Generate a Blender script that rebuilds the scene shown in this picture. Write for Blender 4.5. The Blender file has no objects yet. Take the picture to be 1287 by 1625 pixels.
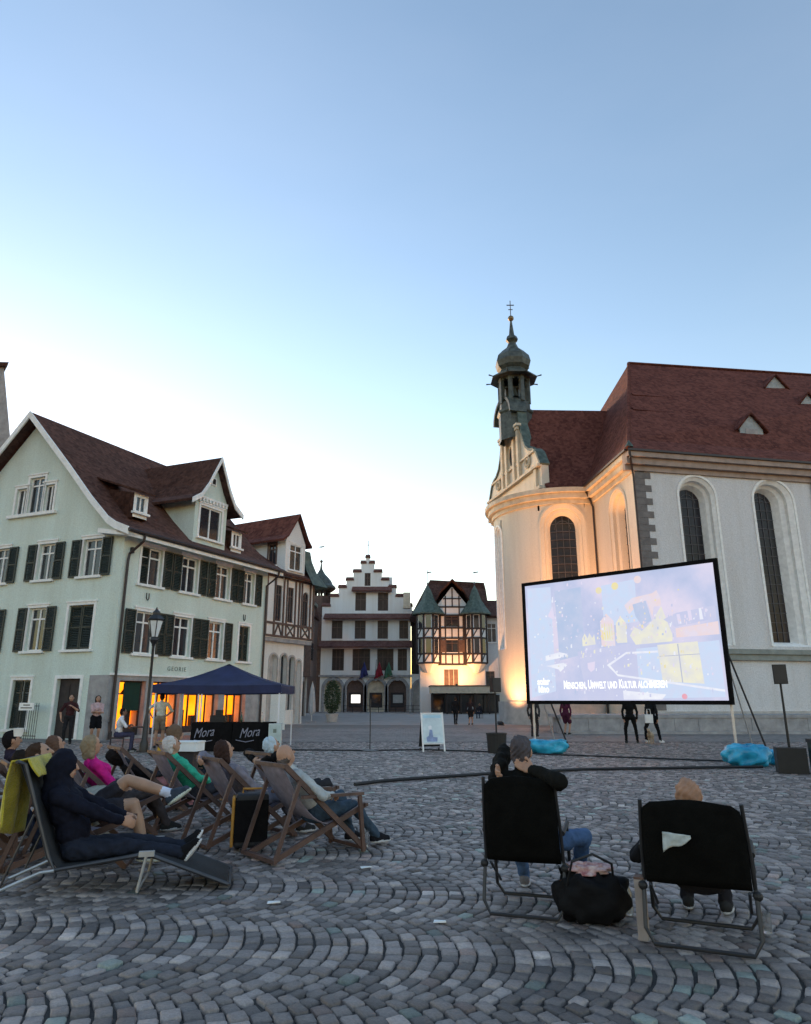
import bpy, bmesh, math, random
import numpy as np
from mathutils import Vector, Matrix
random.seed(7)
R = math.radians
scn = bpy.context.scene
col = scn.collection

# ------------------------------------------------------------------ camera
cam_d = bpy.data.cameras.new('camera')
cam = bpy.data.objects.new('camera', cam_d)
col.objects.link(cam)
cam_d.sensor_fit = 'VERTICAL'; cam_d.sensor_height = 36.0; cam_d.sensor_width = 36.0
cam_d.lens = 36.0*1100/1625
cam_d.clip_start = 0.1; cam_d.clip_end = 3000
cam.location = (0, 0, 1.5)
cam.rotation_euler = (R(90+15.23), 0, 0)
scn.camera = cam

# ------------------------------------------------------------------ sky, sun, exposure
SUN_EL, SUN_AZ = 1.1, -36.0          # azimuth from +Y towards +X
w = bpy.data.worlds.new('World'); scn.world = w; w.use_nodes = True
nt = w.node_tree; nt.nodes.clear()
out = nt.nodes.new('ShaderNodeOutputWorld')
bg = nt.nodes.new('ShaderNodeBackground'); bg.inputs['Strength'].default_value = 0.15
sky = nt.nodes.new('ShaderNodeTexSky'); sky.sky_type = 'NISHITA'; sky.sun_disc = False
sky.sun_elevation = R(SUN_EL); sky.sun_rotation = R(SUN_AZ)
sky.altitude = 700; sky.air_density = 1.0; sky.dust_density = .5; sky.ozone_density = 1.5
# thin high cloud: one even noise over the whole sky
tc = nt.nodes.new('ShaderNodeTexCoord')
mp = nt.nodes.new('ShaderNodeMapping'); mp.inputs['Scale'].default_value = (1.0, 1.0, 3.0)
nz = nt.nodes.new('ShaderNodeTexNoise'); nz.inputs['Scale'].default_value = 1.6; nz.inputs['Detail'].default_value = 5; nz.inputs['Roughness'].default_value = .55
cr = nt.nodes.new('ShaderNodeValToRGB'); cr.color_ramp.elements[0].position = .45; cr.color_ramp.elements[1].position = .8
cr.color_ramp.elements[0].color = (0,0,0,1); cr.color_ramp.elements[1].color = (.03,.03,.03,1)
mx = nt.nodes.new('ShaderNodeMixRGB'); mx.blend_type = 'MIX'; mx.inputs[2].default_value = (1.4,1.3,1.35,1)
nt.links.new(tc.outputs['Generated'], mp.inputs[0]); nt.links.new(mp.outputs[0], nz.inputs['Vector'])
nt.links.new(nz.outputs['Fac'], cr.inputs[0]); nt.links.new(cr.outputs[0], mx.inputs[0])
wb = nt.nodes.new('ShaderNodeMixRGB'); wb.blend_type = 'MULTIPLY'; wb.inputs[0].default_value = 1; wb.inputs[2].default_value = (1.02,1.0,1.04,1)      # camera white balance
nt.links.new(sky.outputs[0], wb.inputs[1]); nt.links.new(wb.outputs[0], mx.inputs[1]); nt.links.new(mx.outputs[0], bg.inputs['Color']); nt.links.new(bg.outputs[0], out.inputs[0])
sd = bpy.data.lights.new('sun', 'SUN'); so = bpy.data.objects.new('sun', sd); col.objects.link(so)
sd.energy = 0.4; sd.angle = R(12); sd.color = (1, .80, .58)
dv = Vector((math.sin(R(SUN_AZ))*math.cos(R(SUN_EL)), math.cos(R(SUN_AZ))*math.cos(R(SUN_EL)), math.sin(R(SUN_EL))))
so.rotation_euler = dv.to_track_quat('Z', 'Y').to_euler(); so.location = (-30, 60, 40)
vs = scn.view_settings
vs.view_transform = 'Standard'; vs.look = 'None'; vs.gamma = 1; vs.use_curve_mapping = False
vs.exposure = 3.05

# ------------------------------------------------------------------ helpers
class Fr:
    """flat facade frame: f(s, z, o) -> world point"""
    def __init__(f, o, ex, en):
        f.o = Vector((o[0], o[1], o[2] if len(o) > 2 else 0)); f.ex = Vector((ex[0], ex[1], 0)).normalized(); f.en = Vector((en[0], en[1], 0)).normalized(); f.curved = False
    def __call__(f, s, z, o=0): return f.o + f.ex*s + f.en*o + Vector((0, 0, z))
class Cy:
    """cylindrical facade: s = arc length from angle a0, o outward"""
    def __init__(f, c, r, a0): f.c = c; f.r = r; f.a0 = a0; f.curved = True
    def __call__(f, s, z, o=0):
        a = f.a0 + s/f.r; q = f.r+o
        return Vector((f.c[0]+q*math.cos(a), f.c[1]+q*math.sin(a), z))
class MB:
    def __init__(s): s.v = []; s.f = []; s.m = []; s.cur = 0
    def add(s, vs, fs):
        b = len(s.v); s.v += [tuple(p) for p in vs]
        for f in fs: s.f.append([i+b for i in f]); s.m.append(s.cur)
    def quad(s, *p): s.add(p, [list(range(len(p)))])
    def hexa(s, p): s.add(p, [[0,3,2,1],[4,5,6,7],[0,1,5,4],[1,2,6,5],[2,3,7,6],[3,0,4,7]])
    def box(s, x0, x1, y0, y1, z0, z1):
        s.hexa([(x0,y0,z0),(x1,y0,z0),(x1,y1,z0),(x0,y1,z0),(x0,y0,z1),(x1,y0,z1),(x1,y1,z1),(x0,y1,z1)])
    def fbox(s, f, s0, s1, z0, z1, o0, o1, step=.5):
        n = max(1, int(abs(s1-s0)/step)) if f.curved else 1
        for i in range(n):
            a = s0+(s1-s0)*i/n; b = s0+(s1-s0)*(i+1)/n
            s.hexa([f(a,z0,o0),f(b,z0,o0),f(b,z0,o1),f(a,z0,o1),f(a,z1,o0),f(b,z1,o0),f(b,z1,o1),f(a,z1,o1)])
    def bar(s, p, q, w, h=None, up=(0,0,1)):
        h = w if h is None else h; p = Vector(p); q = Vector(q); d = (q-p).normalized(); up = Vector(up)
        x = d.cross(up)
        if x.length < 1e-4: x = d.cross(Vector((1,0,0)))
        x.normalize(); y = x.cross(d).normalized(); x = x*w/2; y = y*h/2
        s.hexa([p-x-y,p+x-y,p+x+y,p-x+y,q-x-y,q+x-y,q+x+y,q-x+y])
    def tube(s, pts, r, n=8, cap=True):
        pts = [Vector(p) for p in pts]; m = len(pts); rs = r if isinstance(r,(list,tuple)) else [r]*m
        ref = None; vs = []; fs = []
        for i,p in enumerate(pts):
            d = (pts[min(i+1,m-1)]-pts[max(i-1,0)]).normalized()
            if ref is None:
                ref = d.cross(Vector((0,0,1)))
                if ref.length < .05: ref = d.cross(Vector((1,0,0)))
            ref = (ref - d*ref.dot(d)).normalized(); b = d.cross(ref)
            for k in range(n):
                a = 2*math.pi*k/n; vs.append(p+(ref*math.cos(a)+b*math.sin(a))*rs[i])
        for i in range(m-1):
            for k in range(n): fs.append([i*n+k, i*n+(k+1)%n, (i+1)*n+(k+1)%n, (i+1)*n+k])
        if cap: fs.append(list(range(n))[::-1]); fs.append([(m-1)*n+k for k in range(n)])
        s.add(vs, fs)
    def lathe(s, prof, c=(0,0,0), n=20, a0=0, a1=2*math.pi, sq=None):
        full = abs(a1-a0-2*math.pi) < 1e-6; k = n if full else n+1; vs = []; fs = []
        for r,z in prof:
            for i in range(k):
                a = a0+(a1-a0)*i/n; vs.append((c[0]+r*math.cos(a), c[1]+r*math.sin(a), c[2]+z))
        for j in range(len(prof)-1):
            for i in range(n): fs.append([j*k+i, j*k+(i+1)%k, (j+1)*k+(i+1)%k, (j+1)*k+i])
        if full: fs.append(list(range(k))[::-1]); fs.append([(len(prof)-1)*k+i for i in range(k)])
        s.add(vs, fs)
    def prism(s, poly, fn, d0, d1):
        """poly: 2D outline (ccw seen from outside), fn(a,b,d)->point"""
        n = len(poly); vs = [fn(a,b,d0) for a,b in poly]+[fn(a,b,d1) for a,b in poly]
        s.add(vs, [list(range(n))[::-1], list(range(n,2*n))]+[[i,(i+1)%n,n+(i+1)%n,n+i] for i in range(n)])
    def strip(s, A, B, close=False):
        n = len(A); s.add(list(A)+list(B), [[i,(i+1)%n,n+(i+1)%n,n+i] for i in range(n if close else n-1)])
    def sphere(s, c, r, nu=12, nv=8):
        r = (r,r,r) if not isinstance(r,(tuple,list)) else r
        vs = []; fs = []
        for j in range(nv+1):
            t = math.pi*j/nv
            for i in range(nu):
                a = 2*math.pi*i/nu; vs.append((c[0]+r[0]*math.sin(t)*math.cos(a), c[1]+r[1]*math.sin(t)*math.sin(a), c[2]-r[2]*math.cos(t)))
        for j in range(nv):
            for i in range(nu): fs.append([j*nu+i, j*nu+(i+1)%nu, (j+1)*nu+(i+1)%nu, (j+1)*nu+i])
        s.add(vs, fs)
    def build(s, name, mat, parent=None, smooth=False, fix=True, bevel=0):
        me = bpy.data.meshes.new(name); me.from_pydata(s.v, [], s.f); 
        bm = bmesh.new(); bm.from_mesh(me)
        bmesh.ops.remove_doubles(bm, verts=bm.verts, dist=1e-5)
        if fix: bmesh.ops.recalc_face_normals(bm, faces=bm.faces)
        bm.to_mesh(me); bm.free()
        mats = mat if isinstance(mat,(list,tuple)) else [mat]
        for m in mats: me.materials.append(m)
        if len(mats) > 1 and len(me.polygons) == len(s.m): me.polygons.foreach_set('material_index', s.m)
        o = bpy.data.objects.new(name, me); col.objects.link(o)
        if smooth:
            me.polygons.foreach_set('use_smooth', [True]*len(me.polygons))
            if smooth != 'all':
                try: me.set_sharp_from_angle(angle=R(40))
                except Exception: pass
        if parent is not None: put(o, parent)
        return o
ROOTLOC = {}
def put(o, parent):
    o.parent = parent
    if parent.name in ROOTLOC: o.location = -Vector(ROOTLOC[parent.name])
def tag(o, label=None, cat=None, group=None, kind=None):
    for k,v in (('label',label),('category',cat),('group',group),('kind',kind)):
        if v: o[k] = v
    return o
def root(name, loc, label, cat, group=None, world=True, rz=0):
    o = bpy.data.objects.new(name, None); col.objects.link(o); o.location = loc; o.empty_display_size = .3
    if world: ROOTLOC[o.name] = tuple(loc)
    else: o.rotation_euler = (0,0,rz)
    return tag(o, label, cat, group)
def copy_tree(o, parent=None):
    c = o.copy(); col.objects.link(c)
    if parent is not None: c.parent = parent
    for ch in list(o.children): copy_tree(ch, c)
    return c
def text_mesh(name, body, size, mat, M, parent=None, ext=.004, shear=0, align='CENTER', smallcaps=False, spacing=1.0, bold=0, xscale=1.0):
    cu = bpy.data.curves.new(name, 'FONT'); cu.body = body; cu.size = size; cu.extrude = ext; cu.shear = shear; cu.align_x = align; cu.align_y = 'CENTER'
    cu.space_character = spacing; cu.offset = bold; cu.resolution_u = 3
    if smallcaps:
        cu.small_caps_scale = .78
        for i,ch in enumerate(body): cu.body_format[i].use_small_caps = True
    t = bpy.data.objects.new('t', cu); col.objects.link(t)
    bpy.context.view_layer.update()
    me = bpy.data.meshes.new_from_object(t.evaluated_get(bpy.context.evaluated_depsgraph_get()))
    bpy.data.objects.remove(t); me.name = name
    me.transform(Matrix.Diagonal((xscale,1,1,1))); me.transform(M); me.materials.clear(); me.materials.append(mat)
    o = bpy.data.objects.new(name, me); col.objects.link(o)
    if parent is not None: put(o, parent)
    return o
def plane_M(o, x, y):
    x = Vector(x).normalized(); y = Vector(y).normalized(); z = x.cross(y)
    M = Matrix((x,y,z)).transposed().to_4x4(); M.translation = Vector(o); return M

# ------------------------------------------------------------------ materials
def new_mat(name):
    m = bpy.data.materials.new(name); m.use_nodes = True
    return m, m.node_tree, m.node_tree.nodes['Principled BSDF']
def mat(name, c, rough=.75, var=.15, scale=3.0, bump=0, bscale=40, metal=0, spec=.5, coat=0, c2=None, sheen=0, trans=0):
    m, t, b = new_mat(name)
    b.inputs['Roughness'].default_value = rough; b.inputs['Metallic'].default_value = metal
    b.inputs['Specular IOR Level'].default_value = spec; b.inputs['Coat Weight'].default_value = coat
    b.inputs['Sheen Weight'].default_value = sheen; b.inputs['Transmission Weight'].default_value = trans
    tcn = t.nodes.new('ShaderNodeTexCoord'); n = t.nodes.new('ShaderNodeTexNoise'); n.inputs['Scale'].default_value = scale; n.inputs['Detail'].default_value = 6; n.inputs['Roughness'].default_value = .6
    t.links.new(tcn.outputs['Object'], n.inputs['Vector'])
    ramp = t.nodes.new('ShaderNodeValToRGB'); ramp.color_ramp.elements[0].position = .3; ramp.color_ramp.elements[1].position = .7
    lo = tuple(x*(1-var) for x in c); hi = tuple(min(1,x*(1+var)) for x in c)
    if c2: hi = c2
    ramp.color_ramp.elements[0].color = (*lo,1); ramp.color_ramp.elements[1].color = (*hi,1)
    t.links.new(n.outputs['Fac'], ramp.inputs[0]); t.links.new(ramp.outputs[0], b.inputs['Base Color'])
    if bump:
        n2 = t.nodes.new('ShaderNodeTexNoise'); n2.inputs['Scale'].default_value = bscale; n2.inputs['Detail'].default_value = 4
        t.links.new(tcn.outputs['Object'], n2.inputs['Vector'])
        bp = t.nodes.new('ShaderNodeBump'); bp.inputs['Strength'].default_value = bump; bp.inputs['Distance'].default_value = .03
        t.links.new(n2.outputs['Fac'], bp.inputs['Height']); t.links.new(bp.outputs[0], b.inputs['Normal'])
    return m
def stucco(name, c, dirt=(.4,.36,.3), amt=.35, bump=.35, bs=22):
    m, t, b = new_mat(name); b.inputs['Roughness'].default_value = .9; b.inputs['Specular IOR Level'].default_value = .2
    L = t.links; tcn = t.nodes.new('ShaderNodeTexCoord')
    n = t.nodes.new('ShaderNodeTexNoise'); n.inputs['Scale'].default_value = .5; n.inputs['Detail'].default_value = 8; n.inputs['Roughness'].default_value = .65
    mpn = t.nodes.new('ShaderNodeMapping'); mpn.inputs['Scale'].default_value = (1.6,1.6,.14)
    L.new(tcn.outputs['Object'], mpn.inputs[0]); L.new(mpn.outputs[0], n.inputs['Vector'])
    rp = t.nodes.new('ShaderNodeValToRGB'); rp.color_ramp.elements[0].position = .40; rp.color_ramp.elements[1].position = .72
    rp.color_ramp.elements[1].color = (amt,amt,amt,1); rp.color_ramp.elements[0].color = (0,0,0,1)
    L.new(n.outputs['Fac'], rp.inputs[0])
    mixd = t.nodes.new('ShaderNodeMixRGB'); mixd.inputs[1].default_value = (*c,1); mixd.inputs[2].default_value = (*[a*d*1.6 for a,d in zip(c,dirt)],1)
    L.new(rp.outputs[0], mixd.inputs[0])
    n3 = t.nodes.new('ShaderNodeTexNoise'); n3.inputs['Scale'].default_value = bs; n3.inputs['Detail'].default_value = 5; n3.inputs['Roughness'].default_value = .7
    L.new(tcn.outputs['Object'], n3.inputs['Vector'])
    r3 = t.nodes.new('ShaderNodeValToRGB'); r3.color_ramp.elements[0].position = .3; r3.color_ramp.elements[1].position = .7
    r3.color_ramp.elements[0].color = (.8,.8,.8,1); r3.color_ramp.elements[1].color = (1.08,1.08,1.08,1)
    L.new(n3.outputs['Fac'], r3.inputs[0])
    mul = t.nodes.new('ShaderNodeMixRGB'); mul.blend_type = 'MULTIPLY'; mul.inputs[0].default_value = 1
    L.new(mixd.outputs[0], mul.inputs[1]); L.new(r3.outputs[0], mul.inputs[2]); L.new(mul.outputs[0], b.inputs['Base Color'])
    bp = t.nodes.new('ShaderNodeBump'); bp.inputs['Strength'].default_value = bump; bp.inputs['Distance'].default_value = .04
    L.new(n3.outputs['Fac'], bp.inputs['Height']); L.new(bp.outputs[0], b.inputs['Normal'])
    return m
def tiles(name, c, c2, row=.16, rough=.8):
    """roof tiles: rows by height, columns by a voronoi, weathering by noise"""
    m, t, b = new_mat(name); b.inputs['Roughness'].default_value = rough; b.inputs['Specular IOR Level'].default_value = .25
    L = t.links; tcn = t.nodes.new('ShaderNodeTexCoord')
    sep = t.nodes.new('ShaderNodeSeparateXYZ'); L.new(tcn.outputs['Object'], sep.inputs[0])
    mod = t.nodes.new('ShaderNodeMath'); mod.operation = 'FRACT'; mu = t.nodes.new('ShaderNodeMath'); mu.operation = 'MULTIPLY'; mu.inputs[1].default_value = 1/row
    L.new(sep.outputs['Z'], mu.inputs[0]); L.new(mu.outputs[0], mod.inputs[0])
    vo = t.nodes.new('ShaderNodeTexVoronoi'); vo.inputs['Scale'].default_value = 1/row; vo.inputs['Randomness'].default_value = .5; L.new(tcn.outputs['Object'], vo.inputs['Vector'])
    n = t.nodes.new('ShaderNodeTexNoise'); n.inputs['Scale'].default_value = .7; n.inputs['Detail'].default_value = 8; n.inputs['Roughness'].default_value = .7; L.new(tcn.outputs['Object'], n.inputs['Vector'])
    sv = t.nodes.new('ShaderNodeSeparateColor'); L.new(vo.outputs['Color'], sv.inputs[0])
    ad = t.nodes.new('ShaderNodeMath'); ad.operation = 'MULTIPLY_ADD'; ad.inputs[1].default_value = .45; L.new(sv.outputs[0], ad.inputs[0]); L.new(n.outputs['Fac'], ad.inputs[2])
    rp = t.nodes.new('ShaderNodeValToRGB'); rp.color_ramp.elements[0].position = .45; rp.color_ramp.elements[1].position = 1.0
    rp.color_ramp.elements[0].color = (*c,1); rp.color_ramp.elements[1].color = (*c2,1); L.new(ad.outputs[0], rp.inputs[0])
    sh = t.nodes.new('ShaderNodeMixRGB'); sh.blend_type = 'MULTIPLY'; sh.inputs[0].default_value = .0
    L.new(rp.outputs[0], sh.inputs[1]); L.new(sh.outputs[0], b.inputs['Base Color'])
    ad2 = t.nodes.new('ShaderNodeMath'); ad2.operation = 'MULTIPLY_ADD'; ad2.inputs[1].default_value = -.25; L.new(vo.outputs['Distance'], ad2.inputs[0]); L.new(mod.outputs[0], ad2.inputs[2])
    bp = t.nodes.new('ShaderNodeBump'); bp.inputs['Strength'].default_value = 1.0; bp.inputs['Distance'].default_value = .11
    L.new(ad2.outputs[0], bp.inputs['Height']); L.new(bp.outputs[0], b.inputs['Normal'])
    return m
def emit(name, c, s, var=0, scale=2, c2=None):
    m = bpy.data.materials.new(name); m.use_nodes = True; t = m.node_tree; t.nodes.clear()
    o = t.nodes.new('ShaderNodeOutputMaterial'); e = t.nodes.new('ShaderNodeEmission'); e.inputs[0].default_value = (*c,1); e.inputs[1].default_value = s
    if c2:
        tcn = t.nodes.new('ShaderNodeTexCoord'); n = t.nodes.new('ShaderNodeTexNoise'); n.inputs['Scale'].default_value = scale; n.inputs['Detail'].default_value = 5
        rp = t.nodes.new('ShaderNodeValToRGB'); rp.color_ramp.elements[0].position = .35; rp.color_ramp.elements[1].position = .65
        rp.color_ramp.elements[0].color = (*c,1); rp.color_ramp.elements[1].color = (*c2,1)
        t.links.new(tcn.outputs['Object'], n.inputs['Vector']); t.links.new(n.outputs['Fac'], rp.inputs[0]); t.links.new(rp.outputs[0], e.inputs[0])
    t.links.new(e.outputs[0], o.inputs[0]); return m
M = {}
M['mint'] = stucco('mint_render', (.70,.80,.735), amt=.45)
M['white_trim'] = mat('white_painted_stone', (.82,.82,.80), .7, .12, 4, .15, 60)
M['white'] = stucco('white_render', (.84,.84,.82), amt=.4)
M['cream'] = stucco('cream_render', (.80,.72,.60), amt=.4)
M['browncornice'] = mat('pinkish_brown_cornice', (.36,.28,.24), .85, .2, 2, .3, 30)
M['creamstone'] = mat('cream_sandstone', (.60,.52,.40), .85, .2, 2, .3, 30)
M['roughcast'] = stucco('grey_roughcast', (.70,.70,.71), amt=.4, bump=.6, bs=14)
M['greystone'] = mat('grey_stone', (.32,.31,.31), .85, .25, 2.5, .4, 18)
M['quoinstone'] = mat('dark_grey_quoin_stone', (.17,.155,.15), .85, .25, 2.5, .4, 18)
M['palestone'] = mat('pale_stone', (.45,.43,.41), .85, .22, 2.0, .35, 16)
M['brownroof'] = tiles('brown_roof_tiles', (.055,.027,.023), (.13,.068,.056))
M['redroof'] = tiles('red_brown_roof_tiles', (.075,.022,.017), (.17,.062,.048), .2)
M['pentroof'] = tiles('brown_pent_tiles', (.10,.045,.04), (.19,.10,.085), .2)
M['copper'] = mat('green_copper', (.05,.085,.07), .6, .35, 3, .1, 20, c2=(.12,.16,.13))
M['darkcopper'] = mat('dark_weathered_copper', (.035,.045,.04), .5, .5, 3, .15, 15, c2=(.10,.12,.10))
M['shutter'] = mat('dark_green_shutter_paint', (.018,.026,.020), .55, .3, 6)
M['timber'] = mat('dark_oak_timber', (.030,.022,.022), .7, .35, 5, .3, 30)
M['brownwood'] = mat('brown_facade_wood', (.11,.07,.058), .7, .3, 3, .3, 25)
M['glass'] = mat('dark_window_glass', (.025,.028,.035), .06, .3, 2, spec=.8)
M['leadglass'] = mat('leaded_church_glass', (.018,.016,.022), .22, .6, 1.2, .25, 6, spec=.2)
M['darkpane'] = mat('dark_brown_pane', (.05,.035,.032), .35, .3, 2, spec=.2)
M['lead'] = mat('grey_lead_bars', (.075,.072,.08), .6, .2)
M['curtain'] = mat('pale_curtain', (.42,.43,.42), .9, .15, 5)
M['metal_dark'] = mat('dark_painted_metal', (.02,.02,.022), .45, .3, 6)
M['brownpipe'] = mat('dark_brown_pipe', (.03,.02,.02), .5, .3, 6)
M['lit_orange'] = emit('lit_shop_window', (1.0,.17,.002), .36, c2=(1.0,.27,.008), scale=1.2)
M['lit_white'] = emit('lit_window_white', (1,.97,.9), .28)
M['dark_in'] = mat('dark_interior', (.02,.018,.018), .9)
M['ink'] = mat('grey_green_lettering', (.16,.20,.17), .7)

# ------------------------------------------------------------------ wall with openings
def wall(mb, f, S0, S1, Z0, Z1, ops, depth=.22, step=.4, arc=12):
    ss = {S0,S1}; zs = {Z0,Z1}
    for o in ops: ss |= {max(S0,o[0]),min(S1,o[1])}; zs |= {max(Z0,o[2]),min(Z1,o[3])}
    if f.curved:
        n = int((S1-S0)/step); ss |= {S0+(S1-S0)*i/n for i in range(1,n)}
    ss = sorted(ss); zs = sorted(zs)
    for i in range(len(ss)-1):
        if ss[i+1]-ss[i] < 1e-6: continue
        for j in range(len(zs)-1):
            a,b,c,d = ss[i],ss[i+1],zs[j],zs[j+1]; m,n = (a+b)/2,(c+d)/2
            if any(o[0] < m < o[1] and o[2] < n < o[3] for o in ops): continue
            mb.quad(f(a,c),f(b,c),f(b,d),f(a,d))
    for o in ops:
        a,b,c,d = o[:4]; ar = len(o) > 4 and o[4]
        r = (b-a)/2 if ar is True else (ar or 0); top = d-r
        P = [(a,c),(b,c),(b,top)]
        if ar:
            P += [((a+b)/2+(b-a)/2*math.cos(math.pi*k/arc), top+r*math.sin(math.pi*k/arc)) for k in range(1,arc)]
        P += [(a,top)]
        mb.strip([f(x,z) for x,z in P], [f(x,z,-depth) for x,z in P], close=True)
        if ar:
            A = [((a+b)/2+(b-a)/2*math.cos(math.pi*k/arc), top+r*math.sin(math.pi*k/arc)) for k in range(arc+1)]
            mb.strip([f(x,z) for x,z in A], [f(x,d) for x,z in A])
def arch_pts(a, b, c, d, r=None, arc=12):
    r = (b-a)/2 if r is None else r; top = d-r
    return [(a,c)]+[((a+b)/2-(b-a)/2*math.cos(math.pi*k/arc), top+r*math.sin(math.pi*k/arc)) for k in range(arc+1)]+[(b,c)]
def band(mb, f, path, w, o0, o1, inner=None):
    """moulding that follows a 2D path (s,z), offset outwards by w"""
    P = path; n = len(P); Q = []
    for i in range(n):
        d0 = Vector(P[i])-Vector(P[max(i-1,0)]); d1 = Vector(P[min(i+1,n-1)])-Vector(P[i])
        d = (d0.normalized() if d0.length > 1e-9 else Vector((0,0)))+(d1.normalized() if d1.length > 1e-9 else Vector((0,0)))
        d.normalize(); Q.append((P[i][0]-d.y*w, P[i][1]+d.x*w))
    for i in range(n-1):
        a,b,c,e = P[i],P[i+1],Q[i+1],Q[i]
        mb.hexa([f(*a,o0),f(*b,o0),f(*c,o0),f(*e,o0),f(*a,o1),f(*b,o1),f(*c,o1),f(*e,o1)])
WC = {'n':0}
def casement(house, f, a, b, c, d, depth=.2, fm=None, transom=.74, glass=None, surround=True, sill=True, curtain=False, mull=1):
    fm = fm or M['white_trim']; m = MB(); o = -depth
    t = .07
    m.fbox(f,a,a+t,c,d,o,o+.07); m.fbox(f,b-t,b,c,d,o,o+.07); m.fbox(f,a+t,b-t,c,c+t,o,o+.07); m.fbox(f,a+t,b-t,d-t,d,o,o+.07)
    xs = [a+t+(b-a-2*t)*k/(mull+1) for k in range(mull+2)]; zt = c+(d-c)*transom
    for x in xs[1:-1]: m.fbox(f,x-.035,x+.035,c+t,d-t,o-.002,o+.06)
    if transom < 1: m.fbox(f,a+t,b-t,zt-.035,zt+.035,o+.001,o+.065)
    if surround:
        m.fbox(f,a-.12,a,c,d+.12,.002,.035); m.fbox(f,b,b+.12,c,d+.12,.002,.035); m.fbox(f,a,b,d,d+.12,.002,.035); m.fbox(f,a-.16,b+.16,d+.12,d+.18,.002,.07)
    wn = m.build('window', fm, house)
    zz = [(c+t,zt-.035),(zt+.035,d-t)] if transom < 1 else [(c+t,d-t)]
    for i in range(mull+1):
        for z0,z1 in zz:
            g = MB(); x0 = xs[i]+(.035 if i else 0); x1 = xs[i+1]-(.035 if i < mull else 0); g.fbox(f,x0,x1,z0,z1,o+.012,o+.02); g.build('pane', glass or M['glass'], wn)
    if curtain:
        g = MB(); g.fbox(f,a+t,b-t,c+t,d-t,o-.12,o-.10); g.build('curtain', M['curtain'], wn)
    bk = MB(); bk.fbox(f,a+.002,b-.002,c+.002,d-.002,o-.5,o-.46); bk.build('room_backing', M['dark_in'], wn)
    if sill:
        s_ = MB(); s_.fbox(f,a-.18,b+.18,c-.10,c-.002,-.03,.14); s_.build('sill', M['white_trim'], wn)
    return wn
def shutter(house, f, a, b, c, d, o=.045, th=.05):
    m = MB(); t = .07
    m.fbox(f,a,a+t,c,d,o,o+th); m.fbox(f,b-t,b,c,d,o,o+th); m.fbox(f,a+t,b-t,c,c+t,o,o+th); m.fbox(f,a+t,b-t,d-t,d,o,o+th)
    m.fbox(f,a+t,b-t,(c+d)/2-t/2,(c+d)/2+t/2,o,o+th)
    n = int((d-c)/.075)
    for i in range(n):
        z = c+t+(d-c-2*t)*(i+.5)/n; h = .024
        m.hexa([f(a+t,z-h,o+.038),f(b-t,z-h,o+.038),f(b-t,z-h+.01,o+.046),f(a+t,z-h+.01,o+.046),f(a+t,z+h,o+.004),f(b-t,z+h,o+.004),f(b-t,z+h+.01,o+.012),f(a+t,z+h+.01,o+.012)])
    return m.build('shutter', M['shutter'], house)
# ------------------------------------------------------------------ ground
def ground_mat():
    m, t, b = new_mat('small_stone_paving'); b.inputs['Roughness'].default_value = .75; L = t.links
    tcn = t.nodes.new('ShaderNodeTexCoord')
    vo = t.nodes.new('ShaderNodeTexVoronoi'); vo.inputs['Scale'].default_value = 8; vo.inputs['Randomness'].default_value = .55; L.new(tcn.outputs['Object'], vo.inputs['Vector'])
    sv = t.nodes.new('ShaderNodeSeparateColor'); L.new(vo.outputs['Color'], sv.inputs[0])
    n = t.nodes.new('ShaderNodeTexNoise'); n.inputs['Scale'].default_value = .35; n.inputs['Detail'].default_value = 6; L.new(tcn.outputs['Object'], n.inputs['Vector'])
    ad = t.nodes.new('ShaderNodeMath'); ad.operation = 'MULTIPLY_ADD'; ad.inputs[1].default_value = .5; L.new(sv.outputs[0], ad.inputs[0]); L.new(n.outputs['Fac'], ad.inputs[2])
    rp = t.nodes.new('ShaderNodeValToRGB'); rp.color_ramp.elements[0].position = .4; rp.color_ramp.elements[1].position = 1.0
    rp.color_ramp.elements[0].color = (.085,.078,.074,1); rp.color_ramp.elements[1].color = (.24,.22,.205,1); L.new(ad.outputs[0], rp.inputs[0]); L.new(rp.outputs[0], b.inputs['Base Color'])
    bp = t.nodes.new('ShaderNodeBump'); bp.inputs['Strength'].default_value = .5; bp.inputs['Distance'].default_value = .03; bp.invert = True
    L.new(vo.outputs['Distance'], bp.inputs['Height']); L.new(bp.outputs[0], b.inputs['Normal'])
    return m
M['paving'] = ground_mat()
GZ = -.022
mb = MB()
ys = [-80,27.5,27.6,140,1200]; zs = [GZ,GZ,-.001,-.001,-.001]
for i in range(4): mb.quad((-900,ys[i],zs[i]),(900,ys[i],zs[i]),(900,ys[i+1],zs[i+1]),(-900,ys[i+1],zs[i+1]))
mb.m = [1,1,0,0]
M['joint'] = mat('dark_joint_sand', (.055,.050,.046), .95, .3, 6, .3, 60)
ground = tag(mb.build('ground', [M['paving'],M['joint']]), 'grey stone paving of the town square', kind='structure')

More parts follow.
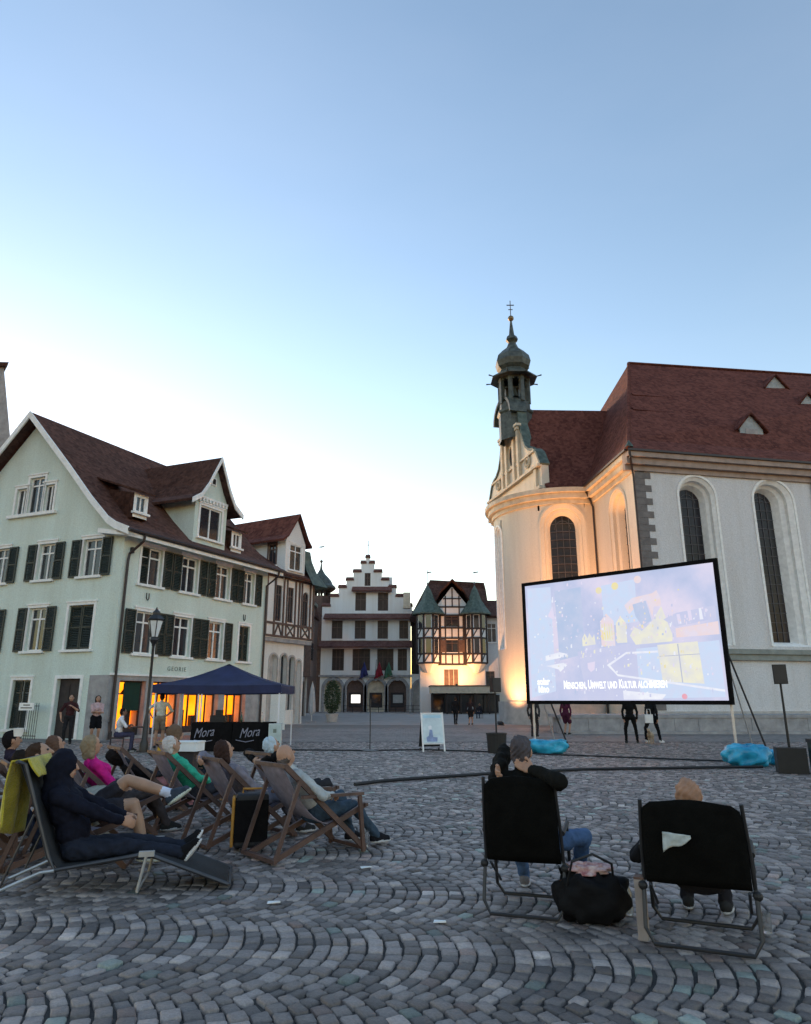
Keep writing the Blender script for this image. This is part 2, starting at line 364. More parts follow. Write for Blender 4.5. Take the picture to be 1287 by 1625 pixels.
def stone_mat():
    m, t, b = new_mat('cobble_stone'); L = t.links
    at = t.nodes.new('ShaderNodeAttribute'); at.attribute_name = 'stone'
    tcn = t.nodes.new('ShaderNodeTexCoord'); n = t.nodes.new('ShaderNodeTexNoise'); n.inputs['Scale'].default_value = 45; n.inputs['Detail'].default_value = 5; n.inputs['Roughness'].default_value = .7
    L.new(tcn.outputs['Object'], n.inputs['Vector'])
    rp = t.nodes.new('ShaderNodeValToRGB'); rp.color_ramp.elements[0].position = .25; rp.color_ramp.elements[1].position = .8; rp.color_ramp.elements[0].color = (.62,.62,.62,1); rp.color_ramp.elements[1].color = (1.3,1.3,1.3,1)
    L.new(n.outputs['Fac'], rp.inputs[0])
    mu = t.nodes.new('ShaderNodeMixRGB'); mu.blend_type = 'MULTIPLY'; mu.inputs[0].default_value = 1; L.new(at.outputs['Color'], mu.inputs[1]); L.new(rp.outputs[0], mu.inputs[2]); L.new(mu.outputs[0], b.inputs['Base Color'])
    b.inputs['Roughness'].default_value = .58; b.inputs['Specular IOR Level'].default_value = .5
    bp = t.nodes.new('ShaderNodeBump'); bp.inputs['Strength'].default_value = .8; bp.inputs['Distance'].default_value = .012
    L.new(n.outputs['Fac'], bp.inputs['Height']); L.new(bp.outputs[0], b.inputs['Normal'])
    return m
M['stone'] = stone_mat()
rng = np.random.default_rng(3)
def stone_colour(k):
    base = .10+.26*rng.random(k)**1.5; tint = rng.random(k)
    c = np.stack([base*1.16,base*.98,base*.90],1)
    c[tint > .95] *= [1.6,1.6,1.58]
    c[tint < .03] *= [1.15,1.0,.95]
    c[(tint > .05)&(tint < .075)] *= [1.0,1.35,1.3]
    return c
# segmental-arch pattern: bands run along the square, arcs bulge to the right
WB, PIT = 1.36, .114; RB = WB/math.sqrt(2)
ca, sa = math.cos(R(-4)), math.sin(R(-4))
rows = []
nst = 12
for k in range(-2, 27):
    yk = 2.1+k*WB
    xs = np.arange(-24, 24, PIT)+rng.uniform(-.03,.03)+(.37*k % PIT)
    for j in range(nst):
        ph = R(-45)+R(90)*(j+.5)/nst
        rows.append(np.stack([xs+RB*math.cos(ph)+rng.normal(0,.004,len(xs)), yk+RB*math.sin(ph)+rng.normal(0,.004,len(xs)), np.full(len(xs),ph), np.full(len(xs), PIT*math.cos(ph)*.90/2), np.full(len(xs), RB*R(90)/nst*.90/2)],1))
S = np.concatenate(rows)
x = S[:,0]*ca-S[:,1]*sa; y = S[:,0]*sa+S[:,1]*ca; S[:,0] = x; S[:,1] = y; S[:,2] += R(-4)
keep = (S[:,1] > 3.0)&(S[:,1] < 27.3)&(np.abs(S[:,0]) < .66*S[:,1]+2.6)
S = S[keep]; N = len(S)
hw = S[:,3]*rng.uniform(.90,1.05,N); hl = S[:,4]*rng.uniform(.90,1.06,N); rot = S[:,2]+rng.normal(0,.035,N)
top = rng.normal(-.002,.0035,N); colr = stone_colour(N)
dist = S[:,1]
order = np.argsort(S[:,1]+.0*np.abs(S[:,0]))
u_n = np.abs(S[:,0])/(S[:,1]*.965+.39)            # inside the picture
vis = (u_n < .58)&(S[:,1] > 3.95)
area = np.where(vis, 1/S[:,1]**3, 0)
near = np.argsort(-area)[:300]
isn = np.zeros(N,bool); isn[near] = True
def stone_verts(hw, hl, rot, px, py, top, rnd):
    """8 x 3 rings: buried base, shoulder, rounded top edge"""
    n = len(hw); q = np.array([[-1,-.82],[-.82,-1],[.82,-1],[1,-.82],[1,.82],[.82,1],[-.82,1],[-1,.82]])
    V = np.zeros((n,24,3))
    jit = rnd.uniform(.94,1.05,(n,8,2))
    for r,(sc,dz) in enumerate(((1.0,-.06),(1.0,-.007),(.90,0.0))):
        lx = q[None,:,0]*hw[:,None]*sc*jit[:,:,0]; ly = q[None,:,1]*hl[:,None]*sc*jit[:,:,1]
        c,s = np.cos(rot)[:,None],np.sin(rot)[:,None]
        V[:,r*8:(r+1)*8,0] = px[:,None]+lx*c-ly*s; V[:,r*8:(r+1)*8,1] = py[:,None]+lx*s+ly*c
        V[:,r*8:(r+1)*8,2] = top[:,None]+dz+(rnd.normal(0,.0018,(n,8)) if r == 2 else 0)
    return V
SF = [[r*8+i,r*8+(i+1)%8,(r+1)*8+(i+1)%8,(r+1)*8+i] for r in (0,1) for i in range(8)]
def bulk_mesh(name, V, C):
    n = len(V); me = bpy.data.meshes.new(name)
    quads = (np.array(SF)[None]+24*np.arange(n)[:,None,None]).reshape(-1)
    tops = (np.arange(16,24)[None]+24*np.arange(n)[:,None]).reshape(-1)
    me.vertices.add(24*n); me.vertices.foreach_set('co', V.reshape(-1))
    nl = len(quads)+len(tops); me.loops.add(nl); me.loops.foreach_set('vertex_index', np.concatenate([quads,tops]).astype(np.int32))
    np_ = 16*n+n; me.polygons.add(np_)
    st = np.concatenate([np.arange(16*n)*4, 64*n+np.arange(n)*8]).astype(np.int32)
    me.polygons.foreach_set('loop_start', st)
    me.update(calc_edges=True); me.validate()
    at = me.attributes.new('stone','FLOAT_COLOR','POINT')
    at.data.foreach_set('color', np.concatenate([np.repeat(C,24,axis=0), np.ones((24*n,1))],1).astype(np.float32).reshape(-1))
    me.materials.append(M['stone'])
    return me
f_ = ~isn
me = bulk_mesh('cobbles', stone_verts(hw[f_],hl[f_],rot[f_],S[f_,0],S[f_,1],top[f_],rng), colr[f_])
o = bpy.data.objects.new('cobbles', me); col.objects.link(o); o.parent = ground; tag(o, kind='stuff')
VAR = []
for k in range(30):
    VAR.append(bulk_mesh('cobble', stone_verts(np.array([.052*rng.uniform(.93,1.05)]),np.array([.060*rng.uniform(.93,1.05)]),np.zeros(1),np.zeros(1),np.zeros(1),np.zeros(1),rng), stone_colour(1)))
for i in near:
    o = bpy.data.objects.new('cobble', VAR[rng.integers(30)]); col.objects.link(o); o.parent = ground
    o.location = (S[i,0],S[i,1],top[i]); o.rotation_euler = (rng.normal(0,.02),rng.normal(0,.02),rot[i]); o.scale = (hw[i]/.052, hl[i]/.060, 1)
# lighter carriageway in front of the town hall, darker strip before it
mb = MB(); mb.quad((-30,41.5,.004),(9,41.5,.004),(9.5,46.5,.004),(-30,46.5,.004)); tag(mb.build('pavement', mat('dark_asphalt_strip',(.15,.14,.132),.85,.2,1)), 'dark paved strip across the square', kind='structure')
mb = MB(); mb.quad((-40,46.5,.004),(9.5,46.5,.004),(12,98,.004),(-40,98,.004)); tag(mb.build('road', mat('pale_road_surface',(.29,.27,.255),.85,.2,.6,.2,8)), 'pale road in front of the stepped gable house', kind='structure')
# ------------------------------------------------------------------ mint green house on the left
A = Vector((-11.857,28.54,0)); D1 = Vector((.43867,.89865,0)); D2 = Vector((-.92818,.37213,0))
FA = Fr(A, D1, (.89865,-.43867)); FB = Fr(A, D2, (-.37213,-.92818))
gh = root('mint_house', A, 'pale mint green corner house with dark green shutters and steep brown roof', 'house')
LEN = 9.9; WID = 11.92
w2 = [(1.0,2.2),(3.45,4.5),(5.8,6.8),(7.95,8.75)]; w1 = [(1.05,2.15),(3.26,4.33),(5.54,6.57),(7.78,8.6)]
shop = [(.55,1.95),(2.35,4.05),(4.25,6.55),(7.0,8.6)]
mb = MB()
wall(mb, FA, 0, LEN, 2.5, 8.35, [(a,b,6.35,8.0) for a,b in w2]+[(a,b,3.42,5.2) for a,b in w1])
g2 = [(1.2,2.24),(3.9,4.85),(6.7,7.7),(9.4,10.3)]; g1 = [(3.9,4.92),(1.24,2.62),(6.9,7.9),(9.3,10.3)]
gg = [(4.25,5.3),(1.5,2.77),(7.2,8.3)]
wall(mb, FB, 0, WID, 0, 8.35, [(a,b,6.62,8.35) for a,b in g2][:0]+[(a,b,6.62,8.25) for a,b in g2]+[(a,b,3.55,5.4) for a,b in g1]+[(gg[0][0],gg[0][1],.35,2.35),(gg[1][0],gg[1][1],.02,2.38),(gg[2][0],gg[2][1],.35,2.35)])
# attic gable with the three-light window: cells clipped by the rake
rake = [(-.15,8.35),(.35,8.72),(1.5,9.75),(3,11.35),(5.96,14.3)]
def rz(s):
    s = s if s <= 5.96 else 11.92-s
    for (a,b),(c,d) in zip(rake,rake[1:]):
        if a <= s <= c: return b+(d-b)*(s-a)/(c-a)
    return 8.35
att = [(4.42,5.02,9.78,11.05),(5.1,6.04,9.78,11.5),(6.12,6.8,9.78,11.05)]
ss = sorted({0,.35,1.5,3,5.96,8.92,10.42,11.57,11.92,*[a for o in att for a in o[:2]]})
for a,b in zip(ss,ss[1:]):
    o = [q for q in att if q[0] < (a+b)/2 < q[1]]
    if o: mb.quad(FB(a,8.35),FB(b,8.35),FB(b,9.78),FB(a,9.78)); mb.quad(FB(a,o[0][3]),FB(b,o[0][3]),FB(b,rz(b)),FB(a,rz(a)))
    else: mb.quad(FB(a,8.35),FB(b,8.35),FB(b,rz(b)),FB(a,rz(a)))
for a,b,c,d in att: P = [(a,c),(b,c),(b,d),(a,d)]; mb.strip([FB(x,z) for x,z in P],[FB(x,z,-.18) for x,z in P],close=True)
# back and far end closed
p = FA(LEN,0); q = p+D2*WID; r_ = A+D2*WID
mb.quad(p,q,q+Vector((0,0,8.35)),p+Vector((0,0,8.35))); mb.quad(r_,q,q+Vector((0,0,8.35)),r_+Vector((0,0,8.35)))
mb.add([p+Vector((0,0,8.35))+D2*0]+[p+D2*s+Vector((0,0,z)) for s,z in rake[1:]]+[q+Vector((0,0,8.35))],[list(range(6))])
mb.build('wall', M['mint'], gh)
# stone ground floor on the square side
mb = MB(); wall(mb, FA, 0, LEN, 0, 2.5, [(a,b,.12,2.3) for a,b in shop], .35)
for k in range(1,5): mb.fbox(FA,-.01,LEN,k*.5-.012,k*.5+.0,-.05,.0) if False else None
mb.fbox(FB,.0,1.0,.0,2.5,.003,.05)
mb.build('shop_front', M['greystone'], gh)
mb = MB(); mb.fbox(FA,-.02,LEN+.02,2.5,2.58,.003,.07); mb.build('string_course', M['white_trim'], gh)
for a,b in shop:
    m = MB(); t = .06
    m.fbox(FA,a,a+t,.12,2.3,-.33,-.26); m.fbox(FA,b-t,b,.12,2.3,-.33,-.26); m.fbox(FA,a,b,2.24,2.3,-.33,-.262); m.fbox(FA,a,b,.12,.4,-.33,-.258)
    n = max(1,round((b-a)/.6))
    for k in range(1,n): m.fbox(FA,a+(b-a)*k/n-.03,a+(b-a)*k/n+.03,.4,2.24,-.33,-.261)
    m.fbox(FA,a,b,1.75,1.8,-.33,-.264)
    wv = m.build('shop_window', M['timber'], gh)
    g = MB(); g.fbox(FA,a+.01,b-.01,.14,2.29,-.72,-.70); g.build('lit_back_wall', M['lit_orange'], wv)
    for e_ in (a+.005,b-.025): g = MB(); g.fbox(FA,e_,e_+.02,.14,2.29,-.70,-.36); g.build('room_side', M['creamstone'], wv)
    g = MB(); g.fbox(FA,a+.01,b-.01,.13,.139,-.70,-.36); g.build('room_floor', M['timber'], wv); g = MB(); g.fbox(FA,a+.01,b-.01,2.291,2.299,-.70,-.36); g.build('room_ceiling', M['creamstone'], wv)
    rs_ = random.Random(int(a*100))
    for k_ in range(rs_.randint(1,3)): s_ = rs_.uniform(a+.15,b-.5); g = MB(); g.fbox(FA,s_,s_+rs_.uniform(.2,.45),.14,rs_.uniform(.7,1.35),-.66,-.48); g.build('shop_furniture', M['timber'], wv)
    s_ = (a+b)/2; g = MB(); g.lathe([(.14,0),(.05,.16),(.01,.2),(.01,.45)],tuple(FA(s_,1.75,-.54)),10); g.build('hanging_lamp', M['timber'], wv)
# dark green banner hanging in the first shop window
m = MB(); m.fbox(FA,.95,1.8,1.1,2.24,-.2,-.17); m.build('shop_banner', mat('dark_green_cloth',(.008,.035,.022),.9), gh)
for (a,b) in w2: casement(gh, FA, a, b, 6.35, 8.0, curtain=True)
for i,(a,b) in enumerate(w1):
    casement(gh, FA, a, b, 3.42, 5.2, curtain=i < 3)
for i,(a,b) in enumerate(w2):
    sw = .52
    if i == 0: shutter(gh,FA,a+.02,a+.55,6.4,7.98,-.16); shutter(gh,FA,b+.08,b+.6,6.33,8.0)
    else: shutter(gh,FA,a-.08-sw,a-.08,6.33,8.0); shutter(gh,FA,b+.08,b+.08+sw,6.33,8.0)
for i,(a,b) in enumerate(w1):
    if i == 3: shutter(gh,FA,a+.02,(a+b)/2-.01,3.45,5.16,-.12); shutter(gh,FA,(a+b)/2+.01,b-.02,3.45,5.16,-.12)
    else: shutter(gh,FA,a-.64,a-.08,3.4,5.22); shutter(gh,FA,b+.08,b+.62,3.4,5.22)
for i,(a,b) in enumerate(g2):
    casement(gh, FB, a, b, 6.62, 8.25, curtain=True); shutter(gh,FB,a-.62,a-.08,6.6,8.25); shutter(gh,FB,b+.08,b+.62,6.6,8.25)
for i,(a,b) in enumerate(g1):
    casement(gh, FB, a, b, 3.55, 5.4, curtain=i != 1)
    if i == 1: shutter(gh,FB,a+.02,(a+b)/2-.01,3.58,5.37,-.12); shutter(gh,FB,(a+b)/2+.01,b-.02,3.58,5.37,-.12)
    else: shutter(gh,FB,a-.6,a-.08,3.53,5.42); shutter(gh,FB,b+.08,b+.6,3.53,5.42)
for a,b in (gg[0],gg[2]):
    casement(gh, FB, a, b, .35, 2.35); shutter(gh,FB,a+.03,(a+b)/2-.04,.38,2.32,-.14); shutter(gh,FB,(a+b)/2+.04,b-.03,.38,2.32,-.14)
a,b = gg[1]; m = MB(); m.fbox(FB,a,b,.02,2.38,-.22,-.16)
for k in range(4):
    m.fbox(FB,a+.12+(b-a-.1)/2*(k%2),a-.02+(b-a-.1)/2*(k%2+1),.2+1.1*(k//2),1.1+1.05*(k//2),-.16,-.14)
dr = m.build('door', M['timber'], gh); m = MB(); m.tube([FB(a+.14,1.05,-.13),FB(a+.14,1.05,-.08),FB(a+.26,1.05,-.08)],.015,6); m.build('handle', M['lead'], dr)
m = MB(); m.fbox(FB,a-.14,a,.02,2.52,.002,.04); m.fbox(FB,b,b+.14,.02,2.52,.002,.04); m.fbox(FB,a,b,2.38,2.52,.002,.04); m.build('door_surround', M['white_trim'], gh)
for a,b,c,d in att: casement(gh, FB, a, b, c, d, .17, transom=1 if b-a < .8 else .78, mull=1, sill=False)
m = MB(); m.fbox(FB,4.1,7.1,9.62,9.76,-.02,.16); m.build('attic_sill', M['white_trim'], gh)
# roof: bell-cast profile swept along the house
prof = [(-.75,8.42),(.0,8.72),(.45,9.0),(1.5,10.0),(3,11.6),(5.96,14.62)]
full = prof+[(11.92-s,z) for s,z in prof[-2::-1]]
def roof_pt(s,z,t): return A+D2*s+D1*t+Vector((0,0,z))
mb = MB(); low = [(s,z-.14) for s,z in full]
mb.prism(full+low[::-1], roof_pt, -.55, LEN+.45)
rf = mb.build('roof', M['brownroof'], gh)
mb = MB()
for t0,t1 in ((-.62,-.552),):
    up = [(s,z+.03) for s,z in full]; dn = [(s,z-.3) for s,z in full]
    for (a,b),(c,d),(e,g),(h,i) in zip(up,up[1:],dn[1:],dn): mb.hexa([roof_pt(a,b,t0),roof_pt(c,d,t0),roof_pt(e,g,t0),roof_pt(h,i,t0),roof_pt(a,b,t1),roof_pt(c,d,t1),roof_pt(e,g,t1),roof_pt(h,i,t1)])
mb.build('verge_board', M['white_trim'], gh)
mb = MB(); mb.hexa([roof_pt(-.7,8.08,-.5),roof_pt(-.02,8.3,-.5),roof_pt(-.02,8.3,LEN+.4),roof_pt(-.7,8.08,LEN+.4),roof_pt(-.7,8.24,-.5),roof_pt(-.02,8.5,-.5),roof_pt(-.02,8.5,LEN+.4),roof_pt(-.7,8.24,LEN+.4)])
mb.hexa([roof_pt(-.7,8.1,-.5),roof_pt(1.0,8.35,-.5),roof_pt(1.0,8.35,-.02),roof_pt(-.7,8.1,-.02),roof_pt(-.7,8.26,-.5),roof_pt(1.0,8.55,-.5),roof_pt(1.0,8.55,-.02),roof_pt(-.7,8.26,-.02)])
mb.build('eaves_cornice', M['white_trim'], gh)
mb = MB(); mb.tube([roof_pt(-.8,8.33,-.6),roof_pt(-.8,8.31,LEN+.45)],.07,8); mb.build('gutter', M['brownpipe'], gh)
mb = MB(); mb.tube([roof_pt(-.8,8.3,.3),roof_pt(-.75,8.0,.3),roof_pt(-.1,7.5,.25),FA(.22,7.2,.09),FA(.22,0.02,.09)],.055,8); mb.build('downpipe', M['brownpipe'], gh)
mb = MB(); mb.tube([roof_pt(-.8,8.3,LEN-.1),roof_pt(-.75,8.0,LEN-.1),FA(LEN-.15,7.5,.09),FA(LEN-.15,.02,.09)],.055,8); mb.build('downpipe', M['brownpipe'], gh)
# big cross-gable dormer
DP = [(3.55,10.85),(4.15,11.25),(4.6,11.9),(5.4,13.45),(6.2,11.9),(6.65,11.25),(7.3,10.85)]
def dpt(t,z,s): return A+D1*t+D2*s+Vector((0,0,z))
mb = MB(); S0 = .25
mb.quad(dpt(4.25,8.85,S0),dpt(6.55,8.85,S0),dpt(6.55,9.1,S0),dpt(4.25,9.1,S0))
wd = (4.62,6.18,9.2,10.8)
FD = Fr(A+D2*S0, D1, (.89865,-.43867))
mb2 = MB(); wall(mb2, FD, 4.25, 6.55, 8.8, 11.2, [wd], .15); mb.v = mb2.v; mb.f = mb2.f; mb.m = mb2.m
mb.add([FD(4.25,11.2),FD(6.55,11.2),FD(6.2,11.85),FD(5.4,13.3),FD(4.6,11.85)],[[0,1,2,3,4]])
mb.quad(dpt(4.25,8.8,S0),dpt(4.25,11.2,S0),dpt(4.25,11.2,3),dpt(4.25,8.8,3)); mb.quad(dpt(6.55,8.8,S0),dpt(6.55,11.2,S0),dpt(6.55,11.2,3),dpt(6.55,8.8,3))
dm = mb.build('dormer', M['mint'], gh)
mb = MB(); mb.prism(DP+[(t,z-.13) for t,z in DP[::-1]], dpt, -.15, 6.0); mb.build('dormer_roof', M['brownroof'], dm)
mb = MB()
for (a,b),(c,d) in zip(DP,DP[1:]):
    mb.hexa([dpt(a,b+.02,-.16),dpt(c,d+.02,-.16),dpt(c,d-.24,-.16),dpt(a,b-.24,-.16),dpt(a,b+.02,-.22),dpt(c,d+.02,-.22),dpt(c,d-.24,-.22),dpt(a,b-.24,-.22)])
for k in range(9): mb.fbox(FD,4.4+k*.24,4.52+k*.24,11.0,11.16,.002,.12)
mb.fbox(FD,4.3,6.5,11.16,11.26,.002,.1)
mb.build('dormer_trim', M['white_trim'], dm)
casement(dm, FD, *wd, .13, transom=1)
m = MB(); m.fbox(FD,5.22,5.58,12.0,12.4,.002,.05); v_ = m.build('vent', M['white_trim'], dm); 
m = MB(); m.fbox(FD,5.29,5.51,12.06,12.34,.051,.055); m.build('vent_opening', M['dark_in'], v_) if False else m.build('vent_opening', M['dark_in'], dm)
for t0,t1,z0 in ((.82,1.4,9.55),(7.4,7.98,9.25)):
    F2 = Fr(A+D2*.45, D1, (.89865,-.43867)); m = MB()
    wall(m, F2, t0-.12, t1+.12, z0-.25, z0+.85, [(t0,t1,z0,z0+.75)], .1)
    
    sdm = m.build('shed_dormer', M['white_trim'], gh); casement(sdm, F2, t0, t1, z0, z0+.75, .09, transom=1, sill=True, surround=False)
    m = MB(); m.hexa([F2(t0-.115,z0-.3,-.01),F2(t1+.115,z0-.3,-.01),F2(t1+.115,z0-.3,-1.6),F2(t0-.115,z0-.3,-1.6),F2(t0-.115,z0-.28,-.01),F2(t1+.115,z0-.28,-.01),F2(t1+.115,z0+.86,-1.6),F2(t0-.115,z0+.86,-1.6)]) if False else None
    for e_ in (t0-.117,t1+.117): m.hexa([F2(e_-.02,z0-.3,-.006),F2(e_+.02,z0-.3,-.006),F2(e_+.02,z0-.3,-1.6),F2(e_-.02,z0-.3,-1.6),F2(e_-.02,z0+.83,-.006),F2(e_+.02,z0+.83,-.006),F2(e_+.02,z0+1.2,-1.6),F2(e_-.02,z0+1.2,-1.6)])
    m.build('shed_cheek', M['brownroof'], sdm)
    m = MB(); m.hexa([F2(t0-.3,z0+.83,.25),F2(t1+.3,z0+.83,.25),F2(t1+.3,z0+1.75,-2.3),F2(t0-.3,z0+1.75,-2.3),F2(t0-.3,z0+.92,.25),F2(t1+.3,z0+.92,.25),F2(t1+.3,z0+1.84,-2.3),F2(t0-.3,z0+1.84,-2.3)]); m.build('shed_roof', M['brownroof'], sdm)
text_mesh('shop_lettering', 'GEORIE', .27, M['ink'], plane_M(FA(3.65,2.86,.012), D1, (0,0,1)), gh, spacing=1.35)
for s_,z_ in ((1.55,5.85),(8.1,5.62)):
    m = MB(); m.tube([FA(s_-.07,z_+.15,.02),FA(s_-.07,z_-.08,.03),FA(s_,z_-.16,.03),FA(s_+.07,z_-.08,.03),FA(s_+.07,z_+.15,.02)],.022,6); m.build('wall_anchor', M['metal_dark'], gh)
m = MB(); m.fbox(FA,.35,.47,7.55,7.8,.0,.14); m.build('wall_lamp', M['metal_dark'], gh)
# iron railing with its notice
rl = root('iron_railing', FB(3.4,0,.6), 'dark iron railing of thin upright bars before the mint wall', 'railing')
for s0,s1 in ((2.95,4.2),(5.45,7.1)):
    for k in range(int((s1-s0)/.12)+1):
        m = MB(); m.tube([FB(s0+k*.12,.0,.6),FB(s0+k*.12,1.42,.6)],.011,5); m.build('railing_bar', M['metal_dark'], rl)
    for z_ in (1.28,.12): m = MB(); m.fbox(FB,s0-.03,s1+.03,z_,z_+.03,.585,.615); m.build('rail', M['metal_dark'], rl)
sg = root('notice_sign', FB(3.55,1.15,.66), 'small white notice board fixed to the iron railing', 'sign')
m = MB(); m.fbox(FB,3.15,3.98,1.12,1.42,.63,.65); m.build('board', M['white_trim'], sg)
m = MB(); m.fbox(FB,3.38,3.75,1.31,1.35,.651,.654); m.build('lettering_line', M['metal_dark'], sg)
m = MB(); m.fbox(FB,3.25,3.88,1.2,1.24,.651,.654); m.build('lettering_line', M['metal_dark'], sg)
# sliver of the tall neighbour at the left edge
mb = MB(); tn = root('tall_house', (-30.5,42,0), 'grey gabled wall of the tall house at the left edge behind the mint house', 'house')
TL = Fr((-26.9,45.0), (-1,-.05), (.62,-.78))
m = MB(); m.prism([(0,0),(12,0),(12,24.4),(1.7,24.4),(0,17)], lambda a,b,d: TL(a,b,-d), 0, 6); m.build('wall', M['greystone'], tn)
m = MB()
m.hexa([TL(1.5,24.4,.3),TL(12,24.4,.3),TL(12,24.4,-6.3),TL(1.5,24.4,-6.3),TL(1.45,24.7,.3),TL(12,24.7,.3),TL(12,24.7,-6.3),TL(1.45,24.7,-6.3)])
m.build('roof', M['brownroof'], tn)
# ------------------------------------------------------------------ church on the right
C0 = Vector((13.19,38.0,0)); DN = Vector((.9799,.2,0)); DO = Vector((-.088,.996,0))
FN = Fr(C0, DN, (.2,-.9799)); FO = Fr(C0, DO, (-.996,-.088))
AC = (11.3,49.6); AR = 4.75; FC = Cy(AC, AR, R(90))
sa_ = lambda deg: AR*R(deg-90)
ch = root('church', C0, 'cream baroque church with rounded apse, bell turret and red brown tiled roof', 'church')
HE = 15.0
def arch_window(f, a, b, c, d, ga, gb, gc, gd_, deep, trim, house, grid=(4,16), nm='church_window'):
    """deep splayed round-headed window: outer arch a..b, glass ga..gb"""
    P0 = arch_pts(a,b,c,d,arc=16); P2 = arch_pts(ga,gb,gc,gd_,arc=16)
    P1 = [((p[0]*.62+q[0]*.38),(p[1]*.62+q[1]*.38)) for p,q in zip(P0,P2)]
    m = MB()
    rings = [(P0,.0),(P1,-.16*deep),(P1,-.42*deep),([((p[0]*.3+q[0]*.7),(p[1]*.3+q[1]*.7)) for p,q in zip(P0,P2)],-.55*deep),(P2,-deep)]
    for (p,o),(q,u) in zip(rings,rings[1:]): m.strip([f(x,z,o) for x,z in p],[f(x,z,u) for x,z in q],close=True)
    band(m, f, P0, .14, -.01, .06)
    wn = m.build(nm, trim, house, smooth=False)
    g = MB(); g.add([f(x,z,-deep) for x,z in P2],[list(range(len(P2)))]); g.build('pane', M['leadglass'], wn, fix=False)
    g = MB(); nx,nz = grid; top = gd_-(gb-ga)/2
    for i in range(1,nx):
        x = ga+(gb-ga)*i/nx; h = top+math.sqrt(max(0,((gb-ga)/2)**2-(x-(ga+gb)/2)**2)); g.fbox(f,x-.018,x+.018,gc,h,-deep+.01,-deep+.04)
    for j in range(1,nz):
        z = gc+(gd_-gc)*j/nz
        e = 0 if z < top else (gb-ga)/2-math.sqrt(max(0,((gb-ga)/2)**2-(z-top)**2))
        if gb-ga-2*e > .1: g.fbox(f,ga+e,gb-e,z-.018,z+.018,-deep+.011,-deep+.042)
    r_ = (gb-ga)/2
    for q in (.62,):
        arcp = [((ga+gb)/2-r_*q*math.cos(math.pi*k/12), top+r_*q*math.sin(math.pi*k/12)) for k in range(13)]
        for u,v in zip(arcp,arcp[1:]): g.bar(f(*u,-deep+.026),f(*v,-deep+.026),.03)
    g.build('glazing_bars', M['lead'], wn)
    return wn
# walls
nw = [(2.72,5.05,4.45,14.2),(7.62,10.3,4.45,14.3),(14.6,17.0,4.45,14.3),(19.4,21.8,4.45,14.3)]
mb = MB(); wall(mb, FN, 0, 30, 0, HE, [(*q,True) for q in nw], .02, arc=16); mb.build('nave_wall', M['roughcast'], ch)
ow = (1.5,4.1,4.45,14.0)
mb = MB(); wall(mb, FO, 0, 23.6, 0, HE, [(*ow,True)], .02, arc=16)
p = FO(23.6,0); q = p+DN*30; e = FN(30,0)
for a_,b_ in ((p,q),(q,e)): mb.quad(a_,b_,b_+Vector((0,0,HE)),a_+Vector((0,0,HE)))
mb.build('west_wall', M['cream'], ch)
aw = [(sa_(242.5),sa_(278.5),4.45,14.3),(sa_(184),sa_(199),4.9,13.6),(sa_(120),sa_(150),4.45,14.3)]
mb = MB(); wall(mb, FC, sa_(75), sa_(287), 0, HE, [(*q,True) for q in aw], .02, step=.28, arc=16); mb.build('apse_wall', M['cream'], ch, smooth=True)
arch_window(FN,*nw[0],3.0,4.6,4.75,13.65,.9,M['white_trim'],ch)
arch_window(FN,*nw[1],7.95,9.5,4.75,13.75,.9,M['white_trim'],ch)
for q in nw[2:]: arch_window(FN,*q,q[0]+.35,q[1]-.45,4.75,13.7,.9,M['white_trim'],ch)
arch_window(FO,*ow,1.95,3.65,4.75,13.5,.8,M['cream'],ch)
arch_window(FC,*aw[0],sa_(249),sa_(272),4.75,13.6,.55,M['cream'],ch)
arch_window(FC,*aw[1],sa_(187.5),sa_(195.5),5.1,13.2,.4,M['white_trim'],ch,grid=(2,14))
arch_window(FC,*aw[2],sa_(125),sa_(145),4.75,13.6,.5,M['cream'],ch)
# quoins at the nave corner
k = 0; z = 1.0
while z < HE-.5:
    L_ = 1.0 if k%2 else .62
    m = MB(); m.fbox(FN,.0,L_,z+.006,z+.384,.0,.035); m.build('quoin', M['quoinstone'], ch); z += .39; k += 1
# cornice, ledge, plinth
for f,s0,s1,mt,nm in ((FN,-.62,30,M['browncornice'],'cornice'),(FO,-.02,23,M['creamstone'],'cornice'),(FC,sa_(80),sa_(286),M['creamstone'],'apse_cornice')):
    m = MB()
    for o1,z0,z1 in ((.14,14.3,14.62),(.40,14.62,15.0),(.62,15.0,15.3)): m.fbox(f,s0,s1,z0,z1-.002,-.1,o1,step=.3)
    m.build(nm, mt, ch)
m = MB(); m.fbox(FN,.0,30,3.65,3.98,.002,.2); m.fbox(FN,.0,30,3.98,4.25,.002,.32); m.build('string_course', mat('grey_green_ledge',(.24,.26,.24),.85,.2,2,.3,20), ch)
m = MB(); m.fbox(FN,.0,30,0,.95,.003,.14); m.build('plinth', M['palestone'], ch)
m = MB(); m.fbox(FC,sa_(90),sa_(284),0,1.45,.003,.1,step=.3); m.build('apse_plinth', M['palestone'], ch)
m = MB(); m.fbox(FN,-.66,30,15.3,15.42,.45,.74); m.build('gutter', M['brownpipe'], ch)
m = MB(); m.fbox(FO,-.6,7.0,15.3,15.42,.45,.74); m.build('gutter', M['brownpipe'], ch)
m = MB(); m.tube([FN(-.55,15.3,.68),FN(-.5,14.9,.6),FN(-.22,14.3,.2),FN(-.12,13.9,.1),FN(-.12,.1,.1)],.06,8); m.build('downpipe', M['brownpipe'], ch)
m = MB(); m.tube([FN(11.75,15.3,.68),FN(11.75,14.8,.5),FN(11.75,14.2,.12),FN(11.75,.1,.12)],.07,8); m.build('downpipe', M['brownpipe'], ch)
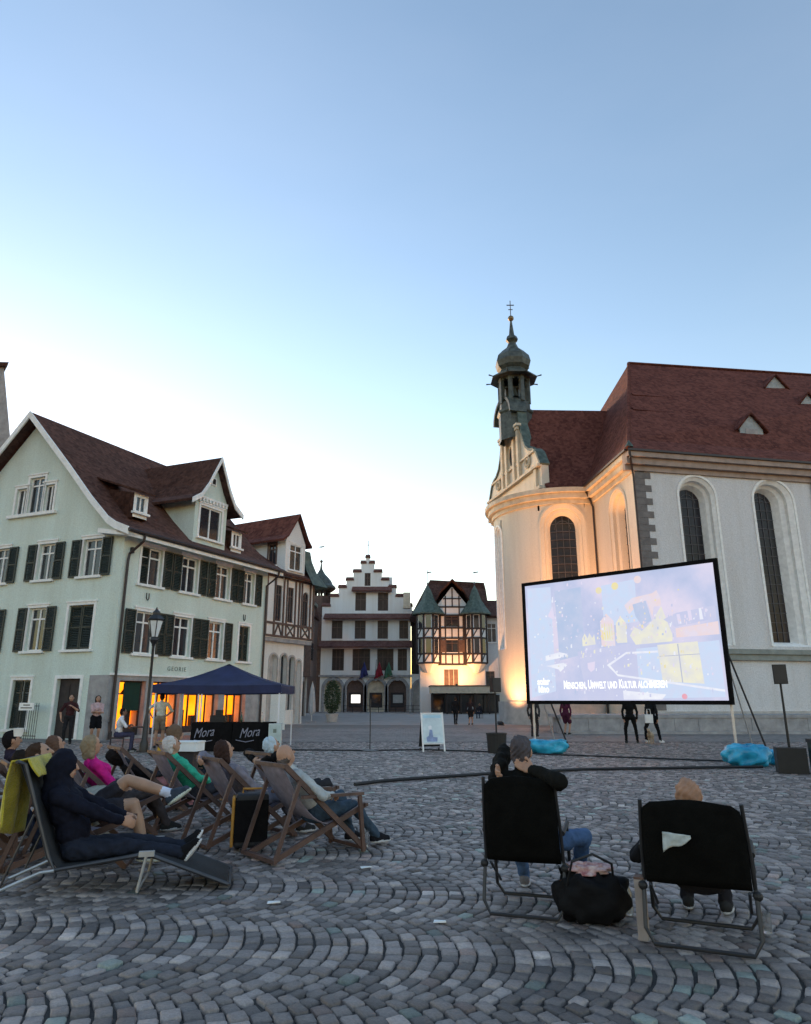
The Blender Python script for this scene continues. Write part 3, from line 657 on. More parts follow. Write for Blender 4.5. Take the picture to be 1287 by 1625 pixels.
m = MB(); m.tube([FO(6.6,15.2,.6),FO(6.6,14.6,.3),FO(6.6,14.0,.1),FO(6.6,.1,.1)],.07,8); m.build('downpipe', M['brownpipe'], ch)
# nave roof with hipped end
L0 = Vector((17.7,50,27.3)); RD = Vector((.991,.132,0))
E0 = FN(-.66,15.42,.7); E1 = FN(34,15.42,.7); L1 = L0+RD*32; W1 = FO(24.2,15.42,.7); B1 = W1+DN*34
mb = MB()
# a small flare at the eaves: two slopes
def lerp(a,b,t): return a+(b-a)*t
n0 = lerp(E0,L0,.12)+Vector((0,0,-.3)); n1 = lerp(E1,L1,.12)+Vector((0,0,-.3)); n2 = lerp(W1,L0,.12)+Vector((0,0,-.3))
mb.quad(E0,E1,n1,n0); mb.quad(n0,n1,L1,L0); mb.quad(W1,E0,n0,n2); mb.add([n2,n0,L0],[[0,1,2]]); mb.quad(B1,W1,n2,L1+Vector((0,0,0))); mb.add([n2,L0,L1],[[0,1,2]])
mb.quad(E1,B1,L1,n1)
rf = mb.build('roof', M['redroof'], ch)
m = MB(); m.tube([n0+Vector((0,0,.02)),L0+Vector((0,0,.05))],.12,6); m.tube([L0+Vector((0,0,.05)),L1+Vector((0,0,.05))],.13,6); m.tube([E0,n0+Vector((0,0,.02))],.12,6); m.build('ridge_tiles', M['redroof'], rf)
for hz in (.33,.52):                     # projecting courses across the slope
    m = MB(); m.bar(lerp(n0,L0,hz)+Vector((0,0,.05))+DN*.3,lerp(n1,L1,hz)+Vector((0,0,.05)),.35,.1,(0,-.7,.7)); m.build('snow_guard', M['redroof'], rf)
mb = MB(); mb.lathe([(.0,.45),(.22,.1),(.24,0)], tuple(E0+Vector((.15,.2,.1))), 8); mb.build('corner_cap', M['copper'], rf)
lm = mat('grey_lead_sheet', (.30,.33,.34), .6, .25, 3)
for P in ((22.19,42.01,17.65),(28.32,49.1,23.9),(29.27,46.97,21.4),(35.5,45.6,18.3)):
    f = Fr((P[0],P[1],P[2]), DN, (.2,-.98)); m = MB()
    w_ = .85
    m.prism([(-w_,-.3),(w_,-.3),(w_,.75),(0,1.75),(-w_,.75)], lambda a,b,d: f(a,b,d), -2.2, .35)
    lu = m.build('roof_lucarne', lm, ch)
    m = MB()
    for sg_ in (-1,1): m.hexa([f(0,1.72,.55),f(sg_*1.12,.5,.55),f(sg_*1.12,.5,-2.4),f(0,1.72,-2.4),f(0,1.86,.55),f(sg_*1.14,.62,.55),f(sg_*1.14,.62,-2.4),f(0,1.86,-2.4)])
    m.build('lucarne_roof', M['redroof'], lu)
    m = MB(); m.fbox(f,-.45,.45,.0,.75,.352,.37); m.build('louvre', M['greystone'], lu)
# apse roof
mb = MB(); zr = 23.2
ea = Vector((9.5,44.75,15.35)); eb = Vector((13.6,44.35,15.35)); ra = Vector((8.6,49.6,zr)); rb = Vector((17.5,49.9,zr)); fa = Vector((7.6,54.3,15.35)); fb = Vector((13.0,54.9,15.35))
mb.quad(ea,eb,rb,ra); mb.quad(fa,fb,rb,ra)
mb.add([Vector((8.2,49.6,15.9))]+[FC(sa_(a),15.32,.55) for a in range(100,272,6)],[[0,i,i+1] for i in range(1,29)])
mb.build('apse_roof', M['redroof'], ch)
# baroque gable
g0 = Vector((9.2,45.3,0)); gd = Vector((-.237,.972,0)).normalized(); FG = Fr(g0, gd, (-.972,-.237))
half = [(-.35,15.2),(-.35,17.1),(-.1,17.5),(.3,18.2),(.75,18.55),(1.4,18.75),(2.0,19.2),(2.4,19.9),(2.7,20.8),(2.95,21.3),(3.1,22.4)]
arcp = [(4.6-1.55*math.cos(math.pi*k/12),22.4+1.55*math.sin(math.pi*k/12)) for k in range(13)]
gp = half+arcp+[(9.2-s,z) for s,z in half[::-1]]
mb = MB(); mb.prism(gp, lambda a,b,d: FG(a,b,d), -.55, 0); gb_ = mb.build('gable', M['cream'], ch)
for hp in (half[1:],[(9.2-s,z) for s,z in half[:0:-1]]): m = MB(); band(m, FG, hp, .16, -.6, .12); m.build('gable_coping', M['copper'], gb_)
m = MB(); band(m, FG, arcp, .22, -.6, .75); m.build('pediment_hood', M['darkcopper'], gb_)
m = MB()
for a,b,c,d,o in ((-.4,9.6,17.0,17.18,.3),(-.38,9.58,15.4,15.62,.22),(2.7,6.5,21.2,21.4,.4),(.4,8.8,18.35,18.5,.16)): m.fbox(FG,a,b,c,d,-.02,o)
for s_ in (2.9,3.75,5.2,6.05): m.fbox(FG,s_,s_+.35,17.2,21.2,-.02,.25); m.fbox(FG,s_-.08,s_+.43,20.95,21.19,-.02,.33)
for s_ in (.2,8.6): m.fbox(FG,s_,s_+.4,15.62,17.0,-.02,.18)
m.build('gable_moulding', M['creamstone'], gb_)
for s_ in (1.75,7.45):
    m = MB()
    for r_ in (.42,.24): m.tube([FG(s_+r_*math.cos(t_),18.0+r_*math.sin(t_),.08) for t_ in np.linspace(0,2*math.pi,15)],.07,6)
    m.build('scroll', M['creamstone'], gb_)
m = MB(); m.add([FG(4.6+.42*math.cos(t_),19.4+.75*math.sin(t_),.012) for t_ in np.linspace(0,2*math.pi,17)[:-1]],[list(range(16))]); m.build('oculus', M['dark_in'], gb_)
m = MB(); band(m, FG, [(4.6+.45*math.cos(t_),19.4+.78*math.sin(t_)) for t_ in np.linspace(2*math.pi,0,17)], .12, 0, .1); m.build('oculus_frame', M['creamstone'], gb_)
m = MB(); m.lathe([(.0,0),(.3,.05),(.26,.5),(.32,1.0),(.2,1.35),(.09,1.45),(.14,1.6),(.14,1.75),(0,1.85)], tuple(FG(4.6,22.0,.35)), 10); m.build('statue', M['creamstone'], gb_, smooth='all')
# bell turret
T0 = Vector((8.45,49.6,0)); mb = MB()
oct_ = [(math.cos(R(22.5+45*i)),math.sin(R(22.5+45*i))) for i in range(8)]
def octring(m, r0, z0, r1, z1):
    m.add([(T0.x+r0*x,T0.y+r0*y,z0) for x,y in oct_]+[(T0.x+r1*x,T0.y+r1*y,z1) for x,y in oct_],[[i,(i+1)%8,8+(i+1)%8,8+i] for i in range(8)])
octring(mb,1.3,20.5,1.3,22.6); octring(mb,1.3,22.6,1.42,22.75); octring(mb,1.42,22.75,1.42,22.9); octring(mb,1.42,22.9,1.2,23.0); octring(mb,1.2,23.0,1.2,23.6); octring(mb,1.2,23.6,0,23.6)
for i in range(8):
    a = R(22.5+45*i); c_ = Vector((T0.x+1.1*math.cos(a),T0.y+1.1*math.sin(a),0))
    mb.bar(c_+Vector((0,0,23.5)),c_+Vector((0,0,25.6)),.3,.3,(math.cos(a),math.sin(a),0))
    b = R(67.5+45*i); d_ = Vector((T0.x+1.1*math.cos(b),T0.y+1.1*math.sin(b),0))
    for k in range(6):               # arch between posts
        for zz,t0,t1 in ((25.0+.5*math.sin(math.pi*(k+.5)/6),k/6,(k+1)/6),):
            p0 = c_.lerp(d_,t0); p1 = c_.lerp(d_,t1); mb.bar(p0+Vector((0,0,(zz+25.75)/2)),p1+Vector((0,0,(zz+25.75)/2)),.2,25.75-zz)
octring(mb,1.25,25.6,1.35,25.75)
tr = mb.build('bell_turret', M['darkcopper'], ch)
mb = MB(); octring(mb,1.0,25.7,1.85,25.62); octring(mb,1.85,25.62,1.85,25.72); octring(mb,1.85,25.72,1.2,26.15); octring(mb,1.2,26.15,1.05,26.4)
octring(mb,1.05,26.4,1.3,26.65); octring(mb,1.3,26.65,1.42,27.1); octring(mb,1.42,27.1,1.3,27.6); octring(mb,1.3,27.6,.9,28.05); octring(mb,.9,28.05,.5,28.4); octring(mb,.5,28.4,.28,28.9)
octring(mb,.28,28.9,.5,29.15); octring(mb,.5,29.15,.42,29.4); octring(mb,.42,29.4,.22,29.6); octring(mb,.22,29.6,.06,31.0)
mb.build('onion_dome', M['darkcopper'], tr)
m = MB(); m.sphere((T0.x,T0.y,31.1),.24); m.build('ball', mat('gilt',(.22,.16,.08),.4,.2,metal=.6), tr, smooth='all')
m = MB(); m.tube([(T0.x,T0.y,31.2),(T0.x,T0.y,32.7)],.035,6); m.bar((T0.x-.3,T0.y,32.3),(T0.x+.3,T0.y,32.3),.06); m.bar((T0.x-.18,T0.y,31.9),(T0.x+.18,T0.y,31.9),.05); m.build('cross', M['lead'], tr)
m = MB(); m.lathe([(0,.75),(.16,.72),(.22,.4),(.3,.15),(.42,0),(.38,0),(0,.1)],(T0.x,T0.y,24.2),14); m.bar((T0.x-1,T0.y,25.1),(T0.x+1,T0.y,25.1),.1); m.build('bell', M['darkcopper'], tr, smooth=True)
for i in range(0,8,1):
    a = R(22.5+45*i); m = MB(); m.tube([(T0.x+1.8*math.cos(a),T0.y+1.8*math.sin(a),25.68),(T0.x+2.2*math.cos(a),T0.y+2.2*math.sin(a),25.72)],[.04,.06],5); m.build('gargoyle', M['darkcopper'], tr)
# low terrace wall in front of the church
tw = root('terrace_wall', (20,34,0), 'low grey stone terrace wall along the foot of the church', 'wall')
x0 = 7.3; k = 0
while x0 < 40:
    w_ = random.uniform(1.1,1.7); m = MB(); m.box(x0+.006,x0+w_-.006,34.0+random.uniform(0,.02),34.45,.12,.72); m.build('stone_block', M['greystone'], tw); x0 += w_
m = MB(); m.box(7.25,40,33.97,37.0,.722,.86); m.build('coping', M['greystone'], tw)
m = MB(); m.box(7.28,40,33.7,34.6,0,.118); m.build('step', M['greystone'], tw)
m = MB(); m.box(7.5,40,34.46,36.9,0,.72); m.build('core', M['greystone'], tw)
# floodlights that wash the church walls
def flood(loc, target, W, deg, label, colr_=(1,.44,.17), blend=.8, size=.15):
    r_ = root('floodlight', loc, label, 'floodlight', 'ground floodlights'); d = (Vector(target)-Vector(loc)).normalized(); c_ = Vector(loc)+Vector((0,0,.16))
    m = MB(); m.box(loc[0]-.2,loc[0]+.2,loc[1]-.2,loc[1]+.2,loc[2],loc[2]+.05); m.build('base', M['metal_dark'], r_)
    m = MB(); m.bar(c_-d*.1,c_+d*.04,.34,.26); m.build('housing', M['metal_dark'], r_)
    m = MB(); m.bar(c_+d*.041,c_+d*.05,.28,.2); m.build('lens', emit('warm_lamp_lens',(1,.7,.35),2), r_)
    l = bpy.data.lights.new('flood','SPOT'); l.energy = W; l.color = colr_; l.spot_size = R(deg); l.spot_blend = blend; l.shadow_soft_size = size
    lo = bpy.data.objects.new('flood_lamp', l); col.objects.link(lo); lo.parent = r_; lo.location = (c_+d*.1)-Vector(loc); lo.rotation_euler = (-d).to_track_quat('Z','Y').to_euler()
    return r_
flood((6.0,45.6,0), (7.5,47.2,4.6), 290, 85, 'small lit floodlight on the ground at the foot of the round apse')
flood((9.2,41.4,0), (12.9,42.0,9.0), 620, 95, 'floodlight on the ground in the corner between apse and church')
flood((10.4,38.9,.0), (12.6,43.0,8.0), 700, 85, 'floodlight on the ground below the tall orange church wall')
# ------------------------------------------------------------------ stepped-gable town hall
YT = 100.0; FT = Fr((-12.0,YT), (1,0), (0,-1)); HT = 0
th = root('stepped_gable_house', (-5.5,YT,0), 'white house with stepped gable and brown pent roofs at the end of the square', 'house')
W_ = 12.75
arch = [(.65,3.1),(3.75,6.15),(6.65,9.05),(9.6,12.1)]
f1 = [(1.6,3.3),(4.5,7.0),(8.0,10.3),(10.9,12.2)]
f2 = [(1.45,3.0),(4.75,6.3),(8.0,9.5),(11.1,12.4)]; f3 = [(4.75,6.3),(8.0,9.5)]
steps = [(0,13.8),(.0,15.0)]
sg = [(0,13.6),(0,14.6),(1.15,14.6),(1.15,16.0),(2.3,16.0),(2.3,17.3),(3.4,17.3),(3.4,18.4),(4.4,18.4),(4.4,19.6),(5.5,19.6),(5.5,20.9),(6.2,20.9),(6.2,21.75)]
sg = sg+[(12.95-s,z) for s,z in sg[::-1]]
mb = MB()
wall(mb, FT, 0, W_, 0, 5.0, [(a,b,.0,4.35,True) for a,b in arch], .7)
wall(mb, FT, 0, W_, 5.0, 13.6, [(a,b,5.6,8.6) for a,b in f1]+[(a,b,10.0,12.6) for a,b in f2], .25)
ga = [(4.75,6.3,14.0,16.6),(8.0,9.5,14.0,16.6),(6.05,6.9,17.6,19.5)]
xs = sorted({s for s,z in sg}|{q for o in ga for q in o[:2]})
def stepz(s):
    for (a,b),(c,d) in zip(sg,sg[1:]):
        if b == d and a <= s <= c: return b
    return 13.6
for a,b in zip(xs,xs[1:]):
    if b-a < 1e-6: continue
    m_ = (a+b)/2; cut = sorted([(o[2],o[3]) for o in ga if o[0] < m_ < o[1]]); z0 = 13.6
    for c,d in cut: mb.quad(FT(a,z0),FT(b,z0),FT(b,c),FT(a,c)); z0 = d
    t_ = stepz(m_); mb.quad(FT(a,z0),FT(b,z0),FT(b,t_),FT(a,t_))
mb.quad(FT(0,0),FT(0,13.6),FT(0,13.6,-14),FT(0,0,-14)); mb.quad(FT(W_,0),FT(W_,13.6),FT(W_,13.6,-14),FT(W_,0,-14))
for (a,b),(c,d) in zip(sg,sg[1:]): mb.quad(FT(a,b),FT(c,d),FT(c,d,-.5),FT(a,b,-.5))
mb.build('wall', M['white'], th)
for (a,b),(c,d) in zip(sg,sg[1:]):
    if b == d and c-a > .3 or (b == d and c-a > .1):
        m = MB(); m.hexa([FT(a-.12,b,.15),FT(c+.12,b,.15),FT(c+.12,b,-.6),FT(a-.12,b,-.6),FT(a-.1,b+.25,.1),FT(c+.1,b+.25,.1),FT(c+.05,b+.55,-.3),FT(a-.05,b+.55,-.3)]); m.build('gable_step_cap', M['pentroof'], th)
mb = MB(); mb.quad(FT(-.3,13.3,-.3),FT(6.5,20.9,-.3),FT(6.5,20.9,-14),FT(-.3,13.3,-14)); mb.quad(FT(W_+.3,13.3,-.3),FT(6.5,20.9,-.3),FT(6.5,20.9,-14),FT(W_+.3,13.3,-14)); mb.build('roof', M['pentroof'], th)
for s0,s1,z0,z1,o in ((-.15,12.9,8.75,9.75,1.5),(.4,12.7,12.75,13.6,1.2),(4.3,10.0,16.75,17.5,.9)):
    m = MB(); m.hexa([FT(s0,z0,.0),FT(s1,z0,.0),FT(s1+.05,z0-.1,o),FT(s0-.05,z0-.1,o),FT(s0,z1,.002),FT(s1,z1,.002),FT(s1+.05,z0+.1,o),FT(s0-.05,z0+.1,o)]); m.build('pent_roof', M['pentroof'], th)
for a,b in f1: casement(th, FT, a, b, 5.6, 8.6, .2, M['brownwood'], surround=False, sill=False, mull=2 if b-a > 1.6 else 1, transom=.62, glass=M['darkpane'])
for a,b in f2: casement(th, FT, a, b, 10.0, 12.6, .2, M['brownwood'], surround=False, sill=True, transom=.62, glass=M['darkpane'])
for q in ga: casement(th, FT, *q, .2, M['brownwood'], surround=False, sill=False, transom=.62, glass=M['darkpane'])
m = MB(); m.fbox(FT,-.2,12.9,4.72,4.98,.003,.35); m.build('string_course', M['greystone'], th)
for a,b in arch:
    m = MB(); P = arch_pts(a,b,0,4.35); band(m, FT, P, .42, -.02, .12); ar = m.build('arch', M['greystone'], th)
    m = MB(); m.fbox(FT,(a+b)/2-.22,(a+b)/2+.22,4.2,4.95,.05,.3); m.build('keystone', M['greystone'], ar)
for i,(a,b) in enumerate(arch):
    m = MB(); P = arch_pts(a+.01,b-.01,.0,4.33); m.add([FT(x_,z_,-.65) for x_,z_ in P],[list(range(len(P)))]); rc = m.build('arch_infill', M['brownwood'] if i%2 else M['creamstone'], th, fix=False)
    if i:
        m = MB(); m.fbox(FT,a+.3,b-.3,.6,2.6,-.64,-.55); m.build('shop_frame', M['timber'], rc)
        m = MB(); m.fbox(FT,a+.65,b-.5,1.2,2.3,-.548,-.53); m.build('pane', (M['lit_white'], M['glass'], M['curtain'])[i-1], rc)
m = MB(); m.box(-11.7,.5,YT+1.2,YT+1.4,0,13.2); m.build('sun_blocker', M['greystone'], th)  # unseen slab added inside the house to block sun leaking through the arches
m = MB(); m.box(-11.7,.5,YT+13.8,YT+14,0,13.2); m.build('back_wall', M['white'], th)
m = MB(); m.prism([(.4,13.3),(12.4,13.3),(6.5,20.6)], lambda a,b,d: FT(a,b,-d), .9, 1.1); m.build('attic_sun_blocker', M['greystone'], th)  # unseen panel added behind the gable to keep sun from leaking in
m = MB(); m.box(-3.2,-2.0,YT+3,YT+4,16.5,19.4); m.build('chimney', M['white'], th)
m = MB(); m.tube([(-5.5,YT+.2,22.2),(-5.5,YT+.2,24.4)],.05,5); m.bar((-5.8,YT+.2,23.7),(-5.2,YT+.2,23.7),.06); m.build('finial', M['lead'], th)
for i,(x_,c_,l_) in enumerate(((-6.3,(.05,.06,.22),'dark blue flag hanging from the stepped gable house'),(-4.2,(.35,.03,.05),'red flag hanging from the stepped gable house'),(-2.9,(.09,.22,.14),'green flag hanging from the stepped gable house'))):
    fr_ = root('flag', (x_,YT-.4,5.0), l_, 'flag', 'flags on the stepped gable house')
    m = MB(); m.tube([(x_,YT-.02,5.3),(x_+.15,YT-1.6,7.0)],.035,6); m.build('flag_pole', M['metal_dark'], fr_)
    m = MB(); 
    A_ = [(x_+.05+.05*k,YT-.3-.11*k+.05*math.sin(k*1.7),5.5+.11*k) for k in range(12)]; B_ = [(x_-.2+.12*k+.1*math.sin(k*2),YT-.35-.08*k+.12*math.sin(k*1.3),4.4+.05*k) for k in range(12)]
    m.strip(A_,B_); fl = m.build('cloth', mat('flag_cloth_%d'%i, c_, .9, .25, 3), fr_, smooth='all'); fl.modifiers.new('thick','SOLIDIFY').thickness = .02
# garden wall with a blind arch to the right of it
gw = root('arched_wall', (2.4,YT-.2,0), 'pale wall with one blocked stone arch beside the stepped gable house', 'wall')
FW = Fr((.78,YT-.3), (1,0), (0,-1)); m = MB(); wall(m, FW, 0, 3.4, 0, 4.9, [(.35,2.75,0,4.1,True)], .4)
m.fbox(FW,-.0,3.4,4.9,5.1,-.5,.15); m.quad(FW(3.4,0),FW(3.4,4.9),FW(3.4,4.9,-3),FW(3.4,0,-3)); m.build('wall', M['white'], gw)
m = MB(); P = arch_pts(.35,2.75,0,4.1); band(m, FW, P, .4, -.02, .1); m.build('arch', M['greystone'], gw)
m = MB(); m.add([FW(x_,z_,-.35) for x_,z_ in P],[list(range(len(P)))]); m.build('arch_infill', M['palestone'], gw, fix=False)
ib = root('link_building', (2.5,104,0), 'dark timber clad link building between the stepped gable and the half timbered house', 'house')
m = MB(); m.box(.9,3.6,101,108,0,12.6); m.build('wall', M['timber'], ib); m = MB(); m.hexa([(.3,100.6,12.6),(4.2,100.6,12.6),(4.2,108,12.6),(.3,108,12.6),(.3,103,14.4),(4.2,103,14.4),(4.2,106,14.4),(.3,106,14.4)]); m.build('roof', M['brownroof'], ib)
# low railing in front
lr = root('low_railing', (-3,96,0), 'low dark iron railing in front of the stepped gable arches', 'railing')
for k in range(12):
    m = MB(); m.tube([(-8.2+k*1.15,96,0),(-8.2+k*1.15,96,.95)],.05,6); m.build('post', M['metal_dark'], lr)
for z_ in (.85,.4): m = MB(); m.tube([(-8.2,96,z_),(4.45,96,z_)],.03,6); m.build('rail', M['metal_dark'], lr)

# ------------------------------------------------------------------ half-timbered house with two turrets
YH_ = 92.0
hh = root('half_timbered_house', (6,YH_,0), 'half timbered house with two green pointed oriel roofs beside the church', 'house')
FH = Fr((1.9,YH_), (1,0), (0,-1))
mb = MB(); wall(mb, FH, 0, 8.4, 0, 12.4, [(3.4,5.0,7.6,9.2),(3.2,5.2,10.9,12.3)], .2)
mb.add([FH(1.6,12.4),FH(7.0,12.4),FH(6.4,13.6),FH(4.3,16.2),FH(2.2,13.6)],[[0,1,2,3,4]])
mb.quad(FH(0,0),FH(0,12.4),FH(0,12.4,-9),FH(0,0,-9)); mb.quad(FH(8.4,0),FH(8.4,12.4),FH(8.4,12.4,-9),FH(8.4,0,-9)); mb.quad(FH(0,0,-9),FH(8.4,0,-9),FH(8.4,12.4,-9),FH(0,12.4,-9)); mb.build('wall', M['white'], hh)
m = MB()
def tim(s0,z0,s1,z1,w_=.18,o=.03): m.bar(FH(s0,z0,o),FH(s1,z1,o),.12,w_,(0,-1,0)) if False else m.hexa(tb(FH,s0,z0,s1,z1,w_,o))
def tb(f,s0,z0,s1,z1,w_,o):
    d = Vector((s1-s0,z1-z0)); d.normalize(); n = Vector((-d.y,d.x))*w_/2
    q = [(s0-n.x,z0-n.y),(s1-n.x,z1-n.y),(s1+n.x,z1+n.y),(s0+n.x,z0+n.y)]
    return [f(*p,.003) for p in q]+[f(*p,o+random.uniform(.03,.06)) for p in q]
beams = []
for z_ in (6.05,7.35,9.4,10.75,12.4): beams.append((1.9,z_,6.7,z_,.22))
for s_ in (2.0,2.7,3.35,5.05,5.7,6.5): beams.append((s_,6.05,s_,12.4,.18))
for s_ in (4.2,): beams += [(s_,6.05,s_,7.35,.16),(s_,9.4,s_,10.75,.16)]
beams += [(2.75,7.4,3.3,9.35,.15),(5.65,7.4,5.1,9.35,.15),(2.05,9.45,2.65,10.7,.14),(6.4,9.45,5.8,10.7,.14),(2.05,8.4,3.3,8.4,.14),(5.1,8.4,6.5,8.4,.14)]
beams += [(2.0,13.5,6.6,13.5,.2),(3.4,12.5,3.4,15.0,.16),(5.2,12.5,5.2,15.0,.16),(4.3,13.5,4.3,16.0,.16),(2.3,13.4,3.3,12.5,.14),(6.3,13.4,5.3,12.5,.14),(3.1,14.6,5.5,14.6,.15)]
for b_ in beams:
    m = MB(); m.hexa(tb(FH,*b_,.03)); m.build('timber', M['timber'], hh)
casement(hh, FH, 3.4, 5.0, 7.6, 9.2, .15, M['brownwood'], surround=False, sill=False); casement(hh, FH, 3.2, 5.2, 10.9, 12.3, .15, M['brownwood'], surround=False, sill=False)
chev = M['creamstone']
for a,b in ((2.55,3.35),(5.05,5.85)): m = MB(); m.fbox(FH,a,b,7.6,9.2,.05,.1); m.build('shutter', M['brownwood'], hh)
m = MB(); m.fbox(FH,3.1,3.7,3.3,5.4,.004,.05); m.fbox(FH,3.75,4.3,3.3,5.4,.004,.05); m.fbox(FH,4.35,4.9,3.3,5.4,.004,.05); m.build('shop_shutters', M['brownwood'], hh)
# gable roof (broad hood) and main roof
m = MB()
for sgn in (-1,1):
    P = [(4.3,16.9),(4.3+sgn*1.5,15.4),(4.3+sgn*2.6,13.4)]
    for (a,b),(c,d) in zip(P,P[1:]): m.hexa([FH(a,b,1.0),FH(c,d,1.0),FH(c,d,-7),FH(a,b,-7),FH(a,b+.25,1.0),FH(c,d+.25,1.0),FH(c,d+.25,-7),FH(a,b+.25,-7)])
m.build('gable_roof', M['brownroof'], hh)
m = MB(); m.hexa([FH(-1.3,12.3,-1),FH(9.4,12.3,-1),FH(9.4,16.6,-5),FH(1.2,17.4,-5),FH(-1.3,12.4,-8),FH(9.4,12.4,-8),FH(9.2,17.6,-5.2),FH(1.6,18.0,-5.2)]); m.build('roof', M['brownroof'], hh)
for cx_,r_ in ((2.95,1.55),(9.15,1.45)):
    cyv = YH_-.5; sides = 8; m = MB()
    ring = lambda q,z: [(cx_+q*math.cos(R(22.5+45*i)),cyv+q*math.sin(R(22.5+45*i)),z) for i in range(8)]
    for (q0,z0),(q1,z1) in (((.35,4.9),(r_,6.2)),((r_,6.2),(r_,12.5))): m.add(ring(q0,z0)+ring(q1,z1),[[i,(i+1)%8,8+(i+1)%8,8+i] for i in range(8)])
    orl = m.build('oriel', M['white'], hh)
    for i in range(8):
        a = R(22.5+45*i)
        if math.sin(a) > .5: continue
        p = Vector((cx_+r_*math.cos(a),cyv+r_*math.sin(a),0)); b = R(67.5+45*i); q = Vector((cx_+r_*math.cos(b),cyv+r_*math.sin(b),0))
        m = MB(); m.bar(p+Vector((0,0,6.1)),p+Vector((0,0,12.5)),.24,.24,(math.cos(a),math.sin(a),0)); m.build('timber', M['timber'], orl)
        if math.sin(R(45+45*i)) < .3:
            for z_ in (6.15,7.3,9.3,10.5,12.4): m = MB(); m.bar(p+Vector((0,0,z_)),q+Vector((0,0,z_)),.1,.22); m.build('timber', M['timber'], orl)
            for z0,z1 in ((7.4,9.2),(10.6,12.2)):
                g = MB(); p1 = p.lerp(q,.22); q1 = p.lerp(q,.78); nrm = Vector((math.cos((a+b)/2),math.sin((a+b)/2),0))*.03
                g.hexa([p1+Vector((0,0,z0)),q1+Vector((0,0,z0)),q1+nrm+Vector((0,0,z0)),p1+nrm+Vector((0,0,z0)),p1+Vector((0,0,z1)),q1+Vector((0,0,z1)),q1+nrm+Vector((0,0,z1)),p1+nrm+Vector((0,0,z1))]); g.build('window', M['glass'] if z0 < 9 or cx_ > 5 else M['glass'], orl)
            for zz in ((6.2,7.25),(9.35,10.45)): m = MB(); m.bar(p+Vector((0,0,zz[0])),p.lerp(q,.6)+Vector((0,0,zz[1])),.1,.14); m.build('timber', M['timber'], orl)
    m = MB(); pr = [(r_+.7,12.35),(r_+.72,12.5),(r_+.1,13.3),(r_*.62,14.3),(r_*.3,15.6),(.05,16.3)]
    for (q0,z0),(q1,z1) in zip(pr,pr[1:]): m.add(ring(q0,z0)+ring(q1,z1),[[i,(i+1)%8,8+(i+1)%8,8+i] for i in range(8)])
    m.build('oriel_roof', M['copper'], orl)
    m = MB(); m.tube([(cx_,cyv,16.2),(cx_,cyv,18.4)],.04,5); m.sphere((cx_,cyv,16.5),.14,8,6); m.bar((cx_-.1,cyv,18.0),(cx_+.55,cyv,18.1),.05,.16); m.build('weather_vane', M['lead'], orl)
m = MB(); m.box(-.3,.7,YH_+5,YH_+6,14,16.2); m.build('chimney', M['creamstone'], hh)
flood((6.3,87.6,3.2), (6.3,91.9,6.4), 430, 125, 'floodlight on the kiosk roof shining up at the half timbered house')
# grey neighbour between it and the church
gn = root('grey_house', (11.6,93,0), 'narrow grey rendered house between the half timbered house and the church', 'house')
FQ = Fr((10.3,92.6), (1,0), (0,-1)); m = MB(); wall(m, FQ, 0, 6, 0, 12.2, [(.15,1.3,3.4,5.2),(.5,1.7,8.9,11.4)], .2); m.build('wall', M['roughcast'], gn)
casement(gn, FQ, .15, 1.3, 3.4, 5.2, .15, M['brownwood'], surround=False); casement(gn, FQ, .5, 1.7, 8.9, 11.4, .15, surround=False)
m = MB(); m.hexa([FQ(-.3,12.1,.6),FQ(6.3,12.1,.6),FQ(6.3,12.1,-6),FQ(-.3,12.1,-6),FQ(-.3,12.35,.6),FQ(6.3,12.35,.6),FQ(6.3,15,-4),FQ(.4,15,-4)]); m.build('roof', M['brownroof'], gn)
# kiosk with flat awning roof
ks = root('market_pavilion', (6.6,84,0), 'low open pavilion with flat pale roof edge below the half timbered house', 'pavilion')
m = MB(); m.box(3.0,11.6,83.5,90.5,2.35,3.15); m.build('roof_slab', M['creamstone'], ks)
m = MB(); m.box(2.9,11.7,83.4,90.6,3.152,3.25); m.build('roof_edge', M['timber'], ks)
m = MB(); m.box(3.2,11.4,90.0,90.3,0,2.35); m.build('back_wall', M['brownwood'], ks)
for k in range(6):
    m = MB(); m.box(3.1+k*1.65,3.25+k*1.65,83.8,83.95,0,2.35); m.build('post', M['timber'], ks)
for k in range(5):
    m = MB(); m.box(3.3+k*1.65,4.85+k*1.65,87.0,87.08,.1,2.2); m.build('glass_panel', M['glass'], ks)

# ------------------------------------------------------------------ white half-timbered house behind the mint house
wh = root('oriel_house', (-8.5,46.5,0), 'white house with half timbered upper floor and round arched ground floor beside the mint house', 'house')
PW = Vector((-9.05,45.9,0)); DW = Vector((.50,.866,0)); FWH = Fr(PW, DW, (.866,-.5)); 
m = MB(); ops = [(.35,1.1,.02,4.45,True),(1.45,2.1,.9,4.5,True),(2.3,2.9,.9,4.4,True),(3.1,3.6,.02,4.2,True)]
wall(m, FWH, -1.5, 3.9, 0, 5.5, ops, .35); m.quad(FWH(3.9,0),FWH(3.9,5.5),FWH(3.9,5.5,-6),FWH(3.9,0,-6)); m.build('wall', M['white'], wh)
for a,b,c,d,_ in ops:
    g = MB(); P = arch_pts(a,b,c,d); g.add([FWH(x_,z_,-.3) for x_,z_ in P],[list(range(len(P)))]); g.build('arched_window', M['glass'] if c > .5 else M['palestone'], wh, fix=False)
    g = MB(); band(g, FWH, P, .12, -.01, .05); g.build('arch_trim', M['palestone'], wh)
FU = Fr(PW+Vector((.866,-.5,0))*.3,DW,(.866,-.5))
m = MB(); ops = [(.35,.95,6.6,9.0),(1.6,2.2,6.6,9.0),(3.2,3.85,6.5,8.9,True)]
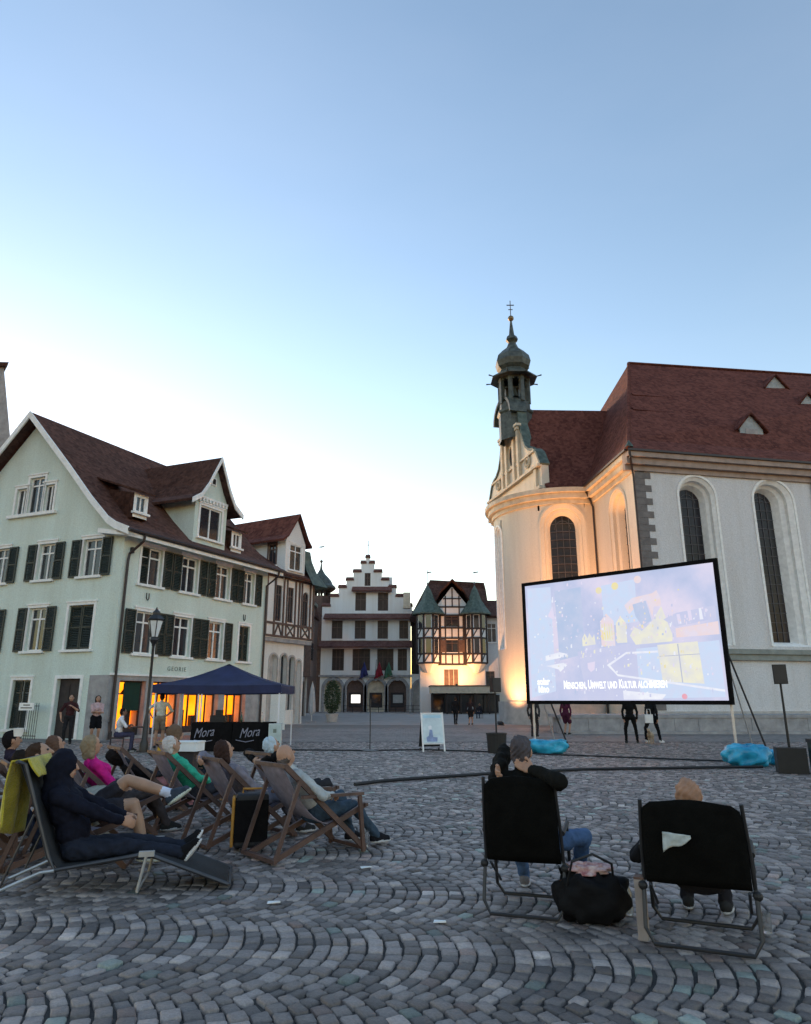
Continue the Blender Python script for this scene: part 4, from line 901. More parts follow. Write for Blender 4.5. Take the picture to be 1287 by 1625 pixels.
wall(m, FU, -1.5, 4.4, 5.5, 9.7, ops, .2); m.quad(FU(4.4,5.5),FU(4.4,9.7),FU(4.4,9.7,-6),FU(4.4,5.5,-6)); m.build('upper_wall', M['white'], wh)
for q_ in ops: casement(wh, FU, *q_[:4], .15, M['brownwood'], surround=False, sill=False)
for b_ in [(-1.5,z_,4.4,z_,.14) for z_ in (5.62,6.45,9.55)]+[(s_,5.62,s_,9.55,.12) for s_ in (-.6,.2,1.1,1.45,2.35,2.75,3.05,3.98,4.34)]+[(.3,5.7,.65,6.4,.08),(1.0,5.7,.65,6.4,.08),(1.55,5.7,2.25,6.4,.08),(2.25,5.7,1.55,6.4,.08),(3.15,5.7,3.9,6.4,.08),(3.9,5.7,3.15,6.4,.08)]:
    m = MB(); m.hexa(tb(FU,*b_,.03)); m.build('timber', M['brownwood'], wh)
m = MB(); m.fbox(FWH,-1.5,4.3,5.25,5.5,.0,.34); m.build('jetty_beam', M['greystone'], wh)
m = MB(); m.hexa([FU(-1.8,9.55,.5),FU(4.9,9.55,.5),FU(4.4,13.0,-5),FU(-1.8,13.0,-5),FU(-1.8,9.75,.5),FU(4.9,9.75,.5),FU(4.4,13.2,-5),FU(-1.8,13.2,-5)]); m.build('roof', M['brownroof'], wh)
m = MB(); pr = [(.75,9.35),(.55,9.7),(.15,10.4),(-.1,11.2),(-.2,11.9)]
for (o0,z0),(o1,z1) in zip(pr,pr[1:]):
    e0,e1 = 4.3+o0*1.0,4.3+o1*1.0
    m.quad(FU(3.3,z0,o0),FU(e0,z0,o0),FU(e1,z1,o1),FU(3.3,z1,o1)); m.quad(FU(e0,z0,o0),FU(e1,z1,o1),FU(e1,z1,-5),FU(e0,z0,-5))
m.build('bay_roof', M['copper'], wh)
# cross gable: side wall towards the camera, front towards the square
FS = Fr(FU(.95,0,.12), Vector((.866,-.5,0)), (-.5,-.866))
m = MB(); wall(m, FS, -4.5, 0, 9.3, 12.3, [(-1.5,-.85,10.5,12.0)], .12); m.build('dormer_side', M['white'], wh); casement(wh, FS, -1.5, -.85, 10.5, 12.0, .1, M['brownwood'])
FX = Fr(FU(0,0,.12), DW, (.866,-.5))
m = MB(); wall(m, FX, .95, 3.1, 9.7, 12.2, [(1.4,2.7,10.2,12.0)], .12); m.add([FX(.95,12.2),FX(3.1,12.2),FX(2.05,13.95)],[[0,1,2]]); m.quad(FX(3.1,9.7),FX(3.1,12.2),FX(3.1,12.2,-4.5),FX(3.1,9.7,-4.5)); m.build('dormer_front', M['white'], wh); casement(wh, FX, 1.4, 2.7, 10.2, 12.0, .1)
m = MB()
for P in ([(.35,12.0),(.9,12.4),(2.05,14.1)],[(2.05,14.1),(3.1,12.4),(3.5,12.0)]):
    for (a,b),(c,d) in zip(P,P[1:]): m.hexa([FX(a,b,.3),FX(c,d,.3),FX(c,d,-6),FX(a,b,-6),FX(a,b+.15,.3),FX(c,d+.15,.3),FX(c,d+.15,-6),FX(a,b+.15,-6)])
m.build('dormer_roof', M['redroof'], wh)
# dark carved bay house between it and the town hall
DX = -1.9
dh = root('carved_bay_house', (-11.6,62,0), 'dark house with carved wooden bay and little domed turret beside the stepped gable house', 'house')
PD = Vector((-8.6,56,0)); DD = Vector((-.03,1,0)); FDH = Fr(PD, DD, (1,.03))
m = MB(); m.box(-22,-8.6,56,76,0,11.2); m.build('wall', M['greystone'], dh)
m = MB(); m.hexa([(-22.5,55.5,11.2),(-8,55.5,11.2),(-8,77,11.2),(-22.5,77,11.2),(-16,57,14.5),(-14,57,14.5),(-14,76,14.5),(-16,76,14.5)]); m.build('roof', M['brownroof'], dh)
for k in range(3):
    y0 = 57.5+k*6
    m = MB(); m.prism([(-8.58,y0),(-7.5,y0+.6),(-7.5,y0+2.4),(-8.58,y0+3)], lambda a,b,d: Vector((a,b,d)), 4.4-.3*k, 10.8); by = m.build('carved_bay', M['brownwood'], dh)
    for z0 in (5.4,8.2):
        g = MB(); g.box(-7.498,-7.47,y0+.75,y0+2.25,z0,z0+1.7); g.build('window', M['glass'], by)
        g = MB(); g.box(-7.47,-7.42,y0+1.45,y0+1.55,z0,z0+1.7); g.build('mullion', M['timber'], by)
    m = MB(); m.prism([(-8.58,y0-.2),(-7.2,y0+.4),(-7.2,y0+2.6),(-8.58,y0+3.2)], lambda a,b,d: Vector((a,b,d)), 10.8, 11.1); m.build('bay_cap', M['darkcopper'], by)
for k in range(4):
    m = MB(); m.box(-8.59,-8.45,57+k*5,59.6+k*5,0,3.4); m.build('shop_opening', M['timber'], dh)
    m = MB(); m.tube([(-8.1,56.5+k*5,0),(-8.1,56.5+k*5,4.3)],.13,8); m.build('column', M['palestone'], dh)
for o_ in [o for o in dh.children]: o_.location.x += DX
# domed turret
tx,ty = -12.7,103.0
dt = root('domed_turret_house', (tx,ty,0), 'dark round turret with small onion roof left of the stepped gable', 'tower')
m = MB(); m.lathe([(1.7,0),(1.7,16.4)],(tx,ty,0),10); m.build('shaft', M['brownwood'], dt)
for i in range(10):
    a = 2*math.pi*i/10+.3; m = MB(); m.bar((tx+1.35*math.cos(a),ty+1.35*math.sin(a),16.4),(tx+1.35*math.cos(a),ty+1.35*math.sin(a),18.2),.3); m.build('post', M['timber'], dt)
m = MB(); m.lathe([(1.8,17.2),(2.3,17.6),(2.25,17.9),(1.8,18.3),(1.6,18.8),(1.1,19.4),(.6,19.9),(.2,20.6),(.05,21.8)],(tx,ty,0),12); m.build('onion_roof', M['darkcopper'], dt)
m = MB(); m.sphere((tx,ty,21.8),.24,8,6); m.tube([(tx,ty,21.8),(tx,ty,24.2)],.04,5); m.bar((tx-.4,ty,24.0),(tx+.4,ty,24.1),.05,.18); m.build('weather_vane', M['lead'], dt)
cnr = root('corner_house', (-17,94,0), 'dark brown house filling the corner left of the stepped gable house', 'house')
FK = Fr((-24,90), (1,0), (0,-1)); m = MB(); wall(m, FK, 0, 11.6, 0, 12.5, [(6.2+k*1.8,7.3+k*1.8,z_,z_+1.8) for k in range(3) for z_ in (4.6,8.2)], .2); m.quad(FK(11.6,0),FK(11.6,12.5),FK(11.6,12.5,-9),FK(11.6,0,-9)); m.build('wall', M['brownwood'], cnr)
for k in range(3):
    for z_ in (4.6,8.2): casement(cnr, FK, 6.2+k*1.8, 7.3+k*1.8, z_, z_+1.8, .15, M['timber'], surround=False, sill=False, glass=M['darkpane'])
m = MB(); m.hexa([FK(-.4,12.4,.5),FK(11.9,12.4,.5),FK(11.9,12.4,-9),FK(-.4,12.4,-9),FK(-.4,15.8,-4),FK(11.2,15.8,-4),FK(11.2,15.8,-5),FK(-.4,15.8,-5)]); m.build('roof', M['brownroof'], cnr)
# clipped evergreen in a tub
def leafy(name, parent, centre, rad, n, size, mt, seed, shape=None):
    rg = np.random.default_rng(seed); m = MB()
    for _ in range(n):
        d = rg.normal(size=3); d /= np.linalg.norm(d); q = rg.uniform(.45,1.0)**.6
        p = Vector((centre[0]+rad[0]*d[0]*q, centre[1]+rad[1]*d[1]*q, centre[2]+rad[2]*d[2]*q))
        a = Vector(rg.normal(size=3)).normalized()*size*rg.uniform(.6,1.3); b = a.cross(Vector(rg.normal(size=3))).normalized()*size*.45
        m.quad(p-a,p+b,p+a,p-b)
    return m.build(name, mt, parent, fix=False)
M['leaf'] = mat('dark_green_leaf', (.022,.045,.018), .6, .4, 8, c2=(.05,.09,.03))
bx_,by_ = -5.35,52.5
pt = root('clipped_evergreen', (bx_,by_,0), 'dark green clipped evergreen column standing before the stepped gable arches', 'shrub')
m = MB(); m.lathe([(.38,0),(.45,.5),(.5,.52),(.5,.6),(.4,.6)],(bx_,by_,0),14); m.build('tub', M['palestone'], pt)
m = MB(); m.tube([(bx_,by_,.4),(bx_,by_,2.2)],[.06,.02],6); m.build('trunk', M['timber'], pt)
leafy('crown', pt, (bx_,by_,1.75), (.62,.62,1.25), 2600, .07, M['leaf'], 4)
# twig of a street tree at the left edge
ft = root('young_tree', (-16.9,25.2,0), 'young leafy tree just inside the left edge before the mint house', 'tree')
m = MB(); m.tube([(-16.9,25.2,0),(-16.85,25.2,1.6),(-16.8,25.2,2.6),(-16.5,25.2,3.3)],[.07,.055,.04,.02],7)
for a_,b_ in (((-16.85,25.2,2.2),(-16.1,25.1,2.7)),((-16.8,25.2,2.6),(-15.95,25.3,3.0)),((-16.8,25.2,2.5),(-17.6,25.2,3.2)),((-16.5,25.2,3.2),(-15.95,25.2,3.35))): m.tube([a_,b_],[.025,.008],5)
m.build('trunk', M['timber'], ft)
for i,c_ in enumerate(((-15.9,25.1,2.75),(-16.0,25.3,3.05),(-17.5,25.2,3.2),(-16.4,25.2,3.45))): leafy('crown', ft, c_, (.42,.35,.22), 160, .07, M['leaf'], 10+i)
# ------------------------------------------------------------------ cinema screen
SA = Vector((3.92,22.29,0)); SE = Vector((4.47,-4.16,0)).normalized(); SN = Vector((SE.y,-SE.x,0))
SN = SN if SN.y < 0 else -SN
FSC = Fr(SA, SE, SN); SX0,SX1,SZ0,SZ1 = -.16,6.01,1.40,5.18
sc = root('cinema_screen', SA, 'large open air cinema screen with black border and washed out picture', 'screen')
M['alu'] = mat('aluminium', (.55,.55,.56), .4, .15, 6, metal=.7); M['blackcloth'] = mat('black_cloth', (.008,.0075,.008), .95, .3, 8, .2, 60, spec=.1)
M['steel'] = mat('dark_steel_tube', (.06,.06,.065), .4, .2, 6, metal=.5)
m = MB(); bw = .105
m.fbox(FSC,SX0,SX0+bw,SZ0,SZ1,-.05,.05); m.fbox(FSC,SX1-bw,SX1,SZ0,SZ1,-.05,.05); m.fbox(FSC,SX0+bw,SX1-bw,SZ0,SZ0+bw,-.05,.05); m.fbox(FSC,SX0+bw,SX1-bw,SZ1-bw,SZ1,-.05,.05)
m.build('border', M['blackcloth'], sc)
def screen_mat():
    m = bpy.data.materials.new('projected_image'); m.use_nodes = True; t = m.node_tree; t.nodes.clear(); L = t.links
    o = t.nodes.new('ShaderNodeOutputMaterial'); e = t.nodes.new('ShaderNodeEmission'); tcn = t.nodes.new('ShaderNodeTexCoord')
    n = t.nodes.new('ShaderNodeTexNoise'); n.inputs['Scale'].default_value = .55; n.inputs['Detail'].default_value = 3; L.new(tcn.outputs['Object'], n.inputs['Vector'])
    n2 = t.nodes.new('ShaderNodeTexNoise'); n2.inputs['Scale'].default_value = 3.2; n2.inputs['Detail'].default_value = 6; n2.inputs['Roughness'].default_value = .7; L.new(tcn.outputs['Object'], n2.inputs['Vector'])
    ad = t.nodes.new('ShaderNodeMath'); ad.operation = 'MULTIPLY_ADD'; ad.inputs[1].default_value = .28; L.new(n2.outputs['Fac'], ad.inputs[0]); L.new(n.outputs['Fac'], ad.inputs[2])
    r = t.nodes.new('ShaderNodeValToRGB'); cr_ = r.color_ramp; cr_.elements[0].position = .42; cr_.elements[0].color = (.46,.55,.78,1); cr_.elements[1].position = .85; cr_.elements[1].color = (.80,.74,.90,1)
    q = cr_.elements.new(.62); q.color = (.60,.64,.86,1)
    L.new(ad.outputs[0], r.inputs[0]); L.new(r.outputs[0], e.inputs[0]); e.inputs[1].default_value = SCREEN_E; L.new(e.outputs[0], o.inputs[0]); return m
SCREEN_E = .118
m = MB(); m.fbox(FSC,SX0+bw,SX1-bw,SZ0+bw,SZ1-bw,-.02,.012); pic = m.build('picture', screen_mat(), sc)
m = MB(); m.fbox(FSC,SX0+bw+.001,SX1-bw-.001,SZ0+bw+.001,SZ1-bw-.001,-.03,-.021); m.build('back_cloth', M['blackcloth'], sc)
rs0 = random.Random(3)
def em(nm,c,k=1.0,mixf=.55):
    b_ = (.58,.64,.86); return emit(nm, tuple(x_*(1-mixf)+y_*mixf for x_,y_ in zip(c,b_)), SCREEN_E*k, c2=tuple((x_*(1-mixf)+y_*mixf)*.45+z_*.55 for x_,y_,z_ in zip(c,b_,(.66,.68,.86))), scale=rs0.uniform(2.5,5))
E_ = dict(y=em('picture_yellow',(.95,.80,.22),1.05,.2), o=em('picture_orange',(1,.62,.38),1.15), c=em('picture_cream',(1,.95,.62),1.02,.3), w=em('picture_white',(1,1,.98),1.08,.35), p=em('picture_pink',(.95,.72,.80),1.1), r=em('picture_red',(.95,.3,.35),1,.2), b=em('picture_blue',(.40,.56,.78),1.0), pb=em('picture_pale_blue',(.62,.82,1.0),1.05), v=em('picture_violet',(.62,.62,.86),1.0), t=em('picture_grey',(.5,.55,.62),.9))
E_['t2'] = emit('picture_lettering',(1,1,.97),SCREEN_E*1.3)
PU = lambda u: SX0+(SX1-SX0)*u; PV = lambda v: SZ1-(SZ1-SZ0)*v
lay = [.0135]
def patch(pts, k):
    lay[0] += .00008; g = MB(); g.add([FSC(PU(u),PV(v),lay[0]) for u,v in pts],[list(range(len(pts)))]); g.build('picture_patch', E_[k], pic, fix=False)
def disc(u,v,r,k): patch([(u+r*math.cos(t_),v+r*1.63*math.sin(t_)) for t_ in np.linspace(0,2*math.pi,17)[:-1]],k)
patch([(.19,.1),(.34,.09),(.34,.62),(.2,.66)],'b'); patch([(.30,.6),(.62,.55),(.62,.97),(.34,.97)],'v'); patch([(.03,.05),(.17,.06),(.17,.9),(.03,.95)],'pb')
patch([(.60,.60),(.97,.57),(.97,.95),(.60,.96)],'pb'); patch([(.45,.1),(.62,.08),(.62,.4),(.45,.42)],'pb')
disc(.435,.135,.016,'y'); disc(.52,.115,.018,'y'); disc(.635,.085,.018,'o')
patch([(.56,.27),(.60,.22),(.70,.20),(.72,.18),(.735,.24),(.735,.30),(.70,.30),(.69,.38),(.67,.25),(.63,.27),(.58,.34)],'o')
patch([(.60,.27),(.665,.25),(.685,.40),(.64,.44),(.61,.36)],'b')
patch([(.575,.50),(.60,.44),(.635,.47),(.66,.44),(.69,.40),(.735,.30),(.775,.52),(.77,.56),(.60,.57)],'c')
patch([(.43,.38),(.465,.32),(.50,.38),(.50,.57),(.43,.57)],'o'); patch([(.445,.42),(.485,.42),(.485,.53),(.445,.53)],'c')
patch([(.51,.40),(.535,.35),(.56,.40),(.56,.55),(.51,.55)],'c')
for k in range(5): patch([(.437+.012*k,.40),(.442+.012*k,.40),(.442+.012*k,.52),(.437+.012*k,.52)],'y')
patch([(.79,.47),(.975,.44),(.975,.53),(.79,.535)],'o'); patch([(.70,.58),(.88,.57),(.89,.86),(.71,.84)],'c')
patch([(.705,.66),(.885,.655),(.885,.66),(.705,.665)],'t'); patch([(.79,.58),(.795,.58),(.80,.85),(.795,.85)],'t')
patch([(.46,.70),(.55,.62),(.70,.62),(.70,.635),(.55,.635),(.465,.715)],'w'); patch([(.46,.70),(.50,.78),(.97,.90),(.97,.915),(.50,.795),(.45,.71)],'w'); patch([(.52,.90),(.72,.93),(.70,.965),(.52,.965)],'w')
patch([(.33,.50),(.345,.46),(.36,.5),(.37,.46),(.385,.5),(.395,.47),(.40,.55),(.33,.56)],'c'); patch([(.12,.62),(.2,.595),(.24,.61),(.25,.63),(.12,.66)],'w'); patch([(.12,.70),(.22,.68),(.24,.70),(.2,.75),(.19,.73)],'w')
patch([(.145,.30),(.175,.22),(.185,.32),(.175,.33)],'p'); patch([(.35,.69),(.39,.68),(.385,.74),(.365,.76),(.35,.73)],'p'); disc(.80,.945,.012,'r')
patch([(.74,.40),(.80,.36),(.97,.33),(.97,.42),(.79,.46)],'v'); patch([(.80,.37),(.815,.37),(.82,.44),(.805,.44)],'p'); patch([(.85,.35),(.865,.35),(.868,.42),(.853,.42)],'p'); patch([(.9,.34),(.91,.34),(.915,.42),(.9,.42)],'w')
rs = random.Random(5)
for k in range(46):
    u = rs.uniform(.05,.45); v = rs.uniform(.15,.8); d = rs.uniform(.003,.008); patch([(u,v),(u+d,v+d*.5),(u+d*.7,v+d*2.2),(u-d*.4,v+d*1.4)],rs.choice('wwpcv'))
for cu_,cv_,su,sv,n_,ks in ((.47,.46,.05,.07,40,'coyw'),(.60,.42,.07,.09,50,'cowyb'),(.84,.40,.08,.06,40,'pvwo'),(.35,.56,.08,.06,34,'cwvp'),(.62,.70,.12,.06,36,'wvpc'),(.25,.30,.10,.15,30,'vbwp'),(.80,.72,.08,.08,24,'wcyp'),(.15,.75,.08,.10,24,'wvb'),(.45,.90,.2,.03,24,'pvw')):
    for k in range(n_):
        u = min(.97,max(.03,rs.gauss(cu_,su))); v = min(.95,max(.05,rs.gauss(cv_,sv))); a = rs.uniform(.002,.009); b = rs.uniform(.004,.028)
        if u+a < .975 and v+b < .96: patch([(u,v),(u+a,v-a*.4),(u+a*.9,v+b),(u-a*.2,v+b*.9)],rs.choice(ks))
ML = lambda u,v: plane_M(FSC(PU(u),PV(v),.06), SE, (0,0,1))
text_mesh('picture_text','Menschen, Umwelt und Kultur alchimieren',.34,E_['t2'],ML(.475,.855),pic,ext=.001,smallcaps=True,bold=.008,xscale=.50)
text_mesh('picture_logo','solar',.27,E_['t2'],ML(.105,.825),pic,ext=.001,bold=.012,xscale=.8); text_mesh('picture_logo','kino',.27,E_['t2'],ML(.105,.885),pic,ext=.001,bold=.012,xscale=.8)
for s_ in (-.02,5.9):
    m = MB(); m.tube([FSC(s_,0.02,-.1),FSC(s_,SZ1-.2,-.1)],.035,8); m.build('leg', M['alu'], sc)
    m = MB(); m.tube([FSC(s_,2.9,-.12),FSC(s_+.35,.06,-1.5)],.026,6); m.build('stay', M['steel'], sc)
    m = MB(); m.tube([FSC(s_,2.6,-.12),FSC(s_+.1,.06,-1.2)],.02,6); m.build('stay', M['alu'], sc)
    m = MB(); m.fbox(FSC,s_-.05,s_+.05,0,.03,-1.5,.35); m.build('foot', M['alu'], sc)
# crumpled blue ballast bags
M['bluebag'] = mat('blue_plastic_bag', (.0,.24,.46), .3, .25, 3, .8, 6, spec=.6, c2=(.05,.52,.76))  # bright highlights and dark patches of crumpled plastic put into the two blues
def sack(name, label, cat, loc, dims, mt, seed, rz=0, group=None, dip=.25, crum=.10):
    rg = np.random.default_rng(seed); m = MB(); nu,nv = 40,20; ph = rg.uniform(0,6.28,(10,3)); kk = rg.integers(2,9,(10,2))
    vs = []; 
    for j in range(nv+1):
        t_ = math.pi*j/nv
        for i in range(nu):
            a = 2*math.pi*i/nu; x_ = math.copysign(abs(math.sin(t_)*math.cos(a))**.75,math.cos(a)); y_ = math.copysign(abs(math.sin(t_)*math.sin(a))**.8,math.sin(a)); z_ = -math.copysign(abs(math.cos(t_))**.8,math.cos(t_))
            w_ = 1+crum*sum(math.sin(kk[q][0]*a+ph[q][0])*math.sin(kk[q][1]*t_+ph[q][1]) for q in range(10))/2.2
            top_ = max(0,z_); zz = z_*(1-dip*top_*(1-x_*x_))
            vs.append((x_*w_*dims[0]/2, y_*w_*dims[1]/2, max(0,(zz*w_+1)*dims[2]/2-.04*dims[2])))
    fs = [[j*nu+i,j*nu+(i+1)%nu,(j+1)*nu+(i+1)%nu,(j+1)*nu+i] for j in range(nv) for i in range(nu)]
    m.add(vs,fs); o = m.build(name, mt, smooth='all'); o.location = loc; o.rotation_euler = (0,0,rz); return tag(o,label,cat,group)
sack('ballast_bag','crumpled bright blue plastic ballast bag at the left foot of the screen','bag',(4.2,21.6,0),(1.2,.55,.5),M['bluebag'],1,R(-25),'blue ballast bags at the screen',.45,.10)
sack('ballast_bag','larger crumpled bright blue ballast bag at the right foot of the screen','bag',(8.15,17.5,0),(1.05,.62,.56),M['bluebag'],2,R(-10),'blue ballast bags at the screen',.2,.09)
sack('ballast_bag','small blue ballast bag half hidden behind the black speaker base at right','bag',(9.1,17.9,0),(.7,.5,.42),M['bluebag'],5,R(10),'blue ballast bags at the screen',.3,.09)
# loudspeakers on poles in black weight tubs
M['blackplastic'] = mat('black_plastic', (.009,.0085,.009), .6, .3, 8)
def speaker(loc, h, label, rz, tub=True):
    r_ = root('loudspeaker', loc, label, 'loudspeaker', 'loudspeakers on poles', world=False, rz=rz)
    m = MB(); m.lathe([(.24,0),(.27,.0),(.30,.52),(.32,.53),(.32,.57),(.27,.57),(.25,.5)],(0,0,0),20) if tub else m.box(-.29,.29,-.25,.25,0,.52); m.build('weight_tub', M['blackplastic'], r_)
    m = MB(); m.tube([(0,0,.1),(0,0,h-.3)],[.03,.022],8); m.build('pole', M['blackplastic'], r_)
    m = MB(); m.hexa([(-.14,-.13,h-.42),(.14,-.13,h-.42),(.11,.13,h-.42),(-.11,.13,h-.42),(-.14,-.13,h),(.14,-.13,h),(.11,.13,h),(-.11,.13,h)]); cb = m.build('cabinet', M['blackplastic'], r_)
    m = MB(); m.box(-.125,.125,-.142,-.132,h-.405,h-.015); m.build('grille', M['metal_dark'], cb); return r_
speaker((2.72,21.76,0),2.17,'black loudspeaker on a thin pole in a round black tub left of the screen',R(20))
speaker((8.35,15.9,0),2.28,'black loudspeaker on a thin pole in a square black weight right of the screen',R(-20),False)
bx = root('equipment_case', (9.15,15.6,0), 'dark green equipment case cut off by the right edge of the picture', 'case')
m = MB(); m.box(8.78,9.6,15.2,15.95,.03,.62); m.build('body', mat('dark_green_case',(.02,.035,.03),.5), bx); m = MB(); m.box(8.76,9.62,15.18,15.97,.622,.70); m.build('lid', M['metal_dark'], bx)
# A-board
ab = root('a_board', (.8,22.6,0), 'white framed pavement poster stand leaning back on the square', 'sign', world=False, rz=R(14))
m = MB()
def ap(x_,q,o=0): return Vector((x_, -.28+.22*q*1.0+o*.0-.0, 0))+Vector((0,0,1.12*q))
def abar(x0,q0,x1,q1,w_): m.bar((x0,-.30+.24*q0,1.14*q0),(x1,-.30+.24*q1,1.14*q1),w_,.03)
for x_ in (-.34,.34): abar(x_,0,x_,1,.045)
abar(-.34,.20,.34,.20,.045); abar(-.34,.985,.34,.985,.045); m.build('front_frame', M['white_trim'], ab)
pm = mat('poster_print', (.55,.68,.74), .5, .2, 1.4, c2=(.80,.92,.95))
m = MB(); q = lambda x_,t_,o: (x_,-.30+.24*t_-o,1.14*t_+o*.2)
m.hexa([q(-.32,.22,.0),q(.32,.22,.0),q(.32,.97,.0),q(-.32,.97,.0),q(-.32,.22,.012),q(.32,.22,.012),q(.32,.97,.012),q(-.32,.97,.012)]); po = m.build('poster', pm, ab)
def pp(pts,mt):
    g = MB(); g.add([q(a,b,.0145) for a,b in pts],[list(range(len(pts)))]); g.build('poster_print', mt, po, fix=False)
pp([(-.2,.25),(.12,.25),(.14,.36),(.0,.37),(-.02,.55),(-.1,.56),(-.14,.4),(-.22,.36)], mat('poster_blue_figure',(.25,.32,.52),.6,.3,6)); pp([(-.28,.86),(.28,.86),(.28,.93),(-.28,.93)], mat('poster_blue_band',(.4,.62,.74),.6)); pp([(-.13,.56),(-.04,.56),(-.03,.64),(-.08,.67),(-.14,.64)], mat('poster_pale',(.8,.82,.86),.6)); pp([(.02,.45),(.2,.45),(.2,.50),(.02,.50)], mat('poster_grey',(.6,.7,.72),.6))
m = MB(); m.hexa([(-.34,.22,.12),(.34,.22,.12),(.34,-.05,1.13),(-.34,-.05,1.13),(-.34,.245,.12),(.34,.245,.12),(.34,-.025,1.13),(-.34,-.025,1.13)]); m.build('back_panel', M['metal_dark'], ab)
for x_ in (-.3,.3): m = MB(); m.bar((x_,.21,0),(x_,.2,.09),.04); m.build('back_foot', M['metal_dark'], ab)
# ------------------------------------------------------------------ gazebo tent with bar
M['navy'] = mat('navy_tent_cloth', (.018,.024,.075), .8, .25, 2, .3, 4)
tn_ = root('gazebo_tent', (-5.95,24.2,0), 'navy blue pop up gazebo with white poles over the bar', 'tent')
X0,X1,Y0,Y1 = -8.1,-3.98,22.9,25.7; ze,zv,za = 2.0,1.74,2.72; apx = Vector(((X0+X1)/2,(Y0+Y1)/2,za))
cs = [Vector((X0,Y0,ze)),Vector((X1,Y0,ze)),Vector((X1,Y1,ze)),Vector((X0,Y1,ze))]
m = MB(); rg = np.random.default_rng(8)
for i in range(4):
    a,b = cs[i],cs[(i+1)%4]; n_ = 10; rows_ = []
    for j in range(9):
        t_ = j/8; row = []
        for k in range(n_+1):
            p = a.lerp(b,k/n_).lerp(apx,t_); p.z -= .10*math.sin(math.pi*t_)*(1+.25*math.sin(k*1.3))+.03*math.sin(math.pi*k/n_)*(1-t_); row.append(p)
        rows_.append(row)
    for r0,r1 in zip(rows_,rows_[1:]): m.strip(r0,r1)
    lowr = [p+Vector((0,0,zv-ze))+Vector(((a-b).y,-(a-b).x,0)).normalized()*(.03*math.sin(k*2.1)) for k,p in enumerate(rows_[0])]; m.strip(rows_[0],lowr)
m.build('canopy', M['navy'], tn_, smooth=True)
M['whitepole'] = mat('white_painted_pole', (.75,.75,.78), .4, .1)
for x_,y_ in ((X0+.1,Y0+.06),(X1-.06,Y0+.06),(X1-.06,Y1-.06),(X0+.06,Y1-.06),(-6.62,Y0+.06),(-6.52,Y0+.06)):
    m = MB(); m.bar((x_,y_,0),(x_,y_,1.98),.04); m.build('pole', M['whitepole'], tn_)
m = MB()
for a,b in ((X0,-6.57),(-6.57,X1)): m.bar((a,Y0+.06,1.75),((a+b)/2,Y0+.06,1.97),.025); m.bar(((a+b)/2,Y0+.06,1.75),(b,Y0+.06,1.97),.025); m.bar((a,Y0+.08,1.97),((a+b)/2,Y0+.08,1.75),.025); m.bar(((a+b)/2,Y0+.08,1.97),(b,Y0+.08,1.75),.025)
m.build('truss', M['whitepole'], tn_)
ink = mat('chalk_white_print', (.24,.24,.30), .8)
for i,(x_,l_) in enumerate(((-6.0,'left bar table in a black fitted cover with white script under the tent'),(-4.72,'right bar table in a black fitted cover with white script under the tent'))):
    bt = root('bar_table', (x_,22.75,0), l_, 'table', 'covered bar tables', world=False, rz=R(3))
    m = MB(); n_ = 24; rg = np.random.default_rng(i)
    per = [(-.62,-.36),(.62,-.36),(.62,.36),(-.62,.36)]; pts = []
    for k in range(4):
        a,b = Vector(per[k]),Vector(per[(k+1)%4])
        for t_ in range(n_ if k%2 == 0 else 12): pts.append(a.lerp(b,t_/(n_ if k%2 == 0 else 12)))
    ring = lambda z_,g_: [(p.x*(1+g_*(.02+.02*math.sin(k*1.9))),p.y*(1+g_*(.05+.04*math.sin(k*1.9))),z_) for k,p in enumerate(pts)]
    rr = [ring(.01,1.2),ring(.4,.6),ring(.84,0),ring(.855,-.2)]
    for a,b in zip(rr,rr[1:]): m.strip(a,b,close=True)
    m.add(rr[-1],[list(range(len(pts)))]); m.build('table_cover', M['blackcloth'], bt, smooth=True)
    text_mesh('cover_script','Mora',.40,ink,plane_M((-.22 if i == 0 else -.1,-.405,.55),(1,.0,.12),(0,.05,1)),bt,ext=.004,shear=.35,xscale=.72)
    m = MB(); m.tube([(-.5,-.41,.34),(-.2,-.41,.28),(.05,-.41,.33)],.012,5); m.build('script_swash', ink, bt)
cl = root('drinks_cooler', (-4.03,22.5,0), 'narrow pale grey drinks cooler on castors right of the bar tables', 'cooler', world=False, rz=R(5))
m = MB(); m.box(-.19,.19,-.2,.2,.07,.82); m.build('body', mat('pale_grey_plastic',(.50,.58,.58),.4), cl); m = MB(); m.box(-.165,.165,-.21,-.202,.12,.78); m.build('door', mat('pale_green_plastic',(.42,.52,.52),.3,.2,4), cl); m = MB(); m.box(-.05,.05,-.214,-.211,.55,.66); m.build('badge', M['ink'], cl)
for x_ in (-.15,.15):
    m = MB(); m.lathe([(.035,-.02),(.035,.02)],(0,0,0),10); o = m.build('castor', M['blackplastic'], cl); o.location = (x_,-.15,.035); o.rotation_euler = (0,R(90),0)
mc = root('mixing_desk', (-6.0,22.7,.856), 'black box of equipment standing on the left bar table', 'equipment')
m = MB(); m.box(-6.1,-5.65,22.55,22.95,.858,1.06); m.build('body', M['blackplastic'], mc); m = MB(); m.box(-5.95,-5.75,22.6,22.8,1.062,1.22); m.build('top_unit', M['blackplastic'], mc)
for i,(x_,c_,l_) in enumerate(((-4.5,(.5,.45,.4),'pale bottle standing on the right bar table'),(-5.15,(.02,.05,.03),'dark bottle standing at the middle of the bar tables'))):
    m = MB(); m.lathe([(.035,0),(.038,.02),(.038,.17),(.014,.23),(.014,.29),(.016,.30)],(x_,22.7,.857),12); tag(m.build('bottle', mat('bottle_glass_%d'%i,c_,.15), smooth=True), l_, 'bottle')
yb = root('yellow_crate', (-7.3,22.3,0), 'yellow plastic drinks crate standing left of the bar', 'crate')
